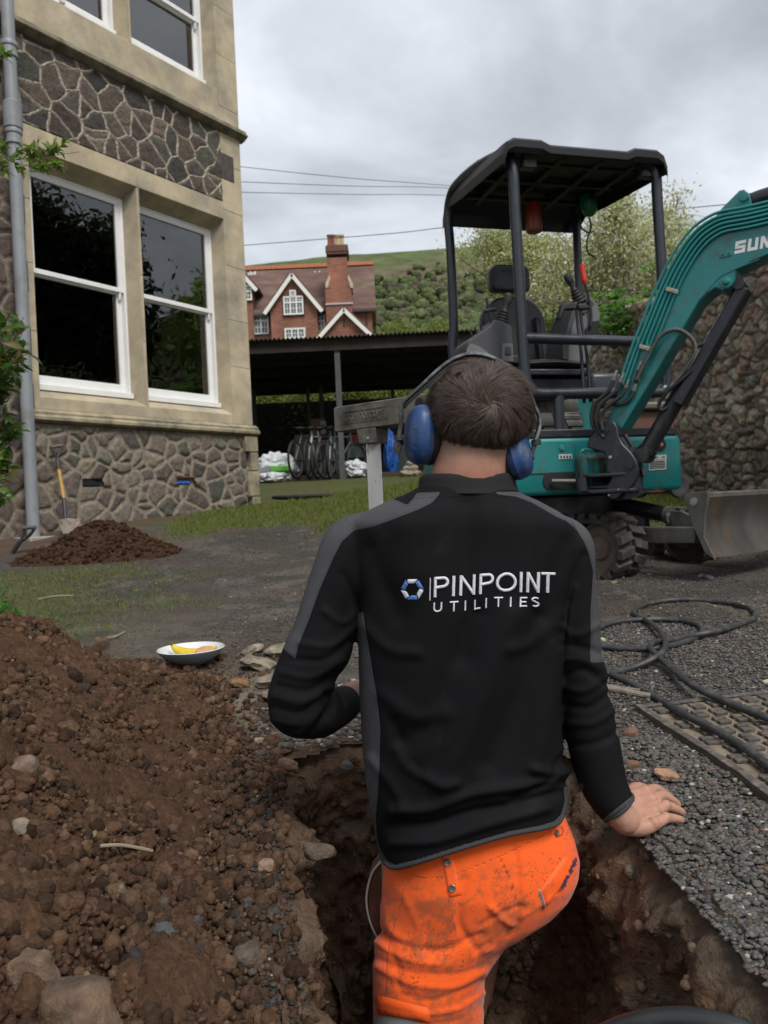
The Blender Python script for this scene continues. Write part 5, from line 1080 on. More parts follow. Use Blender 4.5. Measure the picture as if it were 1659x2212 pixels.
ORG = arr([.95, .125, .014]); tc_ = np.tile(ORG, (len(tv), 1))
mud = fbm(px / 9, py / 9, 130, 4, .65) * .5 + fbm(px / 40, py / 40, 131, 4) * .5
tc_ = mixc(tc_, (.30, .09, .035), sstep(.50, .62, mud) * .6 * sstep(1830, 1930, py))
tc_ = mixc(tc_, (.30, .30, .31), ((px < 1046) & (py > 2195) & (px < 905)) * 1.0)
TSEAM = [[(856, 1883), (890, 1894), (923, 1897), (961, 1895)], [(987, 1888), (1077, 1852), (1176, 1804)], [(1077, 1854), (1099, 1899), (1110, 1943), (1109, 1988)], [(968, 1943), (984, 2017), (986, 2049)], [(1085, 1858), (1105, 1900), (1116, 1943)], [(870, 1900), (868, 1950), (850, 2000), (836, 2060), (832, 2150)]]
ts = np.full(len(tv), 99.)
for P in TSEAM: ts = np.minimum(ts, sdline(px, py, P))
m_or = bpy.data.materials.new('hi_vis_orange'); m_or.use_nodes = True
def org_mat(m):
    n = m.node_tree.nodes; l = m.node_tree.links; b = n['Principled BSDF']; b.inputs['Roughness'].default_value = .75; b.inputs['Sheen Weight'].default_value = .2; b.inputs['Specular IOR Level'].default_value = .25
    a = n.new('ShaderNodeAttribute'); a.attribute_name = 'col'; p = n.new('ShaderNodeAttribute'); p.attribute_name = 'panel'; s = n.new('ShaderNodeSeparateXYZ'); l.new(p.outputs['Vector'], s.inputs[0])
    t = n.new('ShaderNodeTexCoord')
    def noise(sc, d=8, r=.6):
        q = n.new('ShaderNodeTexNoise'); q.inputs['Scale'].default_value = sc; q.inputs['Detail'].default_value = d; q.inputs['Roughness'].default_value = r; l.new(t.outputs['Object'], q.inputs['Vector']); return q.outputs[0]
    def mr(src, a0, a1, b0, b1):
        q = n.new('ShaderNodeMapRange'); q.inputs[1].default_value = a0; q.inputs[2].default_value = a1; q.inputs[3].default_value = b0; q.inputs[4].default_value = b1; l.new(src, q.inputs[0]); return q.outputs[0]
    mu = n.new('ShaderNodeMath'); mu.operation = 'MULTIPLY'; l.new(mr(noise(240, 4, .7), .56, .62, 0, .85), mu.inputs[0]); l.new(mr(noise(16), .50, .60, 0, 1), mu.inputs[1])
    mm = n.new('ShaderNodeMix'); mm.data_type = 'RGBA'; l.new(mu.outputs[0], mm.inputs[0]); l.new(a.outputs['Color'], mm.inputs[6]); mm.inputs[7].default_value = (.05, .028, .018, 1)
    v = n.new('ShaderNodeVectorMath'); v.operation = 'SCALE'; l.new(mm.outputs[2], v.inputs[0]); l.new(mr(s.outputs[1], .5, 1.7, .55, 1), v.inputs['Scale']); l.new(v.outputs[0], b.inputs['Base Color'])
    bp = n.new('ShaderNodeBump'); bp.inputs['Strength'].default_value = .5; bp.inputs['Distance'].default_value = .0015; ad_ = n.new('ShaderNodeMath'); l.new(mr(s.outputs[1], .3, 2.2, 0, 2), ad_.inputs[0]); l.new(noise(500, 2), ad_.inputs[1]); l.new(ad_.outputs[0], bp.inputs['Height']); l.new(bp.outputs[0], b.inputs['Normal'])
org_mat(m_or)
kt = py > 1700
trousers = fastmesh('trousers', tv, tq, m_or, person, col=tc_); setpanel(trousers, ts * 0 - 20, ts)
TT = BVHTree.FromPolygons(tv.tolist(), tq.tolist())
def patch(name, corners, nu, nv, off, m, parent, thick=.002, T=TT):
    (a, b, c, d) = [arr(q) for q in corners]; rows = []
    for v_ in np.linspace(0, 1, nv):
        r = []
        for u in np.linspace(0, 1, nu):
            q = (a * (1 - u) + b * u) * (1 - v_) + (d * (1 - u) + c * u) * v_; e = min(u, 1 - u, v_, 1 - v_)
            p = onto(T, q[0], q[1], off if e > 1e-6 else -.001); r.append(p)
        rows.append(r)
    good = [p for r in rows for p in r if p is not None]
    if not good: return None
    for r in rows:
        last = None
        for i, p in enumerate(r):
            if p is None: r[i] = last if last is not None else good[0]
            last = r[i]
    mb = MB(); mb.grid(np.array(rows)); o = mb.build(name, m, parent, sharp=60); return o
m_or2 = mat('orange_cloth_detail', (.95, .122, .014), .75, var=.1, col2=(.25, .07, .03), c2scale=30, c2lo=.55, c2hi=.65, bump=.4, bscale=400, bdist=.0015)
patch('strap', [(950, 1836), (976, 1832), (998, 1934), (969, 1941)], 8, 22, .0028, m_or2, trousers)
patch('belt_loop', [(1182, 1788), (1196, 1784), (1199, 1800), (1186, 1806)], 6, 8, .003, m_or2, trousers)
patch('belt_loop', [(1196, 1788), (1212, 1780), (1217, 1800), (1203, 1808)], 6, 8, .0055, m_or2, trousers)
def snap(px_, py_, r):
    p = onto(TT, px_, py_, .0035); 
    if p is None: return
    q = onto(TT, px_ + 3, py_, .0035); q2 = onto(TT, px_, py_ + 3, .0035); nn_ = unit(np.cross(q2 - p, q - p)); nn_ = nn_ if nn_[1] < 0 else -nn_
    mb = MB(); mb.lathe([(r, -.002), (r, .001), (r * .85, .0022), (r * .5, .0016), (0, .0018)], p, nn_, 20); mb.build('snap_button', mat('dull_steel', (.32, .31, .29), .45, metal=.9, var=.3, vscale=200), trousers)
snap(967, 1861, .0066); snap(977, 1917, .0066); snap(1201, 1799, .0052)
pf = patch('pocket_flap', [(1164, 1922), (1222, 1846), (1246, 1872), (1178, 1962)], 14, 10, .004, m_or2, trousers)
patch('pocket_trim', [(1160, 1921), (1168, 1918), (1181, 1958), (1172, 1963)], 3, 10, .0052, mat('pale_frayed_edge', (.42, .36, .33), .9, var=.4, vscale=200), pf)
pc2 = patch('cargo_pocket', [(812, 2146), (930, 2178), (932, 2212), (812, 2192)], 16, 6, .004, m_or2, trousers)
# brand style marks as plain navy strokes on the pocket flap
mb = MB()
for i in range(9):
    f = i / 8; x0, y0 = 1206 + f * 28, 1912 - f * 58; q = []
    for (u, v_) in ((0, 0), (5, -2.5), (8, 5), (3, 8)):
        p = onto(TT, x0 + u * (.8 + .3 * (i % 2)), y0 + v_ * (1.2 if i % 3 else .8), .0062); q.append(p)
    if i != 4 and all(p is not None for p in q): mb.add(q, [(0, 1, 2, 3)])
if mb.n: mb.build('pocket_print', mat('navy_print', (.035, .04, .09), .7), pf)
# boots
for (a, b, Z_, dx) in ((940, 2860, 1.53, .0), (985, 2590, 1.72, .0)):
    c = W(a, b, Z_); mb = MB(); mb.ell(c + [0, .06, -.035], (.05, .14, .045), pw=.8); mb.ell(c + [0, 0, .02], (.05, .06, .08)); v_, q_ = remesh(mb, .008, 5); fastmesh('boot', v_, q_, mat('boot_leather', (.05, .035, .025), .7, var=.3), person)
# --- hair
hr = MB(); V3, F3 = ICO[3]
bm = bmesh.new(); bmesh.ops.create_icosphere(bm, subdivisions=5, radius=1); V5 = np.array([q.co[:] for q in bm.verts]); F5 = np.array([[y.index for y in q.verts] for q in bm.faces]); bm.free()
HRr = np.array([.0875, .1045, .0895])
capv = V5 * HRr + hc + [0, 0, .0015]
def hairmask(v):            # 1 thick hair, 0 bare
    px, py, _ = projv(v); d = (v - hc) / HRr
    nape = 978 - 26 * np.clip(np.abs(px - 1040) / 100, 0, 1.3) ** 2 - 60 * sstep(-.2, .9, d[:, 1])
    return sstep(nape + 18, nape - 55, py), nape
hm, _ = hairmask(capv); hm = hm * (1 - sstep(.55, .75, (capv[:, 1] - hc[1]) / HRr[1]) * (capv[:, 2] < hc[2] + .05))
shr = .006 * (1 - hm); capv = hc + (capv - hc) * (1 - (.085 * (1 - hm)))[:, None]
nzh = np.array([mnoise.noise(Vector(v * 26)) for v in capv]); capv = capv + (capv - hc) * (nzh * .018 * hm)[:, None]
hcol = np.tile(arr([.030, .022, .019]), (len(capv), 1))
rg = np.random.default_rng(200)
n = 64000; u = rg.normal(size=(n, 3)); u /= np.linalg.norm(u, axis=1)[:, None]; root = u * HRr * .985 + hc
m_, nape = hairmask(root); ok = (rg.random(n) < m_ * .9 + .25) & (projv(root)[1] < nape + 22) & ~((u[:, 1] > .6) & (u[:, 2] < .45)); root, u, m_ = root[ok], u[ok], m_[ok]; n = len(root)
nrm = u / HRr; nrm /= np.linalg.norm(nrm, axis=1)[:, None]
wh = onto(BVHTree.FromPolygons((V5 * HRr + hc).tolist(), F5.tolist()), 1062, 872, 0)
d = root - wh; dl = np.linalg.norm(d, axis=1)[:, None]; t0 = d - nrm * (d * nrm).sum(1)[:, None]; t0 /= np.linalg.norm(t0, axis=1)[:, None] + 1e-9
sw = np.cross(nrm, t0); ang = .75 * np.exp(-dl / .05) + .35
tdir = t0 * np.cos(ang) - sw * np.sin(ang)
down = np.array([0, 0, -1.]) - nrm * (-nrm[:, 2:3]); low = sstep(.0, -.07, (root - hc)[:, 2])[:, None]; tdir = tdir * (1 - low * .6) + down * low * .6
up_ = sstep(.03, .09, (root - hc)[:, 2])[:, None]; tdir = tdir + np.array([-.55, .2, .1]) * up_ * .6
fl_ = (fbm(root[:, 0] * 22 + 5, root[:, 2] * 22, 160, 3) - .5) * 4.6; tdir = tdir * np.cos(fl_)[:, None] + np.cross(nrm, tdir) * np.sin(fl_)[:, None]
clump = np.stack([fbm(root[:, 0] * 75, root[:, 2] * 75, 140 + i, 2) - .5 for i in range(3)], 1); tdir = tdir + clump * 1.9 + rg.normal(size=(n, 3)) * .10; tdir -= nrm * (tdir * nrm).sum(1)[:, None]; tdir /= np.linalg.norm(tdir, axis=1)[:, None]
Ln = (.004 + .033 * m_ * (.7 + .6 * rg.random(n)) * (.55 + .6 * sstep(-.05, .06, (root - hc)[:, 2])))[:, None]
lift = (.22 + .12 * sstep(.02, .1, (root - hc)[:, 2]) + .12 * rg.random(n))[:, None]
nc = 1500; ci_ = rg.choice(n, nc, replace=False); kd_ = __import__('mathutils').kdtree.KDTree(nc)
for i_, q_ in enumerate(root[ci_]): kd_.insert(Vector(q_), i_)
kd_.balance(); own = ci_[np.array([kd_.find(Vector(q_))[1] for q_ in root])]
tipv = root + tdir * Ln; tgt = root[own] + tdir[own] * Ln[own] * 1.02; fr_ = np.where(rg.random(n) < .14, .9, .55)[:, None]; newd = (tipv * fr_ + tgt * (1 - fr_)) - root; Ln = np.maximum(np.linalg.norm(newd, axis=1)[:, None], .003); tdir = newd / Ln; tdir -= nrm * (tdir * nrm).sum(1)[:, None]; tdir /= np.linalg.norm(tdir, axis=1)[:, None]; lift = lift * .6 + lift[own] * .4 + (rg.random(nc)[np.searchsorted(np.sort(ci_), own)] * .16)[:, None]
K = 5; rad = (.00034 * (.7 + .6 * rg.random(n)))[:, None]; rows = []
curl = (np.array([0, 0, -1.]) * .25)[None]
for k in range(K):
    s = k / (K - 1); p = root + tdir * Ln * s + nrm * Ln * (lift * s * (1.25 - .75 * s)) + curl * Ln * s * s * .35
    q = (p - hc) / HRr; r_ = np.linalg.norm(q, axis=1)[:, None]; p = np.where(r_ < 1.0, hc + q / r_ * HRr * 1.004, p)
    sdv = np.cross(tdir, nrm); w_ = rad * (1 - s ** 2 * .85); rows.append(np.stack([p - sdv * w_, p + nrm * w_ * .8, p + sdv * w_], 1))
HV = np.stack(rows, 1).reshape(n, K * 3, 3); f = []
for k in range(K - 1):
    b = k * 3; f += [(b, b + 1, b + 4, b + 3), (b + 1, b + 2, b + 5, b + 4)]
f = np.array(f); HF = (f[None] + (np.arange(n) * K * 3)[:, None, None]).reshape(-1, 4)
hs = np.tile(arr([.044, .026, .018]), (n, 1)) * rg.uniform(.45, 1.5, (n, 1)); g_ = rg.random(n) < .18; hs[g_] = arr([.125, .085, .062]) * rg.uniform(.7, 1.2, (g_.sum(), 1)); hs = hs * (.7 + .6 * fbm(root[:, 0] * 60, root[:, 2] * 60, 150, 3))[:, None]
F5q = np.concatenate([F5, F5[:, 2:]], 1)
kc = (hm > .02); F5q = F5q[kc[F5].all(1)]
m_hair = mat('brown_hair', (.05, .04, .03), .5, attr='col', spec=.45)
fastmesh('hair', np.concatenate([capv, HV.reshape(-1, 3)]), np.concatenate([F5q, HF + len(capv)]), m_hair, person, col=np.concatenate([hcol, np.repeat(hs, K * 3, 0)]))
# ================================================================== EAR DEFENDERS
ed = thing('ear_defenders', 'worn blue ear defenders with a grey headband over the man\'s hair', 'ear defenders', hc)
m_blue = mat('scuffed_blue_plastic', (.016, .052, .16), .45, var=.15, vscale=20, col2=(.085, .10, .11), c2scale=45, c2lo=.52, c2hi=.64, bump=.25, bscale=60, bdist=.002)
m_band = mat('worn_grey_band', (.055, .062, .065), .5, col2=(.20, .215, .22), c2scale=45, c2lo=.46, c2hi=.62, bump=.3, bscale=120, bdist=.001)
m_blk = mat('black_foam', (.012, .012, .013), .8)
def cup(c, axd, upd, hw, hh, dp, side):
    axd, upd = unit(axd), arr(upd); upd = unit(upd - axd * upd.dot(axd)); f_ = np.cross(axd, upd); n_ = 48; rings = []
    for h, s in ((-.35, .90), (-.28, .97), (0.0, 1.0), (.04, 1.01), (.07, .985), (.35, .97), (.62, .90), (.82, .76), (.94, .55), (1.0, .3), (1.01, .01)):
        t = np.linspace(0, 2 * np.pi, n_, endpoint=False); cs, sn = np.cos(t), np.sin(t); cs = np.sign(cs) * abs(cs) ** .82; sn = np.sign(sn) * abs(sn) ** .82
        rings.append(c + axd * h * hw + s * (upd[None] * hh * sn[:, None] + f_[None] * dp * cs[:, None]))
    mb = MB(); mb.grid(np.array(rings), wrap=True, flip=True); cu = mb.build('ear_cup', m_blue, ed, sharp=50)
    rings = []
    for h, s in ((-.30, .8), (-.30, .93), (-.5, .98), (-.75, .95), (-.85, .8), (-.85, .5)):
        t = np.linspace(0, 2 * np.pi, n_, endpoint=False); rings.append(c + axd * h * hw + s * (upd[None] * hh * np.sin(t)[:, None] + f_[None] * dp * np.cos(t)[:, None]))
    mb = MB(); mb.grid(np.array(rings), wrap=True, flip=True); mb.build('cushion', m_blk, cu); return cu
lc = W(913, 940, 1.375); c1 = cup(lc, (-1, -.30, .10), (.06, 0, 1), .030, .0545, .040, -1)
rc = W(1110, 978, 1.375); c2 = cup(rc, (.9, -.30, .22), (.38, .1, 1), .030, .050, .040, 1)
# raised maker's plate on the left cup: a rounded outline with letters
ct = BVHTree.FromObject(c1, bpy.context.evaluated_depsgraph_get()) if False else BVHTree.FromPolygons([v.co[:] for v in c1.data.vertices], [p.vertices[:] for p in c1.data.polygons])
def onc(x, y, off): return onto(ct, x, y, off)
def cstroke(mb, P, wd, off=.0003):
    P = np.array(P, float); seg = [P[0]]
    for a, b in zip(P, P[1:]):
        k = max(1, int(np.hypot(*(b - a)) / 1.5)); seg += [a + (b - a) * (i + 1) / k for i in range(k)]
    pts = [onc(*s, off) for s in seg]; pts = [p for p in pts if p is not None]
    if len(pts) > 1: mb.tube(pts, wd, 5)
mb = MB(); bx = [(893, 926), (904, 926), (905, 930), (904, 966), (902, 969), (895, 969), (893, 966), (892, 930), (893, 926)]; cstroke(mb, bx, .0005)
def vletter(ch, y):      # letters turned to read upwards
    G = {'T': [[(0, 1), (1, 1)], [(.5, 0), (.5, 1)]], 'h': [[(0, 0), (0, 1)], [(0, .5), (.5, .6), (.8, .4), (.8, 0)]], 'o': [[(.1, .1), (.8, .1), (.8, .6), (.1, .6), (.1, .1)]], 'r': [[(.1, 0), (.1, .6)], [(.1, .45), (.7, .6)]], 'n': [[(.1, 0), (.1, .6), (.7, .5), (.7, 0)]], 'i': [[(.4, 0), (.4, .6)]], 'e': [[(.8, .3), (.1, .3), (.1, .6), (.8, .6)], [(.1, .3), (.1, 0), (.8, 0)]]}
    for s in G[ch]: cstroke(mb, [(894.5 + (1 - v) * 7.5, y - u * 4.6) for u, v in s], .0004)
for i, ch in enumerate('Thorin'): vletter(ch, 964 - i * 6)
mb.build('raised_lettering', m_blue, c1)
bp_ = [(867, 899), (869, 876), (878, 862), (909, 834), (944, 801), (970, 781), (997, 769), (1023, 765), (1054, 770), (1082, 783), (1104, 801), (1124, 822), (1141, 846), (1154, 876), (1165, 903), (1164, 928), (1153, 960)]
bz_ = [1.366, 1.358, 1.352, 1.348, 1.345, 1.345, 1.346, 1.346, 1.346, 1.348, 1.35, 1.355, 1.36, 1.365, 1.368, 1.366, 1.366]
P = crom([W(a, b, c) for (a, b), c in zip(bp_, bz_)], 6); c_ = P.mean(0)
mb = MB(); Vg = []
for i, p in enumerate(P):
    T = unit(P[min(i + 1, len(P) - 1)] - P[max(i - 1, 0)]); yv = unit(np.array([0, 1, 0.]) - T * T[1]); n_ = np.cross(T, yv); n_ = n_ if n_.dot(p - c_) > 0 else -n_
    s = abs(i / (len(P) - 1) - .5) * 2; wd = .0085 * (1 - .25 * s); th = .0028
    Vg.append([p + yv * a * wd + n_ * b * th for a, b in ((-1, -.6), (-1, .6), (-.8, 1), (.8, 1), (1, .6), (1, -.6), (.8, -1), (-.8, -1))])
mb.grid(np.array(Vg), wrap=True); mb.f += [list(range(7, -1, -1)), list(range(len(P) * 8 - 8, len(P) * 8))]; mb.mi += [0, 0]
band = mb.build('headband', m_band, ed, sharp=45)
mb = MB(); 
P2 = P[8:-16:1] - [0, .001, .006]; mb.tube(P2, .0042, 8, flat=(1.6, .6)); mb.build('band_padding', m_blk, band)
for pts in ([(867, 893, 1.366), (866, 915, 1.366), (862, 940, 1.366), (860, 958, 1.366), (857, 979, 1.366)], [(1164, 925, 1.366), (1158, 950, 1.366), (1147, 985, 1.366), (1137, 1006, 1.366)]):
    mb = MB(); mb.tube(crom([W(*q) for q in pts], 5), [.0042] * 5 * (len(pts) - 1) + [.003], 8, flat=(1, 1.3)); a, b = W(*pts[-2]), W(*pts[-1]); mb.tube([a, a * .5 + b * .5, b], [.0075, .0075, .005], 8); a = W(*pts[-3]); mb.tube([a, a + [0, 0, -.009]], .0088, 10); mb.build('slider_arm', mat('black_plastic', (.022, .022, .023), .5, col2=(.06, .06, .058), c2scale=60), ed)
mb = MB(); mb.tube([W(1157, 905, 1.366), W(1145, 935, 1.37), W(1128, 965, 1.36)], .0035, 8, flat=(1, 2)); mb.build('fork', mat('black_plastic', (0, 0, 0)), ed)
# tool pouch on the left hip
pch = thing('tool_pouch', 'brown leather tool pouch with pale piping hanging behind the man\'s left hip', 'pouch', W(812, 1950, 1.5))
pol = [(822, 1862), (804, 1885), (793, 1925), (792, 1955), (799, 1990), (812, 2020), (832, 2046), (850, 2040), (850, 1900)]
mb = MB(); P3 = [W(a, b, 1.50) for a, b in pol]; mb.prism(P3, (0, .05, 0)); pb = mb.build('pouch_body', mat('brown_leather', (.13, .062, .042), .6, var=.25, vscale=30, bump=.3, bscale=80, bdist=.002), pch, bevel=.004)
mb = MB(); mb.tube(crom([W(a, b, 1.497) for a, b in pol[:7]], 6), .0021, 8); mb.build('piping', mat('pale_piping', (.5, .47, .43), .7), pch)
mb = MB(); mb.tube(crom([W(a + 5, b + (3 if i == 0 else 0), 1.496) for i, (a, b) in enumerate(pol[:7])], 6), .0006, 5); mb.build('stitching', mat('dark_thread', (.05, .025, .02), .8), pb)
# ================================================================== MINI EXCAVATOR
EO = np.array([.70, 4.16, 0.]); E1 = np.array([.966, .259, 0]); E2 = np.array([-.259, .966, 0])
def M(u, v, h): return EO + E1 * u + E2 * v + ZU * (h - .45)
def K(x, y, v, dv=0.): return onplane(x, y, EO + E2 * v, E2) + E2 * dv
ex = thing('mini_excavator', 'teal and black tracked mini digger with an open canopy, parked by the rubble wall', 'digger', M(.45, .3, 0))
TEALC = (.006, .155, .152)
m_teal = mat('teal_paint', TEALC, .36, var=.10, vscale=6, col2=(.045, .075, .062), c2scale=11, c2lo=.54, c2hi=.74, bump=.05, bscale=30, coat=.15, rvar=.08)
m_tealp = mat('teal_pipe_paint', (.012, .19, .18), .35, var=.1, coat=.2)
m_nav = mat('navy_black_paint', (.017, .021, .028), .34, var=.15, vscale=9, coat=.1, rvar=.08, bump=.03, bscale=60)
m_bp = mat('black_paint', (.012, .013, .017), .42, var=.25, vscale=10, col2=(.045, .038, .033), c2scale=14, c2lo=.58, c2hi=.7, rvar=.1, bump=.06, bscale=50)
m_can = mat('canopy_plastic', (.010, .010, .012), .45, var=.15, vscale=5, bump=.1, bscale=90)
m_gp = mat('console_grey', (.115, .118, .122), .55, var=.1, vscale=14, bump=.1, bscale=150)
m_gp2 = mat('console_dark', (.040, .042, .046), .55, var=.1, bump=.1, bscale=150)
m_rb = mat('black_rubber', (.014, .014, .015), .6, var=.2, bump=.1, bscale=80)
m_st = mat('machined_steel', (.38, .37, .35), .38, metal=.85, var=.2, vscale=60)
m_ch = mat('chrome_rod', (.55, .55, .55), .15, metal=1)
m_gs = mat('worn_grey_steel', (.11, .108, .10), .5, metal=.35, var=.3, vscale=8, col2=(.17, .15, .125), c2scale=14, c2lo=.5, c2hi=.66, bump=.3, bscale=40, bdist=.004)
def T_(name, P, r, m, n=14, k=8, parent=None, **kw):
    mb = MB(); mb.tube(crom(P, k), r, n, **kw); return mb.build(name, m, parent or ex, sharp=50)
# roll-over frame
T_('canopy_post', [M(.50, 0, 1.013), M(.19, 0, 1.013), M(.135, 0, 1.04), M(.105, 0, 1.11), M(.099, 0, 1.30), M(.088, 0, 1.9), M(.083, 0, 2.22), M(.075, .035, 2.315), M(.068, .11, 2.355), M(.045, .40, 2.41), M(.03, .66, 2.425), M(.02, .78, 2.39), M(.015, .835, 2.27), M(.02, .83, 2.05), M(.015, .82, 1.6), M(.0, .82, 1.42), M(.02, .80, 1.30), M(.08, .76, 1.25)], .0305, m_nav, 16)['label'] = 'left side hoop of the canopy frame'
T_('canopy_post', [M(.86, 0, 2.315), M(.94, 0, 2.305), M(.972, 0, 2.25), M(.975, 0, 2.1), M(.985, 0, 1.64), M(.985, 0, 1.3), M(.985, 0, 1.08), M(.96, 0, 1.03), M(.90, 0, 1.013), M(.50, 0, 1.013)], .0305, m_nav, 16)['label'] = 'front right canopy post'
T_('canopy_post', [M(.93, .80, 2.36), M(.925, .82, 2.25), M(.925, .82, 1.6), M(.925, .82, .9)], .028, m_nav, 16)['label'] = 'rear right canopy post'
T_('cross_bar', [M(.105, .0, 1.315), M(.985, 0, 1.300)], .029, m_nav, 16); T_('frame_stub', [M(.298, 0, 1.0), M(.298, 0, .77)], .030, m_nav, 16)
T_('cross_bar', [M(.0, .82, 1.43), M(.2, .82, 1.42)], .02, m_nav, 12)
# canopy roof: profile over v, swept over u with raised edge pads
vs_ = [-.085, -.09, -.075, -.03, .25, .55, .70, .80, .865, .90, .905]; ht = [2.290, 2.325, 2.340, 2.347, 2.372, 2.398, 2.40, 2.385, 2.345, 2.29, 2.24]
us_ = np.array([-.0, .02, .06, .22, .27, .50, .74, .79, .93, .965, .985]); pad = np.interp(us_, [0, .02, .06, .22, .27, .74, .79, .93, .965, .985], [-.05, .0, .022, .022, .0, 0, .022, .022, .0, -.05])
top = np.array([[M(u, v, h + p * (1 - sstep(.6, .85, v)) + (p if p < 0 else 0) * .2) for v, h in zip(vs_, ht)] for u, p in zip(us_, pad)])
bot = np.array([[M(min(max(u, .012), .973), min(max(v, -.07), .885), h - .035 if 0 < j < 10 else h - .004) for j, (v, h) in enumerate(zip(vs_, ht))] for u in us_])
mb = MB(); mb.grid(top, flip=False); mb.grid(bot, flip=True)
for i in (0, len(us_) - 1):
    g_ = np.array([top[i], np.array([p - ZU * .055 for p in top[i]])]); mb.grid(g_, flip=(i == 0))
for j in (0, len(vs_) - 1): mb.grid(np.array([top[:, j], bot[:, j]]), flip=(j != 0))
cn = mb.build('canopy', m_can, ex, sharp=38)
mb = MB()
for u in (.16, .40, .64, .86): mb.box(M(u, .36, 2.325), (.035, .70, .03), rot=np.stack([E1, E2, ZU], 1))
for v in (.12, .36, .62): mb.box(M(.49, v, 2.325), (.86, .03, .025), rot=np.stack([E1, E2, ZU], 1))
mb.build('roof_rib', m_can, cn, bevel=.004)
for u in (.19, .93):
    mb = MB(); mb.box(M(u, .03, 2.285), (.085, .05, .085), rot=np.stack([E1, E2, ZU], 1)); lp = mb.build('work_lamp', mat('lamp_lens', (.05, .05, .052), .25), ex, bevel=.012)
    mb = MB(); mb.box(M(u, .003, 2.285), (.07, .006, .07), rot=np.stack([E1, E2, ZU], 1)); mb.build('lens', mat('grey_lens', (.12, .12, .125), .25, bump=.4, bscale=120), lp)
mb = MB(); c = M(.50, .60, 2.22); mb.lathe([(.048, -.10), (.052, -.09), (.048, .05), (.045, .08)], c, n=20); mb.build('orange_beacon', mat('orange_lens', (.26, .035, .008), .35, trans=.15), ex)
mb = MB(); c = K(1272, 438, .55); mb.lathe([(.0, -.085), (.03, -.08), (.048, -.055), (.055, 0), (.056, .035), (.045, .05)], c, n=24)
for i in range(12):
    a_ = i * math.pi / 6; mb.tube([c + [.057 * math.cos(a_), .057 * math.sin(a_), .03], c + [.05 * math.cos(a_), .05 * math.sin(a_), -.052]], .003, 5)
mb.build('green_beacon', mat('green_lens', (.004, .20, .055), .25, trans=.2), ex)
T_('beacon_cable', [K(1272, 470, .55), K(1277, 490, .55), K(1268, 520, .55), K(1270, 545, .55), K(1284, 556, .55)], .0055, m_rb, 8)
T_('beacon_cable', [K(1250, 455, .7), K(1255, 490, .7), K(1270, 502, .7), K(1283, 500, .7)], .0055, m_rb, 8)
T_('roof_hook', [K(1024, 370, .5), K(1030, 350, .5), K(1036, 347, .5), K(1040, 356, .5)], .006, m_bp, 8)
# seat
def soft(name, c, r, pw, m, parent, rot=None, sub=3, jit=0):
    mb = MB(); v, f = ICO[3]; bm = None; mb.ell(c, r, rot, 3, pw=pw); o = mb.build(name, m, parent, sharp=0); s_ = o.modifiers.new('s', 'SUBSURF'); s_.levels = 1; s_.render_levels = 1; return o
RE = np.stack([E1, E2, ZU], 1)
m_vin = mat('black_vinyl', (.017, .017, .019), .42, var=.1, bump=.12, bscale=220)
cs_ = thing('x', 'x', 'x', (0, 0, 0)); bpy.data.objects.remove(cs_)
def lshape(u0, u1, h0, h1, v, th, m, name, parent, rtop=.12, rbot=.05, taper=0., bulge=.02):
    """upholstered slab: rounded-rectangle outline in the u-h plane"""
    pts = []
    for cxx, cyy, rr, a0 in ((u1 - rtop, h1 - rtop, rtop, 0), (u0 + rtop, h1 - rtop, rtop, 90), (u0 + rbot, h0 + rbot, rbot, 180), (u1 - rbot, h0 + rbot, rbot, 270)):
        for i in range(8): a = math.radians(a0 + 90 * i / 7); pts.append((cxx + rr * math.cos(a), cyy + rr * math.sin(a)))
    pts = np.array(pts); c = pts.mean(0); rings = []
    for s, dv in ((.0, -bulge - .0), (.55, -bulge), (.86, -bulge * .7), (.93, -bulge * .9), (.98, -bulge * .3), (1, th * .3), (1, th * .8), (.9, th), (0.01, th)):
        q = c + (pts - c) * s; rings.append([M(x, v + dv + taper * (y - h0), y) for x, y in q])
    mb = MB(); mb.grid(np.array(rings), wrap=True); return mb.build(name, m, parent, sharp=45)
seat = lshape(.17, .60, 1.24, 1.745, .66, .08, m_vin, 'seat_back', ex, rtop=.17, rbot=.06, taper=.12)
lshape(.245, .275, 1.30, 1.60, .625, .02, m_rb, 'side_bolster', seat, .012, .012, .12); lshape(.505, .535, 1.30, 1.60, .625, .02, m_rb, 'side_bolster', seat, .012, .012, .12)
lshape(.245, .515, 1.775, 1.95, .72, .07, m_vin, 'headrest', ex, .055, .035, .05)
mb = MB(); mb.tube(crom([M(.20, .36, 1.215), M(.40, .36, 1.225), M(.60, .36, 1.215)], 6), .045, 20, flat=(.8, 3.6), up=ZU) ; cu_ = mb.build('seat_cushion', m_vin, ex, sharp=60)
mb = MB(); mb.box(M(.40, .40, 1.165), (.44, .42, .035), RE); mb.build('seat_plate', m_bp, ex, bevel=.006)
mb = MB(); mb.box(M(.17, .34, 1.25), (.11, .16, .055), RE); mb.build('armrest_bracket', m_rb, ex, bevel=.012)
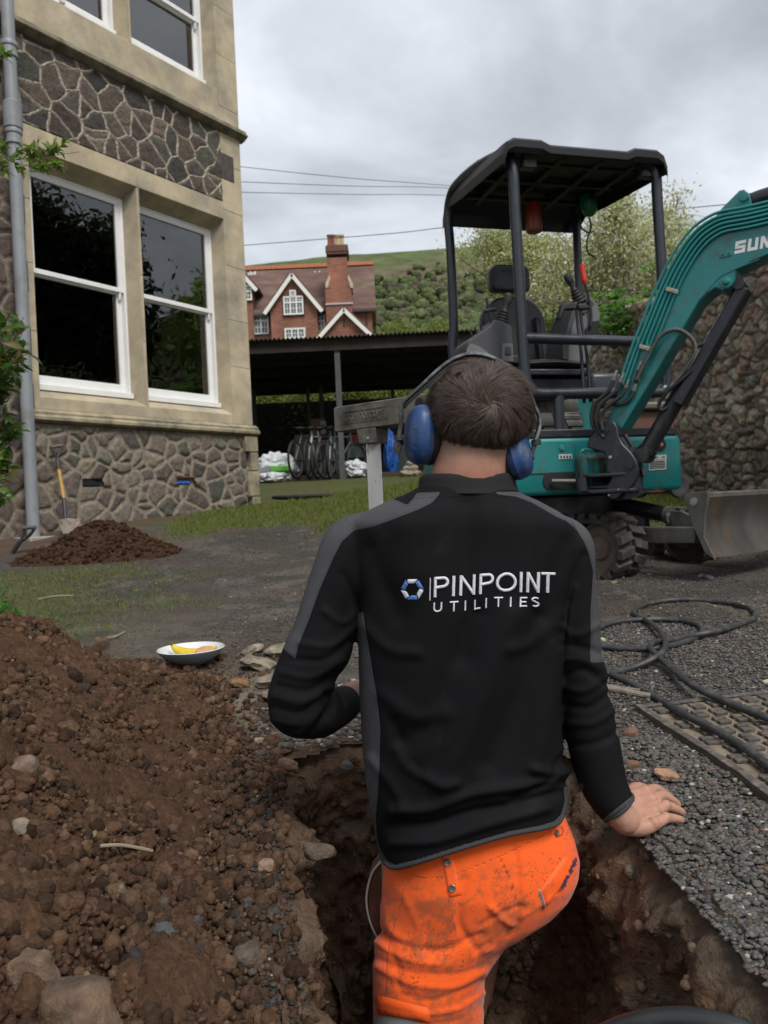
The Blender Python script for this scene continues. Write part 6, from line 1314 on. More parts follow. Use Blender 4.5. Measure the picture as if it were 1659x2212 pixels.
# under seat box and engine hood
mb = MB(); mb.box(M(.42, .44, 1.095), (.42, .40, .10), RE); mb.build('seat_box', m_nav, ex, bevel=.015)
mb = MB(); mb.box(M(.735, .36, 1.105), (.20, .30, .115), RE); mb.build('side_locker', mat('locker_grey', (.055, .06, .07), .4, coat=.1), ex, bevel=.02)
mb = MB(); mb.box(M(.40, .86, 1.02), (1.0, .45, .52), RE); mb.build('engine_cover', m_teal, ex, bevel=.05)
mb = MB(); mb.box(M(.045, .30, 1.09), (.19, .5, .13), RE); mb.build('left_cover', m_teal, ex, bevel=.04)
mb = MB(); mb.box(M(.30, .60, .95), (.90, .02, .30), RE); bb_ = mb.build('white_panel', mat('dirty_white_panel', (.38, .38, .34), .6, var=.2, vscale=12, col2=(.25, .23, .18), c2scale=16), ex)
mb = MB(); mb.box(M(.13, .588, 1.06), (.22, .004, .03), RE); mb.box(M(.13, .588, .87), (.14, .004, .03), RE); mb.build('yellow_label', mat('yellow_label', (.50, .36, .02), .6, var=.3, vscale=60), bb_)
for i in range(2):
    mb = MB(); mb.box(M(.24 + .22 * i, .588, .95), (.012, .006, .29), RE); mb.build('panel_joint', m_bp, bb_)
# consoles
def prismK(name, pts, v, th, m, parent=None, bevel=.008, rel=None):
    mb = MB(); mb.prism([K(a, b, v) for a, b in pts], E2 * th); return mb.build(name, m, parent or ex, bevel=bevel, sharp=30)
lc_ = prismK('left_console', [(1009, 775), (1008, 752), (1012, 736), (1060, 702), (1068, 689), (1088, 694), (1098, 700), (1106, 704), (1109, 740), (1110, 782)], .17, .22, m_gp2)
prismK('console_panel', [(1009, 773), (1008, 756), (1018, 742), (1036, 748), (1062, 768), (1082, 777), (1060, 785), (1012, 785)], .162, .012, m_gp, lc_, .003)
prismK('console_panel', [(1084, 780), (1086, 742), (1108, 742), (1110, 782)], .158, .016, m_gp, lc_, .003)
prismK('console_slot', [(1092, 766), (1093, 749), (1104, 749), (1105, 766)], .152, .008, m_gp2, lc_, .002)
def joystick(base, tip, v, parent, br=.040):
    a, b = K(*base, v), K(*tip, v); d = unit(b - a); mb = MB(); prof = []
    L_ = .095
    for i in range(5): prof += [(br * (1 - i * .13), L_ * i / 5), (br * (1.16 - i * .13), L_ * (i + .35) / 5), (br * (1.13 - i * .13), L_ * (i + .6) / 5), (br * (.9 - i * .13), L_ * (i + .95) / 5)]
    mb.lathe(prof + [(.016, L_ + .015)], a, d, 22); j = mb.build('rubber_boot', m_rb, parent, sharp=60)
    mb = MB(); p = a + d * (L_ - .005); T = [p, p + (b - p) * .35, p + (b - p) * .7 + E1 * .002, b, b + d * .018]; mb.tube(crom(T, 5), list(np.interp(np.arange(21), [0, 5, 10, 15, 18, 20], [.012, .013, .021, .021, .019, .008])), 14, flat=(1.2, .9)); mb.build('lever_grip', m_rb, parent, sharp=60)
joystick((1080, 705), (1098, 640), .22, lc_)
mb = MB(); p = K(1098, 636, .19); mb.ell(p, (.005, .004, .005), sub=2); mb.build('button', mat('red_plastic', (.55, .03, .02), .4), lc_)
T_('small_lever', [K(1062, 700, .2), K(1058, 680, .2), K(1053, 660, .2), K(1052, 645, .2)], .008, m_rb, 8, parent=lc_); T_('small_lever', [K(1046, 672, .2), K(1070, 668, .2)], .011, m_rb, 8, parent=lc_)
for q in ((1020, 728), (1030, 722), (1041, 715)): T_('small_lever', [K(q[0], q[1], .3), K(q[0] - 4, q[1] - 16, .3)], .006, m_rb, 6, parent=lc_)
mb = MB(); mb.tube([K(1069, 772, .15), K(1070, 779, .15)], .008, 10); mb.build('key_barrel', m_st, lc_)
rc_ = prismK('right_console', [(1216, 776), (1217, 740), (1228, 700), (1240, 665), (1244, 648), (1258, 640), (1278, 642), (1290, 655), (1297, 680), (1296, 700), (1288, 720), (1280, 745), (1268, 790), (1240, 792)], .22, .20, m_gp)
prismK('console_panel', [(1216, 776), (1217, 740), (1228, 700), (1239, 664), (1247, 664), (1236, 712), (1229, 745), (1229, 778)], .21, .22, m_gp2, rc_, .003)
prismK('console_panel', [(1250, 664), (1276, 646), (1285, 655), (1262, 680)], .212, .012, m_gp2, rc_, .003)
prismK('console_recess', [(1264, 712), (1280, 694), (1296, 692), (1292, 716), (1285, 740), (1268, 730)], .212, .02, mat('recess_black', (.008, .008, .008), .8), rc_, .003)
joystick((1254, 655), (1226, 598), .24, rc_, .038)
T_('travel_lever', [K(1262, 870, .05), K(1256, 770, .08), K(1248, 700, .1), K(1246, 668, .1)], .0095, m_bp, 10); T_('travel_lever', [K(1276, 868, .05), K(1268, 770, .08), K(1257, 700, .1), K(1254, 668, .1)], .0095, m_bp, 10)
prismK('lever_handle', [(1213, 663), (1216, 655), (1236, 651), (1247, 655), (1247, 668), (1238, 668), (1222, 668), (1211, 690), (1206, 688)], .08, .04, m_rb, None, .008)
prismK('lever_handle', [(1249, 655), (1262, 655), (1275, 660), (1276, 666), (1264, 668), (1250, 668)], .08, .04, m_rb, None, .008)
T_('blade_lever', [K(1276, 706, .2), K(1277, 680, .2), K(1273, 650, .2), K(1263, 610, .2)], .0085, m_bp, 10)
mb = MB(); P = crom([K(1264, 614, .2), K(1261, 600, .2), K(1258, 580, .2), K(1261, 572, .2)], 5); mb.tube(P, list(np.interp(np.arange(len(P)), [0, 3, 9, 13, len(P) - 1], [.010, .017, .016, .018, .010])), 14); mb.build('red_lever_grip', mat('red_grip', (.55, .035, .022), .45), ex)
# floor and body
m_flr = mat('gritty_floor', (.022, .020, .018), .8, var=.5, vscale=20, col2=(.09, .065, .045), c2scale=12, bump=.5, bscale=80)
mb = MB(); mb.box(M(.44, .27, .785), (1.06, .76, .035), RE); mb.build('floor_plate', m_flr, ex, bevel=.006)
mb = MB(); mb.box(M(.44, -.10, .783), (1.03, .035, .045), RE)
mb.build('floor_edge', m_bp, ex, bevel=.006)
for u, nm in ((.29, 'foot_pedal'), (.47, 'foot_pedal')):
    mb = MB(); rr2 = RE @ rotm((1, 0, 0), math.radians(60)); mb.box(M(u, .16, .885), (.115 if u < .4 else .10, .10, .015), rr2)
    if u > .4:
        for k in range(5): mb.box(M(u, .15 - .0 * k, .855 + .016 * k), (.10, .006, .006), rr2)
    mb.box(M(u, .2, .83), (.02, .02, .10), RE); mb.build(nm, m_rb if u < .4 else m_gs, ex, bevel=.006)
# teal body: rounded front slab with recesses
def uh(u, h, v): return M(u, v, h)
def rrect(u0, u1, h0, h1, r, n=6):
    o = []
    for cxx, cyy, a0 in ((u1 - r, h1 - r, 0), (u0 + r, h1 - r, 90), (u0 + r, h0 + r, 180), (u1 - r, h0 + r, 270)):
        for i in range(n + 1): a = math.radians(a0 + 90 * i / n); o.append((cxx + r * math.cos(a), cyy + r * math.sin(a)))
    return o
body = thing('q', 'q', 'q', (0, 0, 0)); bpy.data.objects.remove(body)
outl = []                                            # plan outline with rounded corners (u,v)
for cxx, cyy, r, a0 in ((.93, .95, .16, 0), (-.02, .95, .16, 90), (-.02, -.05, .07, 180), (.94, -.06, .06, 270)):
    for i in range(9): a = math.radians(a0 + 90 * i / 8); outl.append((cxx + r * math.cos(a), cyy + r * math.sin(a)))
outl = np.array(outl); c0 = outl.mean(0)
rings = []
for s, h in ((.0, .455), (.965, .455), (.985, .462), (1, .48), (1, .73), (.99, .752), (.975, .762), (0.0, .762)): rings.append([M(*(c0 + (outl - c0) * s), h) for _ in (0,) for q in (0,)] if False else [M(c0[0] + (a - c0[0]) * s, c0[1] + (b - c0[1]) * s, h) for a, b in outl])
mb = MB(); mb.grid(np.array(rings), wrap=True); body = mb.build('body_panel', m_teal, ex, sharp=45)
VF = -.122
def plate(name, pts, v, th, m, parent, bevel=.004): 
    mb = MB(); mb.prism([M(u, v, h) for u, h in pts], E2 * th); return mb.build(name, m, parent, bevel=bevel)
def KU(x, y, v=VF):
    q = K(x, y, v) - EO; return float(q @ E1), float(q[2] + .45)
# step line of the left cover, the recess with swing cylinder
plate('body_step', [KU(1246, 990), KU(1246, 1012), KU(1262, 1012)] if False else rrect(*[KU(1100, 946)[0] - .1, KU(1246, 1000)[0], .568, .745], .02), VF - .004, .012, m_teal, body, .006)
plate('body_step', rrect(KU(1252, 1000)[0], KU(1325, 1000)[0], .47, .70, .035), VF - .006, .014, m_teal, body, .008)
plate('swing_recess', rrect(KU(1173, 1036)[0], KU(1246, 1036)[0], KU(1200, 1058)[1], KU(1200, 1020)[1], .04), VF - .0065, .012, mat('recess_black', (0, 0, 0)), body, .002)
plate('hand_slot', rrect(KU(1205, 1)[0], KU(1236, 1)[0], KU(1220, 1006)[1], KU(1220, 995)[1], .010), VF - .0075, .01, mat('recess_black', (0, 0, 0)), body, .001)
dc = plate('decal', [KU(1206, 992), KU(1234, 991), KU(1234, 981), KU(1206, 982)], VF - .0085, .01, mat('decal_white', (.5, .5, .48), .5), body, 0)
for i in range(4): plate('decal_mark', [KU(1208 + i * 6.5, 990), KU(1212.5 + i * 6.5, 990), KU(1212 + i * 6.5, 984), KU(1209 + i * 6.5, 984)], VF - .0095, .004, m_bp, dc, 0)
mb = MB(); mb.lathe([(.0, -.004), (.014, -.003), (.018, .004), (.018, .02)], M(*[KU(1213, 969)[0], VF - .008, KU(1213, 969)[1]]), E2, 20); mb.build('round_lock', m_teal, body)
mb = MB(); mb.lathe([(.006, -.006), (.006, .0)], M(*[KU(1213, 969)[0], VF - .010, KU(1213, 969)[1]]), E2, 12); mb.build('lock_barrel', m_st, body)
u_, h_ = KU(1426, 961)
mb = MB(); mb.lathe([(.0, -.001), (.036, -.001), (.038, .004), (.036, .02)], M(u_, VF - .003, h_), E2, 28); lo_ = mb.build('lamp_socket', mat('recess_black', (0, 0, 0)), body)
mb = MB(); mb.lathe([(.0, -.006), (.014, -.005), (.019, .002)], M(u_, VF - .004, h_), E2, 20); mb.build('red_reflector', mat('red_lens', (.28, .015, .012), .3), lo_)
mb = MB(); mb.lathe([(.0, -.004), (.009, -.002)], M(u_ + .002, VF - .010, h_ + .002), E2, 12); mb.build('lock_barrel', m_st, lo_)
dp = plate('data_plate', [KU(1401, 1016), KU(1438, 1014), KU(1439, 982), KU(1402, 984)], VF - .003, .01, mat('plate_white', (.46, .46, .44), .5), body, 0)
for i in range(5): plate('plate_line', [KU(1403, 1013 - i * 3.6), KU(1436, 1011.2 - i * 3.6), KU(1436, 1009 - i * 3.6), KU(1403, 1010.8 - i * 3.6)], VF - .0042, .003, m_bp, dp, 0)
plate('plate_line', [KU(1404, 990), KU(1420, 989.2), KU(1420, 986.4), KU(1404, 987.2)], VF - .0042, .003, m_bp, dp, 0); plate('plate_line', [KU(1429, 989), KU(1435, 988.6), KU(1435, 986), KU(1429, 986.4)], VF - .0042, .003, m_bp, dp, 0)
plate('plate_line', [KU(1403, 993.4), KU(1437, 992), KU(1437, 991.4), KU(1403, 992.8)], VF - .0042, .003, m_bp, dp, 0)
T_('swing_rod', [M(*[KU(1186, 1040)[0], VF - .03, KU(1186, 1040)[1]]), M(*[KU(1252, 1041)[0], VF - .09, KU(1252, 1041)[1]])], .0125, m_gs, 16)
# turntable and undercarriage
mb = MB(); mb.lathe([(.33, -.02), (.33, .11), (.30, .13)], M(.46, .38, .33), n=32); mb.build('turntable', m_bp, ex)
UF = np.array([.60, -.80, 0]); UA = np.array([.80, .60, 0]); UC = np.array([1.12, 4.13, 0])      # front idler of the near track, outer face
def Ut(f, a, h): return UC + UF * f + UA * a + ZU * (h - .455)
def track(a0, label):
    tw = .21; r = .165; Lg = 1.18; n = 112; per = 2 * Lg + 2 * math.pi * r
    def prof(s, rr):
        s = s % per
        if s < Lg: return -s, r + rr - .0, (0, 1)
        s -= Lg
        if s < math.pi * r: a = s / r; return -Lg - rr * math.sin(a) , r + rr * math.cos(a), (-math.sin(a), math.cos(a))
        s -= math.pi * r
        if s < Lg: return -Lg + s, r - rr, (0, -1)
        a = (s - Lg) / r; return rr * math.sin(a), r - rr * math.cos(a), (math.sin(a), -math.cos(a))
    mb = MB(); rings = []
    for i in range(n):
        s = per * i / n; f0, h0, _ = prof(s, r - .006 + .004 * 0); f1, h1, _ = prof(s, r - .034)
        rings.append([Ut(f0, a0, h0), Ut(f0, a0 + tw, h0), Ut(f1, a0 + tw, h1), Ut(f1, a0, h1)])
    rings.append(rings[0]); mb.grid(np.array(rings), wrap=True)
    mudc = arr([.035, .030, .026])
    for i in range(46):
        for q in (0, 1):
            s = per * (i + .5 * q) / 46; w0 = .056; aa = (a0 - .006, a0 + tw * .47) if q == 0 else (a0 + tw * .53, a0 + tw + .006)
            P = []
            for ds in (-.5, .5):
                for rr in (r - .010, r + .024):
                    dd_ = ds * w0 * (1 if rr < r else .72); f_, h_, _ = prof(s + dd_, rr); f2, h2, _ = prof(s + dd_ + .022, rr); P.append((f_, h_, f2, h2))
            A, Bq = aa
            o1, o2 = (0, 2) if q == 0 else (2, 0)
            v = [Ut(P[0][o1], A, P[0][o1 + 1]), Ut(P[0][o2], Bq, P[0][o2 + 1]), Ut(P[2][o2], Bq, P[2][o2 + 1]), Ut(P[2][o1], A, P[2][o1 + 1]), Ut(P[1][o1], A, P[1][o1 + 1]), Ut(P[1][o2], Bq, P[1][o2 + 1]), Ut(P[3][o2], Bq, P[3][o2 + 1]), Ut(P[3][o1], A, P[3][o1 + 1])]
            mb.add(v, [(0, 3, 2, 1), (4, 5, 6, 7), (0, 1, 5, 4), (1, 2, 6, 5), (2, 3, 7, 6), (3, 0, 4, 7)])
    tk = mb.build('rubber_track', mat('muddy_track_rubber', (.038, .034, .031), .85, var=.4, vscale=14, col2=(.085, .070, .055), c2scale=10, c2lo=.48, c2hi=.66, bump=.6, bscale=45, bdist=.006), ex, sharp=30, bevel=.004); tk['label'] = label
    for f_ in (0, -Lg):
        mb = MB(); mb.lathe([(.03, -.0), (.06, .0), (.075, .02), (.112, .022), (.125, .0), (.130, .0), (.130, .12), (.03, .12)], Ut(f_, a0 + .03, r), UA, 32); mb.build('idler_wheel', mat('dusty_brown_steel', (.11, .082, .062), .8, var=.35, vscale=12, bump=.4, bscale=40), tk)
    for k in range(4):
        mb = MB(); mb.lathe([(.0, 0), (.045, 0), (.055, .02), (.055, .11)], Ut(-.25 - .22 * k, a0 + .05, .095), UA, 18); mb.build('roller', mat('dusty_brown_steel', (0, 0, 0)), tk)
    mb = MB(); mb.pbox(Ut(-Lg + .1, a0 + .05, .12), UF * (Lg - .2), UA * .1, ZU * .10); mb.build('track_frame', m_gs, tk, bevel=.01)
track(.0, 'near rubber track'); track(.80, 'far rubber track')
mb = MB(); mb.pbox(Ut(-.95, .15, .16), UF * .72, UA * .72, ZU * .16); mb.build('chassis', m_bp, ex, bevel=.02)
# blade arms, blade ram, blade
def onA(x, y, a): return onplane(x, y, Ut(0, a, 0), UA)
mb = MB(); mb.prism([onA(a, b, .27) for a, b in ((1335, 1138), (1498, 1139), (1502, 1158), (1500, 1174), (1365, 1174), (1335, 1168))], UA * .07); mb.build('blade_arm', m_gs, ex, bevel=.006)
mb = MB(); P0_, P1_ = onA(1498, 1139, .27) + UA * .46, onA(1335, 1138, .27) + UA * .46; mb.prism([P1_, P0_, P0_ - ZU * .085, P1_ - ZU * .085], UA * .07); mb.build('blade_arm', m_gs, ex, bevel=.006)
T_('blade_ram', [onA(1330, 1088, .5), onA(1442, 1112, .5)], .045, m_bp, 20); mb = MB(); a, b = onA(1440, 1112, .5), onA(1450, 1113, .5); mb.tube([a, b], .05, 20); mb.build('ram_collar', m_gs, ex)
T_('blade_ram_rod', [onA(1440, 1112, .5), onA(1512, 1130, .5)], .018, m_ch, 12)
mb = MB(); mb.prism([onA(a, b, .42) for a, b in ((1446, 1104), (1470, 1104), (1510, 1122), (1512, 1140), (1450, 1136))], UA * .03); mb.build('ram_lug', m_gs, ex, bevel=.004)
BLO = np.array([1.595, 3.83, 0]); Lb = 1.22
pro = [(.020, .405), (.028, .395), (.012, .36), (-.012, .30), (-.018, .24), (-.005, .17), (.030, .115), (.050, .095)]
def Bl(f, a, h): return BLO + UF * f + UA * a + ZU * (h - .455 + .02)
rings = [[Bl(f, a, h) for f, h in pro] + [Bl(f - .018, a, h - .002) for f, h in pro[::-1]] for a in np.linspace(0, Lb, 12)]
mb = MB(); mb.grid(np.array(rings), wrap=True); mb.f += [list(range(16)), list(range(11 * 16 + 15, 11 * 16 - 1, -1))]; mb.mi += [0, 0]
bld = mb.build('dozer_blade', mat('worn_blade_steel', (.075, .071, .065), .5, metal=.3, var=.35, vscale=5, col2=(.12, .078, .045), c2scale=7, c2lo=.55, c2hi=.68, bump=.3, bscale=25, bdist=.004, stretch=(1, 1, .5)), ex, sharp=40)
mb = MB(); mb.tube([Bl(.008, -.002, .408), Bl(.008, Lb, .408)], .013, 12); mb.build('top_lip', m_gs, bld)
mb = MB(); mb.prism([Bl(-.11, -.012, .42), Bl(.030, -.012, .425), Bl(.032, -.012, .39), Bl(.010, -.012, .30), Bl(.0, -.012, .2), Bl(.055, -.012, .085), Bl(-.0, -.012, .12), Bl(-.07, -.012, .28)], UA * .014); sp = mb.build('side_plate', m_gs, bld, bevel=.003)
mb = MB(); mb.lathe([(.020, -.004), (.020, .004), (.012, .005), (.012, -.005)], Bl(-.045, -.016, .375), UA, 20); mb.build('plate_eye', m_st, sp)
# ---- boom
SP = M(.50, -.36, 0); SP[2] = 0; BDm = np.array([.82, -.572, 0]); BS = np.array([-.572, -.82, 0])
def Bm(x, y, off=.075): return onplane(x, y, SP + BS * off, BS)
m_hw = .075
side_ = [(1312, 908), (1330, 860), (1351, 809), (1369, 758), (1391, 703), (1413, 648), (1430, 610), (1448, 573), (1475, 529), (1497, 502), (1514, 487), (1538, 472), (1563, 463), (1607, 455), (1659, 443), (1760, 418), (1880, 398), (1880, 470), (1760, 505), (1700, 530), (1659, 550), (1622, 566), (1590, 582), (1588, 604), (1578, 622), (1562, 628), (1545, 622), (1528, 634), (1510, 652), (1480, 702), (1450, 751), (1400, 834), (1343, 928)]
mb = MB(); mb.prism([Bm(a, b) for a, b in side_], -BS * .15); boom = mb.build('boom', m_teal, ex, bevel=.006, sharp=25)
mb = MB(); mb.tube([Bm(a, b, .0755) for a, b in ((1640, 560), (1590, 580), (1556, 596), (1534, 620), (1512, 646))] , .0035, 6); mb.build('weld_seam', m_teal, boom)
for off in (.062, -.062):
    mb = MB(); mb.prism([Bm(a, b, off) for a, b in ((1540, 478), (1562, 450), (1598, 414), (1608, 411), (1617, 417), (1622, 432), (1626, 460), (1580, 470))], -BS * .016 * (1 if off > 0 else -1)); bk = mb.build('ram_bracket', m_teal, boom, bevel=.003)
mb = MB(); a = Bm(1606, 424, .085); mb.lathe([(.0, -.004), (.020, -.002), (.022, .006)], a, -BS, 20); mb.build('pin_cap', m_teal, boom)
mb = MB(); a = Bm(1567, 457, .064); mb.lathe([(.0, -.001), (.012, -.001), (.012, .003)], a, -BS, 16); mb.build('bracket_hole', mat('recess_black', (0, 0, 0)), boom)
mb = MB(); a = Bm(1569, 609, .083); mb.lathe([(.006, -.014), (.012, -.012), (.016, -.004), (.028, -.002), (.03, .01)], a, -BS, 20); mb.build('pin_cap', m_teal, boom)
mb = MB(); mb.prism([Bm(a, b, .079) for a, b in ((1555, 546), (1580, 541), (1581, 552), (1556, 557))], -BS * .006); hb = mb.build('small_bracket', m_teal, boom, bevel=.002)
for q in (1562, 1574): mb = MB(); mb.lathe([(.0, -.003), (.004, -.002), (.004, .004)], Bm(q, 550 - (q - 1562) * .15, .081), -BS, 10); mb.build('bolt', m_bp, hb)
# dipper ram at the top right
T_('dipper_ram', [Bm(1622, 437, 0), Bm(1659, 424, 0), Bm(1780, 392, 0)], .040, m_bp, 20, 3); mb = MB(); mb.tube([Bm(1612, 432, 0), Bm(1630, 432, 0)], .030, 16); mb.build('ram_eye', m_bp, ex)
# maker's lettering, white, blocky
def bletter(mb, segs, x0, y0, w, h, sl, st):
    if segs[0][:2] == (0, 0) and len(segs) == 3 and segs[1][0] == .7 and segs[1][1] == 0:
        P = [(x0 + u * w + v * h * .12, y0 - v * h - (x0 + u * w - 1586) * sl) for u, v in ((.0, 1), (.34, 1), (1, 0), (.66, 0))]; mb.prism([Bm(a, b, .0759) for a, b in P], BS * .0006); segs = segs[:2]
    for (u0, v0, u1, v1) in segs:
        P = [(x0 + u * w + (v) * h * .12, y0 - v * h - (x0 + u * w - 1586) * sl) for u, v in ((u0, v0), (u1, v0), (u1, v1), (u0, v1))]
        mb.prism([Bm(a, b, .0757) for a, b in P], BS * .0006)
t_ = .26
LT = {'S': [(0, 1 - t_, 1, 1), (0, .5, .3, 1 - t_), (0, .5 - t_ / 2 + .02, 1, .5 + t_ / 2 - .02), (.7, t_, 1, .5), (0, 0, 1, t_)], 'U': [(0, t_, .3, 1), (.7, t_, 1, 1), (0, 0, 1, t_)], 'N': [(0, 0, .3, 1), (.7, 0, 1, 1), (.3, 1 - t_, .7, 1)], 'W': [(0, 0, .22, 1), (.39, 0, .61, 1), (.78, 0, 1, 1), (0, 0, 1, t_)], 'A': [(0, 0, .3, 1), (.7, 0, 1, 1), (.3, 1 - t_, .7, 1), (.3, .35, .7, .55)], 'R': [(0, 0, .3, 1), (.7, .5, 1, 1), (.3, 1 - t_, .7, 1), (.3, .38, .8, .58), (.7, 0, 1, .4)], 'D': [(0, 0, .3, 1), (.7, .1, 1, .9), (.3, 1 - t_, .8, 1), (.3, 0, .8, t_)]}
mb = MB()
for ch, x0, w_ in (('S', 1586, 23), ('U', 1614, 22), ('N', 1641, 22), ('W', 1668, 32), ('A', 1706, 22), ('R', 1733, 22), ('D', 1760, 22)): bletter(mb, LT[ch], x0, 549, w_, 27, .20, 3)
mb.build('maker_lettering', mat('white_decal', (.68, .68, .66), .45), boom)
# steel pipes along the boom
edge = np.array([(1336, 850), (1351, 809), (1369, 758), (1391, 703), (1413, 648), (1430, 610), (1448, 573), (1475, 529), (1497, 502), (1514, 487), (1538, 472), (1563, 463), (1607, 455), (1659, 443), (1760, 418), (1880, 398)], float)
ed2 = crom([(a, b, 0) for a, b in edge], 4)[:, :2]; tn = np.gradient(ed2, axis=0); tn /= np.linalg.norm(tn, axis=1)[:, None]; nrm2 = np.stack([-tn[:, 1], tn[:, 0]], 1)   # pointing inward (down right)
if nrm2[10][0] < 0: nrm2 = -nrm2
for i, (o_, st_, r_) in enumerate(((-7, 4, .0075), (2, 2, .0075), (10, 3, .0075), (19, 0, .0075), (28, 4, .0065), (37, 8, .0065))):
    P = ed2[st_:] + nrm2[st_:] * o_; w3 = [Bm(a, b, .086) for a, b in P]
    if i == 3: w3 = [Bm(1383, 803, .086), Bm(1389, 783, .086), Bm(1404, 770, .086)] + w3[10:]
    mb = MB(); mb.tube(w3, r_, 10); mb.build('hydraulic_pipe', m_tealp, boom, sharp=60)
for a, b, s in ((1453, 626, 1), (1395, 750, 1)):
    mb = MB(); d1 = .40; P = [(a - 13, b - 7), (a + 13, b + 1), (a + 11, b + 10), (a - 15, b + 2)]; mb.prism([Bm(x, y, .094) for x, y in P], BS * .006); cl_ = mb.build('pipe_clamp', mat('galvanised_clamp', (.34, .31, .22), .5, metal=.5, var=.2), boom, bevel=.002)
    mb = MB(); mb.lathe([(.0, -.004), (.006, -.003), (.006, .003)], Bm(a - 1, b + 1, .101), -BS, 6); mb.build('bolt', m_st, cl_)
for a, b, d in ((1325, 822, (8, -22)), (1340, 826, (8, -20)), (1352, 838, (7, -18)), (1380, 800, (6, -20)), (1369, 845, (8, -20)), (1376, 828, (6, -12))):
    mb = MB(); p0, p1 = Bm(a, b, .09), Bm(a + d[0], b + d[1], .09); mb.tube([p0, p0 * .6 + p1 * .4], .0105, 6); mb.tube([p0 * .55 + p1 * .45, p1], .0085, 12); mb.build('hose_fitting', m_st, boom, sharp=30)
HO = [[(1325, 822), (1316, 842), (1300, 858), (1285, 872), (1278, 895), (1282, 920), (1294, 942)], [(1340, 826), (1330, 846), (1310, 862), (1294, 880), (1288, 905), (1294, 930), (1304, 945)], [(1352, 838), (1342, 856), (1325, 868), (1306, 885), (1298, 905), (1302, 930)], [(1369, 845), (1360, 862), (1342, 873), (1315, 874), (1292, 882), (1284, 900)], [(1380, 800), (1372, 828)]]
for i, h_ in enumerate(HO):
    mb = MB(); mb.tube(crom([Bm(a, b, .09 + .012 * (i % 3) + .02 * min(j, 3) / 3) for j, (a, b) in enumerate(h_)], 8), .0105, 12); mb.build('hydraulic_hose', m_rb, ex, sharp=60)
SPR = [(1374, 822), (1385, 798), (1395, 780), (1404, 762), (1413, 745), (1426, 727), (1445, 715), (1466, 713), (1484, 722), (1497, 738), (1500, 755), (1492, 778), (1476, 802), (1457, 826)]
P = crom([Bm(a, b, .115 - .06 * sstep(7, 13, i)) for i, (a, b) in enumerate(SPR)], 8); mb = MB(); mb.tube(P, .0085, 10); sp_ = mb.build('spring_hose', m_rb, boom, sharp=60)
arcl = np.concatenate([[0], np.cumsum(np.linalg.norm(np.diff(P, axis=0), axis=1))]); ns = 900; sl = np.linspace(0, arcl[-1], ns); Q = np.stack([np.interp(sl, arcl, P[:, i]) for i in range(3)], 1); Tn = np.gradient(Q, axis=0); Tn /= np.linalg.norm(Tn, axis=1)[:, None]; n1_ = np.cross(Tn, BS); n1_ /= np.linalg.norm(n1_, axis=1)[:, None]; n2_ = np.cross(Tn, n1_); ph = sl / .0085 * 2 * np.pi
Q = Q + .0112 * (n1_ * np.cos(ph)[:, None] + n2_ * np.sin(ph)[:, None]); mb = MB(); mb.tube(Q, .0019, 4, cap=False); mb.build('spring_guard', mat('spring_steel', (.22, .22, .21), .4, metal=.7), sp_, sharp=0)
T_('hydraulic_hose', [Bm(1500, 752, .02), Bm(1512, 745, .0), Bm(1520, 752, -.02), Bm(1512, 775, -.04)], .0105, m_rb, 10)
for a, b, c, d in ((1457, 826, 1446, 846), (1446, 846, 1439, 860)): mb = MB(); mb.tube([Bm(a, b, .05), Bm(c, d, .05)], .011, 8); mb.build('hose_fitting', m_st, boom, sharp=30)
T_('hydraulic_hose', [Bm(1494, 800, .05), Bm(1470, 822, .06), Bm(1440, 848, .06), Bm(1424, 872, .055), (Bm(1428, 886, .05)), Bm(1442, 880, .04)], .009, m_rb, 10)
# boom ram under the boom
ra, rb_ = Bm(1392, 985, 0), Bm(1600, 618, 0); rd = unit(rb_ - ra); rl = np.linalg.norm(rb_ - ra)
T_('boom_ram', [ra, ra + rd * rl * .52], .041, m_bp, 24); mb = MB(); mb.tube([ra + rd * .02, ra + rd * .045], .048, 24); mb.build('ram_collar', m_bp, ex)
T_('boom_ram_rod', [ra + rd * rl * .5, rb_], .021, m_ch, 16)
gn = unit(np.cross(rd, BS)); gn = gn if gn[0] > 0 else -gn
mb = MB(); q0 = ra + rd * rl * .335; q1 = ra + rd * rl * .995
mb.pbox(q0 + gn * .040 + BS * .05, rd * (rl * .66), -BS * .10, gn * .012); mb.pbox(q0 + gn * .052 + BS * .05, rd * (rl * .66), BS * -.006, -gn * .055); mb.pbox(q0 + gn * .052 - BS * .05, rd * (rl * .66), BS * .006, -gn * .055)
mb.build('ram_guard', m_bp, ex, bevel=.003)
mb = MB(); mb.tube([rb_ + BS * .06, rb_ - BS * .06], .026, 20); mb.build('ram_eye', m_bp, ex); mb = MB(); mb.tube([ra + BS * .07, ra - BS * .07], .036, 20); mb.build('ram_eye', m_bp, ex)
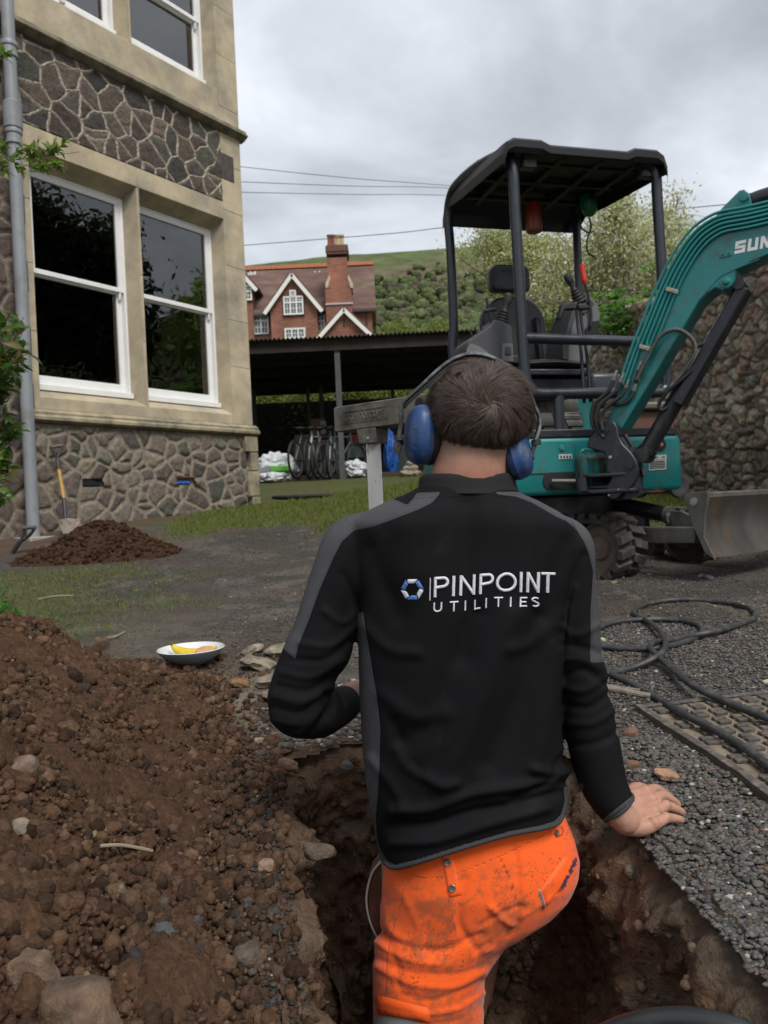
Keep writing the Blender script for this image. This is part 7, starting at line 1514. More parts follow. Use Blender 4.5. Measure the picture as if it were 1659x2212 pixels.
# swing bracket casting
sw_ = [(770, 520), (780, 490), (830, 440), (850, 412), (880, 403), (905, 412), (920, 440), (924, 480), (945, 520), (985, 560), (1012, 600), (1022, 640), (1018, 690), (990, 735), (950, 755), (930, 780), (905, 795), (875, 790), (870, 740), (740, 745), (735, 728), (870, 725), (890, 690), (880, 665), (864, 655), (866, 600), (855, 562), (800, 548), (772, 538)]
SWD = [(929 + a * .44, 730 + b * .44) for a, b in sw_]
for off in (.118, -.088):
    mb = MB(); mb.prism([Bm(a, b, off) for a, b in SWD], -BS * .03); so = mb.build('swing_casting', m_bp, ex, bevel=.007, sharp=30)
    if off > 0:
        for a, b, r_ in ((862, 452, .020), (980, 625, .024), (886, 586, .009), (880, 772, .006), (925, 745, .006)):
            mb = MB(); mb.lathe([(.0, -.007), (r_ * .9, -.006), (r_, .002)], Bm(929 + a * .44, 730 + b * .44, off + .001), -BS, 8 if r_ > .015 else 14); mb.build('pin_cap' if r_ > .015 else 'grease_bolt', m_bp if r_ > .015 else m_st, so, sharp=30)
def slabh(z0, z1, pts): 
    mb = MB(); c = Bm(1300, 1045, .0); P = [SP + BDm * a + BS * b + ZU * z0 for a, b in pts]; mb.prism(P, ZU * (z1 - z0)); return mb
for y0, y1 in ((1023, 1031), (1057, 1066)):
    z0, z1 = Bm(1300, y1, .1)[2], Bm(1300, y0, .1)[2]
    slabh(z0, z1, [(-.21, .13), (-.17, .15), (.03, .115), (.05, .09), (.05, -.09), (.02, -.12), (-.12, -.09), (-.21, .02)]).build('swing_arm', m_bp, ex, bevel=.006)
mb = MB(); zz0 = Bm(1300, 1080, .1)[2]; mb.lathe([(.075, 0), (.075, .26)], SP + BDm * -.02 + ZU * zz0, n=24); mb.build('swing_post', m_bp, ex)
mb = MB(); p = Bm(1258, 1046, .12); mb.lathe([(.034, -.035), (.034, .035)], p, n=20); mb.lathe([(.014, .034), (.014, .045)], p, n=12); mb.build('swing_eye', m_bp, ex)
mb = MB(); mb.box(M(.47, -.14, .56), (.32, .14, .22), RE); mb.build('swing_mount', mat('rusty_teal', TEALC, .5, col2=(.05, .04, .025), c2scale=12, c2lo=.45, c2hi=.55, stretch=(3, 3, .5)), ex, bevel=.03)
mb = MB(); mb.prism([Bm(a, b, .05) for a, b in ((1318, 1062), (1395, 1062), (1380, 1074), (1330, 1082))], -BS * .1); mb.build('guard_plate', m_bp, ex, bevel=.005)
T_('hydraulic_hose', [Bm(1340, 945, .05), Bm(1352, 965, .04), Bm(1366, 985, .03), Bm(1372, 1010, .02)], .012, m_rb, 10); T_('hydraulic_hose', [Bm(1350, 940, .03), Bm(1364, 962, .03), Bm(1378, 990, .02), Bm(1392, 1030, .02)], .012, m_rb, 10)
# ================================================================== THINGS ON THE GROUND
def G(x, y, lift=0., on=gz):
    d = ray(x, y); lo, hi = .3, 30.; ts = np.linspace(.3, 25, 3000); q = d[None] * ts[:, None]
    g = on(q[:, 0], q[:, 1]) + lift; k = np.argmax(q[:, 2] <= g); return d * ts[k]
# hose
HP_ = [(1700, 1672), (1659, 1653), (1608, 1615), (1544, 1576), (1480, 1544), (1416, 1506), (1352, 1471), (1310, 1450), (1262, 1410), (1255, 1380), (1291, 1357), (1336, 1343), (1400, 1338), (1464, 1340), (1506, 1349), (1516, 1365), (1496, 1381), (1448, 1395), (1400, 1402), (1336, 1401), (1285, 1396),
       (1235, 1405), (1225, 1440), (1260, 1458), (1307, 1456), (1368, 1442), (1416, 1420), (1436, 1400), (1436, 1383), (1426, 1365), (1406, 1346), (1381, 1333), (1369, 1322), (1392, 1307), (1435, 1298), (1480, 1295), (1544, 1299), (1592, 1306), (1626, 1319), (1628, 1335), (1592, 1351), (1544, 1364), (1496, 1373), (1448, 1383), (1416, 1387), (1405, 1397), (1413, 1410), (1448, 1442), (1496, 1480), (1554, 1509), (1608, 1532), (1659, 1551), (1720, 1575)]
lift = [.012] * len(HP_)
for i in (0, 1, 2, 3, 4, 48, 49, 50, 51): lift[i] = .034
for i in (26, 27, 28, 44, 45, 46): lift[i] = .032
for i in (29, 30, 41, 42, 43, 47): lift[i] = .022
P = crom([G(a, b, l) for (a, b), l in zip(HP_, lift)], 10)
mb = MB(); mb.tube(P, .0100, 14); hs_ = mb.build('hose', mat('dusty_black_hose', (.028, .029, .030), .5, var=.25, vscale=18, col2=(.075, .072, .066), c2scale=25, c2lo=.5, c2hi=.66, bump=.15, bscale=160, bdist=.001, stretch=(1, 1, 1)), None, sharp=0)
tag(hs_, 'black rubber hose looped in coils on the gravel right of the man', 'hose')
# rubber mat
m0 = G(1372, 1536); mt = G(1659, 1507); mb_ = G(1659, 1752); e1_ = unit((mt - m0) * [1, 1, 0]); e2_ = unit((mb_ - m0) * [1, 1, 0]); e2_ = unit(e2_ - e1_ * e1_.dot(e2_) * .9)
Zm = lambda p: float(gz(np.array([p[0]]), np.array([p[1]]))[0])
zm = np.mean([Zm(m0 + e1_ * a + e2_ * b) for a in (0.05, .4, .9) for b in (.05, .4, .9)]) + .016
m0 = np.array([m0[0], m0[1], zm]); zt0, zt1 = Zm(m0 + e1_ * 1.0), Zm(m0 + e2_ * .9); tz = lambda a, b: ZU * (.0)
mat_o = thing('rubber_mat', 'sandy ribbed rubber mat lying on the gravel under the hose', 'mat', m0)
m_mat = mat('sandy_rubber', (.17, .135, .095), .85, var=.3, vscale=25, col2=(.19, .15, .10), c2scale=14, c2lo=.45, c2hi=.6, bump=.7, bscale=120, bdist=.004)
m_bar = mat('worn_rubber_bar', (.072, .062, .056), .75, var=.3, vscale=60, col2=(.15, .12, .085), c2scale=30, c2lo=.5, c2hi=.66, bump=.3, bscale=120, bdist=.002)
mb = MB(); us_ = np.arange(0, 1.26, .03); vs2 = np.arange(0, 1.12, .03); gg = np.array([[m0 + e1_ * u + e2_ * v for v in vs2] for u in us_])
def mz(p): return gz(p[..., 0], p[..., 1])
_z = mz(gg); _k = np.ones(5) / 5
_z = np.apply_along_axis(lambda q: np.convolve(np.pad(q, 2, 'edge'), _k, 'valid'), 0, _z); _z = np.apply_along_axis(lambda q: np.convolve(np.pad(q, 2, 'edge'), _k, 'valid'), 1, _z); gg[..., 2] = _z + .012
mb.grid(gg); mb.grid(gg - ZU * .03, flip=True)
for e_ in (gg[0], gg[:, 0]): mb.grid(np.array([e_, e_ - ZU * .03])); mb.grid(np.array([e_ - ZU * .03, e_]))
def mp_(u, v): i = min(int(u / .03), len(us_) - 2); j = min(int(v / .03), len(vs2) - 2); p = m0 + e1_ * u + e2_ * v; p[2] = gg[i, j, 2] + .001; return p
for k in range(40): u = k * .03; mb.pbox(mp_(u, 0), mp_(u + .03, 0) - mp_(u, 0), e2_ * .020, ZU * .006, 1)
for k in range(35): u = k * .03; mb.pbox(mp_(0, u), mp_(0, u + .03) - mp_(0, u), e1_ * .020, ZU * .006, 1)
for i in range(24):
    for j in range(19):
        u0, v0 = .032 + i * .050 + (.025 if j % 2 else 0), .030 + j * .055
        if u0 > 1.18 or v0 > 1.05: continue
        for k in (0, 1): q = mp_(u0, v0 + .023 * k); mb.pbox(q - ZU * .003, mp_(u0 + .031, v0 + .023 * k) - mp_(u0, v0 + .023 * k), e2_ * .018, ZU * .0085, 1)
mb.build('ribbed_sheet', [m_mat, m_bar], mat_o, bevel=.002)
# sticks
mb = MB(); mb.tube(crom([G(1290, 1484, .01), G(1340, 1492, .012), (G(1405, 1504, .012))], 5), list(np.linspace(.0105, .0085, 11)), 10); tag(mb.build('stick', mat('grey_wood', (.20, .165, .135), .85, var=.3, vscale=50, bump=.5, bscale=60), None), 'thick grey wooden stick lying in front of the hose by the sleeve', 'stick')
mb = MB(); mb.tube(crom([G(1290, 1478, .008), G(1335, 1484, .010), (G(1384, 1491, .010))], 5), .004, 8); tag(mb.build('stick', mat('grey_wood', (0, 0, 0)), None), 'thin pale stick lying just behind the thick grey one', 'stick')
mb = MB(); mb.tube(crom([G(345, 2084 - 2400 + 2070, .0) if False else G(480 * .48 + 0, 1062 + 660 * .48, .006), G(520 * .48, 1062 + 652 * .48, .01), G(562 * .48, 1062 + 632 * .48, .006)], 4), .0045, 6); tag(mb.build('stick', mat('pale_twig', (.26, .21, .15), .9), None), 'pale straight twig on the gravel behind the soil heap', 'stick')
mb = MB(); mb.tube(crom([G(170 * .48, 1062 + 485 * .48, .006), G(250 * .48, 1062 + 470 * .48, .012), G(330 * .48, 1062 + 468 * .48, .006)], 4), .0045, 6); tag(mb.build('stick', mat('pale_twig', (0, 0, 0)), None), 'long pale twig lying on the mossy ground at the left', 'stick')
mb = MB(); mb.tube(crom([G(218, 2400 * .6636 + 545 * .48, .008, heapz) + ZU * .02, G(265, 1593 + 262, .008, heapz) + ZU * .022, G(330, 1593 + 268, .006, heapz) + ZU * .018], 4), .0028, 6); tag(mb.build('stick', mat('pale_twig', (0, 0, 0)), None), 'splintered pale twig resting on the soil heap', 'stick')
for i, (a, b, lb) in enumerate(((1442, 1517 - 2, 0), )): pass
for px, py, s_, lb, col in ((1530, 1250, .022, 'broken brick lump on the gravel in front of the digger blade', (.13, .055, .035)), (1516, 1246, .015, 'white pebble beside the broken brick lump', (.5, .48, .42)), (1326, 1254 + 6, .014, 'small yellow grey stone by the digger track', (.30, .27, .16)), (1600, 1308, .010, 'pale leaf like chip at the far edge of the big hose loop', (.45, .38, .2)), (1655, 1476, .012, 'pale chip at the right edge behind the mat', (.42, .38, .25)),
                            (1608, 1555 + 140, .009, 'white chip of stone right of the hand', (.42, .40, .37)), (1352, 1560 + 30, .011, 'brown pebble near the sleeve', (.2, .13, .08))):
    rock('stone', lb, px, py, s_, col, hash(lb[:3]) % 7 + 41 + px % 5, flat=(1.3, .8, .5), on=gnd)
# bowl with banana and biscuits
bc_ = G(411, 1438, .0, lambda x, y: gz(x, y) + np.minimum(heap(x, y), .02)); bc_ = bc_ + np.array([0, .02, .004]); rB = 72 * bc_[1] / PX
bowl = thing('bowl', 'blue grey stoneware bowl with white inside, on the rubble beside the soil heap', 'bowl', bc_)
mb = MB(); hB = rB * .46; mb.lathe([(.0, .006), (rB * .38, .004), (rB * .42, .0), (rB * .46, .004), (rB * .62, hB * .22), (rB * .82, hB * .52), (rB * .95, hB * .82), (rB, hB)], bc_, n=64); mb.v[-1] = mb.v[-1]; mb.f.pop(); mb.mi.pop(); mb.build('bowl_outside', mat('blue_grey_glaze', (.21, .27, .31), .35, var=.12, vscale=30, coat=.3), bowl, sharp=60)
mb = MB(); mb.lathe([(rB, hB), (rB * .985, hB + .0015), (rB * .965, hB - .001), (rB * .92, hB * .80), (rB * .78, hB * .5), (rB * .58, hB * .24), (rB * .35, hB * .14), (.0, hB * .12)], bc_, n=64); mb.f.pop(-2); mb.mi.pop(-2); mb.build('bowl_inside', mat('white_glaze', (.62, .64, .64), .25, coat=.3), bowl, sharp=60)
k_ = bc_[1] / PX
def bp3(x, y, dy, dz=0): return ray(x, y) * (bc_[1] + dy)
bp0 = [(368, 1388), (374, 1396), (383, 1404), (400, 1410), (420, 1411), (440, 1408), (456, 1402), (466, 1398)]
P = crom([bp3(a, b, .022 + .006 * math.sin(i)) for i, (a, b) in enumerate(bp0)], 6); rr_ = np.interp(np.arange(len(P)), [0, 4, 8, 14, 20, 30, 38, len(P) - 1], [.004, .0055, .010, .0165, .018, .0165, .011, .0065])
ban = thing('banana', 'ripe yellow banana lying in the bowl', 'banana', P[20])
mb = MB(); n5 = 5; mb.tube(P[4:], rr_[4:], 10, flat=(1.0, 1.0)); mb.build('banana_peel', mat('banana_yellow', (.62, .43, .025), .5, var=.12, vscale=60, col2=(.36, .30, .03), c2scale=25, c2lo=.55, c2hi=.7), ban, sharp=50)
mb = MB(); mb.tube(P[:6], list(rr_[:6]), 8); mb.tube([P[-1], P[-1] + (P[-1] - P[-2])], .005, 8); mb.build('stem', mat('banana_stem', (.11, .10, .02), .7), ban)
for i, (x, y, dy, lb) in enumerate(((436, 1419, -.045, 'lowest biscuit of the stack in the bowl'), (439, 1414, -.045, 'middle biscuit of the stack in the bowl'), (444, 1409, -.048, 'top biscuit of the stack, tilted over the banana'))):
    c = ray(x, y) * (bc_[1] - .012 * i); mb = MB(); r_ = .033; nr = unit(np.array([.06 * i - .05, -.22 - .05 * i, 1])); mb.lathe([(.0, .0), (r_ * .93, .0), (r_, .003), (r_ * .97, .0065), (r_ * .9, .0085), (0, .009)], c, nr, 28)
    tag(mb.build('biscuit', mat('biscuit', (.50, .27, .13), .8, var=.15, vscale=90, bump=.5, bscale=160, bdist=.002), None, sharp=50), lb, 'biscuit', 'biscuits in the bowl')
# shovels
def onW(x, y, o): return onplane(x, y, BO + BN * o, BN)
def dgrip(name, label, A, Bp, yoke, low, parent_lbl=None):
    pass
sv_ = thing('shovel', 'shovel with yellow wooden shaft and black handle leaning on the plinth', 'shovel', onW(144, 1150, .36))
pt = [onW(121.5, 963, .10), onW(124, 990, .12), onW(126, 1009, .14), onW(138, 1077, .22), onW(141, 1112, .27), onW(143, 1128, .29)]
mb = MB(); mb.tube([pt[2] * .98 + pt[1] * .02, pt[3], pt[4]], .0165, 12); mb.build('shaft', mat('yellow_wood', (.42, .25, .07), .6, var=.2, vscale=30), sv_)
mb = MB(); mb.tube([pt[1], pt[2], pt[2] + (pt[3] - pt[2]) * .08], [.017, .020, .0185], 12); gl, gr_ = onW(109, 966, .10), onW(135, 962, .10)
mb.tube(crom([pt[1], pt[1] + (gl - pt[1]) * .5 + [0, 0, -.0], gl], 4), .0115, 8); mb.tube(crom([pt[1], pt[1] + (gr_ - pt[1]) * .5, gr_], 4), .0115, 8); mb.build('handle', m_blk if False else mat('black_plastic', (0, 0, 0)), sv_)
mb = MB(); mb.tube([gl, gr_], .0145, 12); mb.build('grip', mat('worn_grip', (.13, .10, .08), .6), sv_)
mb = MB(); mb.tube([pt[3] + (pt[4] - pt[3]) * -.02, pt[4], pt[5]], [.0185, .018, .015], 12); mb.build('socket', mat('black_plastic', (0, 0, 0)), sv_)
bpx = [(122, 1124), (147, 1119), (173, 1122), (170, 1133), (158, 1152), (144, 1164), (136, 1152), (127, 1134)]
mb = MB(); mb.prism([onW(a, b, .30 + (b - 1120) * .0018) for a, b in bpx], BN * .006); mb.build('blade', mat('muddy_blade', (.24, .205, .165), .7, metal=.2, var=.3, vscale=14, col2=(.12, .08, .05), c2scale=10), sv_, bevel=.002)
s2 = thing('garden_fork', 'black handled tool stuck in the soil in front of the downpipe foot', 'fork', W(25, 1200, 6.0))
mb = MB(); mb.tube([W(51, 1141, 6), W(77, 1139, 5.95)], .015, 12); mb.build('grip', mat('worn_grip', (0, 0, 0)), s2)
mb = MB(); mb.tube(crom([W(52, 1141, 6), W(49, 1158, 6), W(42, 1172, 6)], 4), .0125, 8); mb.tube(crom([W(76, 1140, 5.95), W(62, 1158, 5.97), W(42, 1172, 6)], 4), .0125, 8); mb.tube([W(43, 1170, 6), W(20, 1206, 6.02)], .018, 10); mb.build('handle', mat('black_plastic', (0, 0, 0)), s2)
# black ribbed pipe at the pit's near right corner
mb = MB(); P = crom([W(a, b, c) for a, b, c in ((1250, 2275, 1.06), (1310, 2236, 1.04), (1375, 2212, 1.02), (1450, 2202, 1.0), (1520, 2206, .98), (1590, 2224, .96), (1660, 2258, .94))], 24)
mb.tube(P, .0150, 16); tag(mb.build('corrugated_pipe', mat('black_duct', (.017, .018, .019), .45, var=.3, vscale=20, bump=.1, bscale=90), None, sharp=60), 'black ribbed duct curving through the near right corner of the pit', 'pipe')
# sighting instrument on its post
ga, gb = W(721, 907, 1.78), W(925, 880, 1.615); gd = unit((gb - ga) * [1, 1, 0]); gn_ = np.array([gd[1], -gd[0], 0]); gL = float((gb - ga) @ gd)
g0 = ga.copy(); gz0 = W(721, 934, 1.78)[2]; gz1 = W(720, 880, 1.78)[2]
gs_ = thing('sighting_instrument', 'weathered grey metal sighting instrument on a square post standing in the pit', 'instrument', W(812, 1100, 1.72))
m_alu = mat('oxidised_metal', (.125, .118, .092), .7, metal=.25, var=.35, vscale=22, col2=(.055, .05, .042), c2scale=16, c2lo=.45, c2hi=.62, bump=.5, bscale=60, bdist=.003)
def gp(t, z, o=0.): return np.array([g0[0], g0[1], 0]) + gd * t + gn_ * o + ZU * z
mb = MB(); mb.prism([gp(.004, gz0), gp(gL, gz0), gp(gL, gz1), gp(.004, gz1), gp(0, gz1 - .004), gp(0, gz0 + .004)], -gn_ * .055); gh_ = mb.build('instrument_head', m_alu, gs_, bevel=.0025)
def fr_w(mb, t0, t1, z0, z1, w_, o):
    for a, b, c, d in ((t0, t1, z0, z0 + w_), (t0, t1, z1 - w_, z1), (t0, t0 + w_, z0 + w_, z1 - w_), (t1 - w_, t1, z0 + w_, z1 - w_)): mb.pbox(gp(a, c, -.001), gd * (b - a), gn_ * o, ZU * (d - c))
mb = MB(); hz__ = gz1 - gz0; fr_w(mb, .028, .158, gz0 + .016, gz1 - .014, .0014, .0022); fr_w(mb, .032, .154, gz0 + .019, gz1 - .017, .0008, .0016); mb.build('raised_border', m_alu, gh_)
def outline_letters(word, t0, t1, zb, zt, mbx):
    n = len(word); wd = (t1 - t0) / n; GL = {'G': [[(1, .85), (.7, 1), (.2, 1), (0, .8), (0, .2), (.2, 0), (.8, 0), (1, .2), (1, .5), (.55, .5)]], 'R': [[(0, 0), (0, 1), (.8, 1), (1, .8), (.8, .55), (0, .5)], [(.5, .5), (1, 0)]], 'U': [[(0, 1), (0, .2), (.2, 0), (.8, 0), (1, .2), (1, 1)]], 'N': [[(0, 0), (0, 1), (1, 0), (1, 1)]], 'D': [[(0, 0), (0, 1), (.7, 1), (1, .8), (1, .2), (.7, 0), (0, 0)]],
          'O': [[(.2, 0), (0, .2), (0, .8), (.2, 1), (.8, 1), (1, .8), (1, .2), (.8, 0), (.2, 0)]], 'S': [[(1, .85), (.8, 1), (.2, 1), (0, .8), (.1, .6), (.9, .4), (1, .2), (.8, 0), (.2, 0), (0, .15)]], 'C': [[(1, .85), (.7, 1), (.2, 1), (0, .8), (0, .2), (.2, 0), (.8, 0), (1, .15)]], 'P': [[(0, 0), (0, 1), (.8, 1), (1, .8), (.8, .5), (0, .45)]], 'E': [[(1, 1), (0, 1), (0, 0), (1, 0)], [(0, .5), (.8, .5)]]}
    for i, ch in enumerate(word):
        for s in GL[ch]: mbx.tube([gp(t0 + wd * (i + .12 + .7 * u), zb + (zt - zb) * v, .0006) for u, v in s], .0011, 5)
mb = MB(); outline_letters('GRUNDOSCOPE', .036, .152, gz0 + .0235, gz1 - .0225, mb); mb.build('raised_lettering', m_alu, gh_)
mb = MB(); mb.lathe([(.0, 0), (.011, 0), (.011, .002)], gp(gL - .022, gz1 - .018, .0012), -gn_, 20); mb.build('sight_hole', mat('recess_black', (0, 0, 0)), gh_)
tq = .088; mb = MB(); mb.prism([gp(tq - .022, gz0), gp(tq + .034, gz0), gp(tq + .030, gz0 - .034), gp(tq - .016, gz0 - .034)], -gn_ * .048); br_ = mb.build('bracket', m_alu, gs_, bevel=.002)
mb = MB(); mb.lathe([(.0, -.003), (.0035, -.002), (.0035, .001)], gp(tq + .013, gz0 - .023, .001), -gn_, 10); mb.build('screw', m_st, br_)
rp_ = rotm((0, 0, 1), math.atan2(gd[1], gd[0]) + math.radians(38)); pcx = gp(tq + .007, 0, -.024)
mb = MB(); lo_z = -1.6; mb.box(np.array([pcx[0], pcx[1], (gz0 - .03 + lo_z) / 2]), (.033, .033, gz0 - .03 - lo_z), rp_); mb.build('square_post', mat('chipped_grey_paint', (.30, .31, .30), .55, var=.1, vscale=30, col2=(.14, .095, .055), c2scale=26, c2lo=.55, c2hi=.58, bump=.4, bscale=80, bdist=.002, stretch=(1, 1, .35)), gs_, bevel=.002)
# inspection cover in the grass
ic = G(655, 1073); mb = MB(); mb.lathe([(.0, .0), (.385, .0), (.40, -.008), (.40, -.03)], ic + ZU * .028, n=40); io = mb.build('inspection_cover', mat('dark_tarmac', (.040, .038, .037), .95, var=.3, vscale=8, bump=.6, bscale=50), None); tag(io, 'round dark inspection cover set in the grass before the shed', 'manhole cover')
# ================================================================== SHED CONTENTS
def SG(px, py, Y=14.3): return ray(px, py) * (Y / ray(px, py)[1])
def crumple(name, label, cat, cx, cyb, wpx, hpx, Y, m, seed, dp=.35, amp=.25, group=None):
    c = SG(cx, cyb, Y); k = Y / PX; v = V5 * [wpx * k / 2, dp, hpx * k / 2]; nzc = np.array([mnoise.noise(Vector(p * 2.0 + seed)) + .35 * abs(mnoise.noise(Vector(p * 5 + seed))) for p in V5])
    rid = np.array([abs(mnoise.noise(Vector(p * 2.6 + seed * 2))) for p in V5]); v = v * (1 + amp * nzc - amp * .8 * rid)[:, None]; v[:, 2] = np.maximum(v[:, 2], -hpx * k * .42); v[:, 2] += hpx * k * .42
    mb = MB(); mb.add(v + c, F5); return tag(mb.build(name, m, None, sharp=25), label, cat, group)
m_wb = mat('white_sacking', (.55, .57, .60), .5, var=.15, vscale=6, bump=.3, bscale=14, bdist=.03)
crumple('bulk_bag', 'crumpled white bulk bag on the shed floor next to the house corner', 'bag', 598, 1043, 92, 72, 13.95, m_wb, 1.3, amp=.24)
crumple('bulk_bag', 'low white sack folded over in front of the crumpled white bag', 'bag', 590, 1045, 70, 30, 13.7, m_wb, 5.3, amp=.28)
crumple('bulk_bag', 'smaller white bag slumped behind the square post, right of the bicycles', 'bag', 768, 1036, 56, 45, 14.0, m_wb, 9.1, amp=.28)
def sbox(name, label, cat, x0, y0, x1, y1, Y, dp, m, group=None, bev=.02):
    a, b = SG(x0, y1, Y), SG(x1, y0, Y); mb = MB(); mb.pbox((a[0], Y, a[2]), (b[0] - a[0], 0, 0), (0, dp, 0), (0, 0, b[2] - a[2])); o = mb.build(name, m, None, bevel=bev); return tag(o, label, cat, group)
sbox('crate', 'bright green plastic crate lying on the white bag in the shed', 'crate', 583, 1005, 625, 1019, 13.55, .3, mat('green_plastic', (.10, .38, .04), .5))
sbox('storage_box', 'grey storage box behind the bicycles at the left', 'box', 640, 938, 670, 1020, 15.4, .5, mat('grey_box', (.13, .13, .12), .6))
o_ = sbox('cardboard_box', 'cardboard box high up behind the bicycles in the shed', 'box', 671, 903, 700, 942, 15.9, .4, mat('cardboard', (.17, .115, .07), .8))
a = SG(693, 905, 15.88); mb = MB(); mb.pbox((a[0] - .02, 15.885, a[2] - .30), (.12, 0, 0), (0, .01, 0), (0, 0, .26)); mb.build('paper_label', mat('paper', (.35, .34, .32), .8), o_)
sbox('red_crate', 'dark red crate in the shed between the iron post and the square post', 'crate', 749, 936, 790, 960, 15.0, .5, mat('dark_red', (.16, .01, .012), .5))
sbox('grey_tub', 'grey tub standing under the red crate in the shed', 'tub', 748, 962, 790, 990, 15.0, .5, mat('grey_tub', (.10, .11, .12), .6))
sbox('wooden_plank_stack', 'brown plank stack on the shed floor behind the smaller white bag', 'planks', 752, 990, 800, 1010, 15.1, .5, mat('brown_plank', (.10, .05, .035), .8))
crumple('tarpaulin', 'bright blue tarpaulin hanging folded in the shed behind the square post', 'tarpaulin', 846, 1030, 30, 108, 14.3, mat('blue_tarpaulin', (.012, .085, .34), .45, bump=.5, bscale=9, bdist=.04), 3.3, dp=.25, amp=.22)
sbox('bin', 'dark green bin standing beside the blue tarpaulin', 'bin', 856, 962, 884, 1027, 14.6, .5, mat('dark_green_bin', (.022, .035, .032), .5)); sbox('orange_tool', 'small orange tool lying on top of the dark green bin', 'tool', 847, 948, 857, 954, 14.55, .2, mat('orange_plastic', (.5, .10, .02), .5))
for i, (x_, y_, s_) in enumerate(((876, 1028, .09), (886, 1029, .10), (897, 1028, .09), (881, 1018, .085), (892, 1017, .09), (887, 1007, .08))):
    c = SG(x_, y_, 13.5); mb = MB(); v, f = ICO[3]; v = v * (1 + .3 * np.array([mnoise.noise(Vector(p * 1.6 + i * 4)) for p in v]))[:, None]; mb.add(v * s_ * [1.1, .9, .7] + c + ZU * s_ * .5, f)
    tag(mb.build('stone', mat('pale_pile_stone', (.27, .235, .18), .9, var=.3, vscale=12, bump=.5, bscale=20), None, sharp=0), ['bottom left stone of the pale pile at the shed front', 'bottom middle stone of the pale pile at the shed front', 'bottom right stone of the pale pile at the shed front', 'left stone of the second row of the pale pile', 'right stone of the second row of the pale pile', 'topmost stone of the pale pile at the shed front'][i], 'stone', 'pale stone pile')
# bicycles, seen nearly end on
m_tyre = mat('tyre', (.012, .012, .012), .7); m_rim = mat('rim', (.30, .30, .30), .35, metal=.8)
def bicycle(px, ang, colr, label, Y=14.15):
    c = SG(px, 1036, Y); th = math.radians(ang); fx = np.array([math.cos(th), math.sin(th), 0]); lx = np.array([-fx[1], fx[0], 0]); b = thing('bicycle', label, 'bicycle', c, 'bicycles parked in the shed')
    P = lambda f, h, l=0.: c + fx * f + ZU * h + lx * l
    mf = mat('bike_frame_%s' % colr[3], colr[:3], .35, coat=.3)
    for f0, nm in ((-.52, 'wheel'), (.52, 'wheel')):
        mb = MB(); t = np.linspace(0, 2 * np.pi, 40, endpoint=False); mb.tube([P(f0 + .33 * math.cos(a), .35 + .33 * math.sin(a)) for a in t], .021, 8, closed=True, up=lx); w_ = mb.build(nm, m_tyre, b)
        mb = MB(); mb.tube([P(f0 + .30 * math.cos(a), .35 + .30 * math.sin(a)) for a in t], .011, 6, closed=True, up=lx)
        for a in t[::2]: mb.tube([P(f0, .35), P(f0 + .3 * math.cos(a), .35 + .3 * math.sin(a))], .0025, 3)
        mb.build('rim', m_rim, w_)
    mb = MB()
    for A, Bq in (((-.52, .35), (-.08, .33)), ((-.52, .35), (-.2, .78)), ((-.08, .33), (-.22, .88)), ((-.08, .33), (.34, .72)), ((-.2, .78), (.33, .80)), ((.36, .68), (.32, .92)), ((.36, .68), (.52, .35))): mb.tube([P(*A), P(*Bq)], .017, 8)
    mb.build('frame', mf, b); mb = MB(); mb.ell(P(-.23, .92), (.13, .07, .035), rot=rotm((0, 0, 1), th)); mb.build('saddle', m_tyre, b)
    mb = MB(); mb.tube(crom([P(.22, 1.0, .3), P(.31, .99, .18), P(.33, .97, 0), P(.31, .99, -.18), P(.22, 1.0, -.3)], 5), .014, 8); mb.build('handlebar', m_tyre, b)
    mb = MB(); mb.tube([P(-.08, .33, .06), P(-.02, .18, .06), P(-.02, .18, .14)], .012, 6); mb.tube([P(-.08, .33, -.06), P(-.14, .48, -.06), P(-.14, .48, -.14)], .012, 6); mb.lathe([(.0, -.004), (.09, -.004), (.09, .004)], P(-.08, .33, .05), lx, 20); mb.build('crank', m_rim, b)
bicycle(664, 74, (.03, .03, .035, 'black'), 'black bicycle parked furthest left in the shed'); bicycle(683, 82, (.42, .42, .40, 'white'), 'white framed bicycle second from the left in the shed'); bicycle(703, 78, (.02, .02, .02, 'dark'), 'dark bicycle in the middle of the shed row'); bicycle(722, 86, (.25, .25, .26, 'silver'), 'silver framed bicycle third from the left, beside the iron post'); bicycle(740, 60, (.06, .10, .10, 'teal'), 'teal tinted bicycle at the right end, behind the iron post')
# brown wheelie bin behind the digger
wb = thing('wheelie_bin', 'brown wheelie bin standing between the digger and the rubble wall', 'bin', W(1420, 1066, 6.0))
mb = MB(); q = [W(1366, 1068, 6.0), W(1452, 1066, 6.0), W(1459, 884, 6.0), W(1362, 886, 6.0)]; mb.prism(q, np.array([0, .5, 0])); mb.build('bin_body', mat('brown_plastic', (.11, .045, .028), .55, var=.15), wb, bevel=.02)
mb = MB(); q = [W(1358, 886, 5.95), W(1462, 884, 5.95), W(1460, 866, 5.95), W(1360, 868, 5.95)]; mb.prism(q, np.array([0, .6, 0])); mb.build('lid', mat('grey_lid', (.10, .075, .06), .5), wb, bevel=.02)
mb = MB(); c = W(1465, 1050, 5.95); mb.lathe([(.0, -.02), (.05, -.02), (.06, -.025), (.085, -.022), (.09, .0), (.085, .022)], c, (-.3, 1, 0), 24); mb.build('wheel', mat('grey_tyre', (.035, .036, .038), .7), wb)
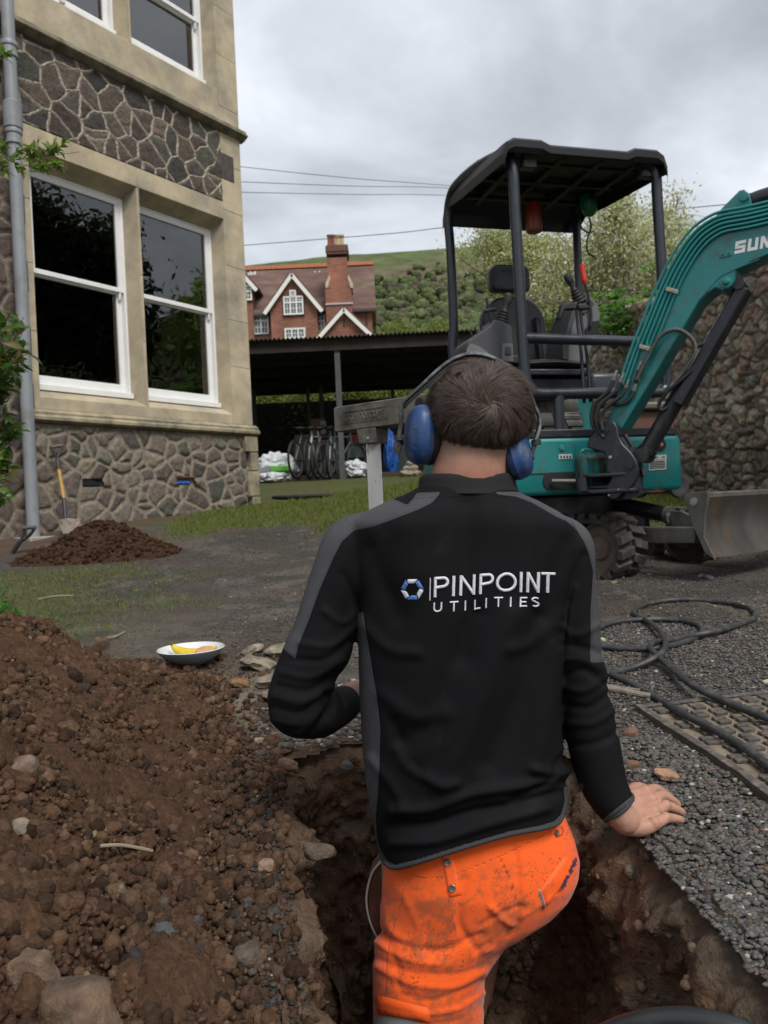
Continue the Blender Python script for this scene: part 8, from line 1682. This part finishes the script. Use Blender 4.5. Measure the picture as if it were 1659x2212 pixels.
# ================================================================== PLANTS
def leafmesh(mb_, pos, d, up, L_, wd, cols, droop=.25):
    """pos,d,up (n,3): curved leaf blade of 8 vertices"""
    d = d / (np.linalg.norm(d, axis=1)[:, None] + 1e-9); s = np.cross(d, up); s /= np.linalg.norm(s, axis=1)[:, None] + 1e-9; n_ = np.cross(s, d); rows = []
    for t, w_ in ((0, .08), (.28, .42), (.6, .46), (1, .02)):
        c = pos + d * (L_ * t)[:, None] - n_ * (droop * L_ * t * t)[:, None]
        rows.append(np.stack([c - s * (wd * w_)[:, None] + n_ * (wd * w_ * .35)[:, None], c, c + s * (wd * w_)[:, None] + n_ * (wd * w_ * .35)[:, None]], 1))
    V = np.concatenate(rows, 1); n = len(pos); f = []
    for k in range(3):
        b = k * 3; f += [(b, b + 1, b + 4, b + 3), (b + 1, b + 2, b + 5, b + 4)]
    Fl = (np.array(f)[None] + (np.arange(n) * 12)[:, None, None]).reshape(-1, 4); return V.reshape(-1, 3), Fl, np.repeat(cols, 12, 0)
m_leaf = mat('leaf', (.1, .1, .1), .42, attr='col', var=.15, vscale=40, spec=.4)
_n = m_leaf.node_tree.nodes; _l = m_leaf.node_tree.links; _tr = _n.new('ShaderNodeBsdfTranslucent'); _mx = _n.new('ShaderNodeMixShader'); _mx.inputs[0].default_value = .42; _at = [q for q in _n if q.type == 'ATTRIBUTE'][0]; _sc = _n.new('ShaderNodeVectorMath'); _sc.operation = 'SCALE'; _sc.inputs['Scale'].default_value = 1.5; _l.new(_at.outputs['Color'], _sc.inputs[0]); _l.new(_sc.outputs[0], _tr.inputs[0]); _l.new(_n['Principled BSDF'].outputs[0], _mx.inputs[1]); _l.new(_tr.outputs[0], _mx.inputs[2]); _l.new(_mx.outputs[0], _n['Material Output'].inputs[0])
_b = m_leaf.node_tree.nodes['Principled BSDF']; _b.inputs['Transmission Weight'].default_value = 0
def shrub(name, label, stems, nl, Lr, cols, seed, root, cat='shrub', spread=.03, group=None, stem_r=.003, stemcol=(.09, .06, .04), along=(.15, 1)):
    rg = np.random.default_rng(seed); t_ = thing(name, label, cat, root, group); mb = MB(); ps, ds = [], []
    for st in stems:
        P = crom(st, 6); mb.tube(P, list(np.linspace(stem_r, stem_r * .4, len(P))), 6)
        for k in range(nl):
            u = rg.uniform(*along); i = min(int(u * (len(P) - 1)), len(P) - 2); p = P[i] + (P[i + 1] - P[i]) * rg.random(); T = unit(P[i + 1] - P[i]); ps.append(p + rg.normal(size=3) * spread * .2); dd_ = unit(T * rg.uniform(.2, .9) + rg.normal(size=3) * .75 + [0, 0, .15]); ds.append(dd_)
            if spread > .02: mb.tube([p, ps[-1]], stem_r * .3, 4)
    mb.build('stems', mat('stem_' + name, stemcol, .8), t_); ps, ds = arr(ps), arr(ds); n = len(ps); Ls = rg.uniform(Lr[0], Lr[1], n); c = arr(cols)[rg.integers(0, len(cols), n)] * rg.uniform(.75, 1.3, (n, 1)); up = rg.normal(size=(n, 3)) * .45 + [0, -.25, 1]
    V, Fl, C_ = leafmesh(None, ps, ds, up, Ls, Ls * rg.uniform(.4, .55, n), c); fastmesh('leaves', V, Fl, m_leaf, t_, col=C_); return t_
GRN = [(.075, .16, .022), (.05, .11, .02), (.11, .20, .03), (.04, .085, .02), (.13, .10, .03)]
rg = np.random.default_rng(400)
def st(px0, py0, px1, py1, Z, n, sp): 
    o = []
    for i in range(n):
        a = W(px0 + rg.uniform(-6, 6), py0 + rg.uniform(-20, 20), Z); b = W(px1 + rg.uniform(-sp, sp), py1 + rg.uniform(-sp, sp), Z + rg.uniform(-.15, .15)); m = (a + b) / 2 + rg.normal(size=3) * .03; o.append([a, m, b])
    return o
stems = st(-60, 900, 30, 690, 2.7, 5, 22) + st(-60, 880, 42, 760, 2.7, 6, 16) + st(-60, 900, 20, 820, 2.7, 4, 18) + st(-60, 980, 25, 900, 2.75, 3, 16) + st(-60, 1000, 40, 935, 2.7, 3, 10) + st(-60, 1060, 10, 985, 2.7, 3, 12) + st(-60, 1100, 8, 1075, 2.7, 3, 10)
trunk_ = [[W(-75, 1500, 2.75), W(-90, 1250, 2.72), W(-62, 900, 2.7)], [W(-75, 1500, 2.75), W(-80, 1100, 2.7), W(-60, 880, 2.7)], [W(-75, 1500, 2.75), W(-60, 1350, 2.7), W(-60, 1060, 2.7)]]
shrub('leafy_shrub', 'glossy green shrub reaching in from the left edge in front of the downpipe', trunk_ + stems, 22, (.036, .066), GRN, 401, W(-75, 1500, 2.75), stem_r=.0035)
stems = [[W(-90, 420, 2.6), W(-30, 380, 2.6), W(0, 352, 2.6), (W(60, 342, 2.62)), W(120, 335, 2.6), W(172, 328, 2.6)]] + [[W(a, b, 2.6), W(a + 15, b - 14, 2.6), W(a + 34, b - 26 - c, 2.6)] for a, b, c in ((20, 345, 0), (50, 342, 6), (85, 340, 4), (105, 338, 0))] + [[W(a, b, 2.6), W(a + 8, b + 14, 2.6), W(a + 20, b + 26, 2.6)] for a, b in ((0, 352), (28, 345), (60, 344), (84, 340), (112, 336))] + [[W(-20, 360, 2.6), W(0, 330, 2.6), W(12, 312, 2.6)], [W(-20, 130, 2.6), W(0, 122, 2.6), W(12, 115, 2.6)]]
shrub('climbing_spray', 'thin light green leafy spray crossing the window lintel at the left', stems, 22, (.018, .036), [(.13, .21, .03), (.09, .17, .03), (.16, .22, .05)], 402, W(-90, 420, 2.6), cat='branch', spread=.02, stem_r=.0022, stemcol=(.10, .06, .04))
stems = st(-20, 1400, 25, 1300, 3.6, 6, 28) + st(-10, 1390, 40, 1330, 3.6, 6, 18) + st(-30, 1390, 5, 1310, 3.6, 6, 20)
shrub('nettle_clump', 'low fresh green weeds at the left edge behind the soil heap', stems, 13, (.03, .06), [(.06, .17, .025), (.08, .20, .03), (.05, .13, .02)], 403, W(-10, 1400, 3.6), cat='weeds', stem_r=.003)
# rhododendron on the wall top, and greenery behind the seat
for i, (cx_, cy_, Z_, rx, rz, n_, lb) in enumerate(((1330, 690, 9.3, .36, .28, 620, 'bright green broad leaved bush on top of the rubble wall behind the right console'), (1192, 715, 12.5, .34, .28, 300, 'bright green bush seen between the seat and the right console'))):
    rg = np.random.default_rng(410 + i); c = W(cx_, cy_, Z_); t_ = thing('broadleaf_bush', lb, 'bush', c - [0, 0, rz]); mb = MB()
    for k in range(16): e = c + rg.normal(size=3) * [rx * .6, .15, rz * .5]; mb.tube([c - [0, -.1, rz * 1.2], (c + e) / 2 - [0, 0, .1], e], [.012, .008, .004], 5)
    mb.build('branches', mat('stem_leafy_shrub', (0, 0, 0)), t_)
    hub = c + rg.normal(size=(n_ // 7, 3)) * [rx * .55, .2, rz * .5]; ps, ds = [], []
    for h_ in hub:
        for a in np.linspace(0, 6.28, 7, endpoint=False): ps.append(h_); ds.append([math.cos(a), math.sin(a), rg.uniform(-.1, .7)])
    n = len(ps); Ls = rg.uniform(.07, .12, n); cc2 = arr([(.09, .22, .03), (.06, .15, .025), (.13, .28, .05)])[rg.integers(0, 3, n)]; V, Fl, C_ = leafmesh(None, arr(ps), arr(ds), np.tile([0, 0, 1.], (n, 1)), Ls, Ls * .42, cc2); fastmesh('leaves', V, Fl, m_leaf, t_, col=C_)
# trees: recursive limbs, small leaf blades round the twigs
def tree(name, label, root, H, seed, cols, leaf, nper, lean=(0, 0), group=None, r0=.07, spread=.9, bark=(.10, .085, .07), depth_=5, kids=(3, 4), twl=.16, cat='tree', first=.35):
    rg = np.random.default_rng(seed); t_ = thing(name, label, cat, root, group); mb = MB(); tips = []
    def grow(p, d, L_, r, lv):
        pts = [p]; q = p.copy(); dd_ = d.copy()
        for i in range(4): dd_ = unit(dd_ + rg.normal(size=3) * .13 + [0, 0, .04]); q = q + dd_ * L_ / 4; pts.append(q)
        mb.tube(pts, list(np.linspace(r, r * .62, 5)), 6 if r > .012 else 4, cap=False)
        if lv >= depth_ - 2:
            for z in pts[1:]: tips.append((z, dd_))
        if lv >= depth_: return
        for k in range(rg.integers(*kids)):
            a = rg.uniform(0, 6.28); b = rg.uniform(.35, spread); s = unit(np.cross(dd_, [math.cos(a), math.sin(a), .3])); nd = unit(dd_ * math.cos(b) + s * math.sin(b)); i = rg.integers(2, 5); grow(pts[i], nd, L_ * rg.uniform(.62, .82), r * .58, lv + 1)
        grow(pts[-1], dd_, L_ * .75, r * .6, lv + 1)
    grow(arr(root), unit(np.array([lean[0], lean[1], 1.])), H * first, r0, 0); mb.build('trunk', mat('bark_' + name, bark, .9, var=.3, vscale=9, bump=.5, bscale=20), t_, sharp=0)
    T = arr([t[0] for t in tips]); D_ = arr([t[1] for t in tips]); k = np.repeat(np.arange(len(T)), nper); n = len(k); ps = T[k] + rg.normal(size=(n, 3)) * twl; ds = D_[k] + rg.normal(size=(n, 3)) * .9; Ls = rg.uniform(leaf * .7, leaf * 1.3, n); c = arr(cols)[rg.integers(0, len(cols), n)] * rg.uniform(.75, 1.25, (n, 1))
    V, Fl, C_ = leafmesh(None, ps, ds, rg.normal(size=(n, 3)) + [0, 0, .8], Ls, Ls * .6, c); fastmesh('crown', V, Fl, m_leaf, t_, col=C_); return t_
BLO_ = [(.34, .37, .13), (.42, .44, .19), (.58, .58, .42), (.28, .31, .09), (.66, .66, .56)]
tree('blossom_tree', 'pale blossoming tree in first leaf behind the digger seat, on the bank', W(1395, 800, 11.2), 2.5, 501, BLO_, .046, 5, lean=(-.55, .0), r0=.075, bark=(.17, .15, .125), spread=1.05, twl=.10, depth_=5, kids=(2, 4))
tree('blossom_tree', 'smaller pale blossoming tree leaning right behind the boom', W(1400, 790, 12.6), 2.6, 507, BLO_, .046, 4, lean=(.25, 0), r0=.06, bark=(.17, .15, .125), spread=1.0, twl=.10, kids=(2, 4))
tree('blossom_tree', 'pale blossoming tree at the back, left of the digger seat', W(1090, 800, 16.5), 2.9, 503, BLO_[:4], .055, 9, r0=.07, bark=(.17, .15, .125), spread=1.0, twl=.14, kids=(2, 4))
for i, (px, py, Z_, H_, lb) in enumerate(((880, 745, 20, 1.5, 'yellow green bush behind the shed roof, left one'), (935, 745, 21, 1.5, 'yellow green bush behind the shed roof, nearer the digger'), (650, 900, 20.3, 2.0, 'dark leafy bush glimpsed behind the shed through its back'), (760, 900, 20.3, 2.2, 'second dark bush behind the open shed'), (560, 900, 20.3, 2.0, 'bush behind the shed next to the house corner'), (870, 900, 20.3, 2.2, 'bush behind the shed just above the instrument'))):
    r_ = W(px, py, Z_); r_[2] -= .8; tree('garden_bush', lb, r_, H_, 520 + i, [(.16, .20, .035), (.11, .15, .03), (.20, .22, .06)], .07, 7, group='bushes behind the shed', r0=.03, spread=1.2, depth_=4, twl=.16, cat='bush', bark=(.1, .08, .06), first=.3)
tree('sky_blocking_tree', 'dense dark tree added out of view to block the sky mirrored in the left window', (17, 5.4, 3.5), 6.4, 541, [(.03, .045, .015), (.04, .055, .02)], .20, 70, r0=.2, bark=(.05, .04, .03), spread=1.1, twl=.6, depth_=4, kids=(3, 5))  # unseen tree, added and thickened to keep the left window's reflection dark
tree('broadleaf_tree', 'light green tree on the bank right of the view, mirrored in the right window', (15.5, 12.0, 3.5), 4.3, 542, [(.34, .44, .12), (.42, .50, .20)], .16, 15, r0=.13, bark=(.08, .07, .05), spread=1.1, twl=.25, depth_=4, kids=(3, 5))
# pale pole behind the digger
mb = MB(); a, b = W(1297, 470, 12.0), W(1301, 800, 12.0); mb.tube([b, a], .045, 12); tag(mb.build('pale_post', mat('pale_post', (.42, .40, .36), .8, var=.2), None), 'slim pale grey pole standing behind the green beacon cable', 'pole')
# flowers and wire deer in the ground floor window
def rw(x, y, o=-.40): return onplane(x, y, BO + BN * o, BN)
dr = thing('wire_deer', 'woven wire deer ornament standing behind the left ground floor window', 'ornament', rw(208, 822)); rg = np.random.default_rng(600); m_wire = mat('wicker_wire', (.62, .56, .48), .6)
def wirey(name, pts, rad, n):
    P = crom(pts, 8); mb = MB()
    for k in range(n):
        ph = rg.uniform(0, 6.28); tw = rg.uniform(3, 9) * rg.choice([-1, 1]); q = [p + (rad * (.9 + .2 * rg.random())) * (ZU * math.cos(ph + tw * i / len(P)) * 1 + BD * math.sin(ph + tw * i / len(P)) * .5 + BN * .6 * math.sin(ph + tw * i / len(P) + 1)) for i, p in enumerate(P)]; mb.tube(q, .0028, 4)
    mb.build(name, m_wire, dr)
wirey('body', [rw(176, 792), rw(190, 795), rw(215, 797), rw(232, 793)], .075, 16); wirey('neck', [rw(230, 796), rw(232, 770), rw(232, 748)], .035, 9); wirey('head', [rw(228, 744), rw(240, 743), rw(252, 748)], .025, 7)
for a in (184, 196, 222, 234): wirey('leg', [rw(a, 800), rw(a + 1, 815), rw(a, 830)], .016, 4)
wirey('antler', [rw(228, 742), rw(216, 732), rw(212, 722)], .006, 3); wirey('antler', [rw(236, 742), rw(246, 733), rw(250, 725)], .006, 3)
for i, (x_, y_, c, lb, gx0) in enumerate((((104, 788), 0, (.55, .5, .48), 'white tulips in the corner of the left window', 1), ((120, 786), 0, (.45, .10, .12), 'red pink tulips in the left window', 1), ((412, 818), 0, (.5, .12, .14), 'pink flower stalks in the right ground floor window', 0))):
    pass
def flowers(label, base, heads, col):
    t_ = thing('flowers', label, 'flowers', rw(*base)); mb = MB()
    for h_ in heads: mb.tube([rw(*base), rw((base[0] + h_[0]) / 2, (base[1] + h_[1]) / 2 + 3), rw(*h_)], .004, 5)
    mb.build('stalks', mat('flower_stalk', (.05, .11, .03), .7), t_)
    for h_ in heads: mb = MB(); mb.ell(rw(*h_), (.022, .022, .028), sub=2); mb.build('bloom', mat('bloom_' + label[:4], col, .6), t_)
flowers('white tulips in the lower corner of the left window', (112, 815), [(103, 792), (110, 786), (146, 806)], (.8, .78, .75)); flowers('deep pink tulips beside the white ones in the window', (120, 815), [(117, 784), (127, 790), (135, 787), (142, 790)], (.75, .16, .2)); flowers('pink flower stalks in a small vase in the right window', (432, 850), [(420, 820), (396, 838), (408, 796), (403, 812), (438, 832)], (.8, .2, .22))
mb = MB(); mb.lathe([(.02, 0), (.035, .03), (.03, .07), (.02, .09)], rw(432, 868, -.42) , n=16); tag(mb.build('vase', mat('white_vase', (.5, .5, .48), .3), None), 'small white vase on the sill of the right ground floor window', 'vase')
mb = MB(); p = B(.62, 4.885, -.12); mb.box(p + ZU * .07, (.05, .05, .12), np.stack([BD, BN, ZU], 1)); sg_ = mb.build('sensor_box', mat('white_plastic', (.6, .6, .6), .4), None, bevel=.006); tag(sg_, 'small white sensor box on the sill of the left upper window', 'sensor'); mb = MB(); mb.box(p + ZU * .085 + BN * .026, (.02, .004, .05), np.stack([BD, BN, ZU], 1)); mb.build('dark_lens', mat('recess_black', (0, 0, 0)), sg_)
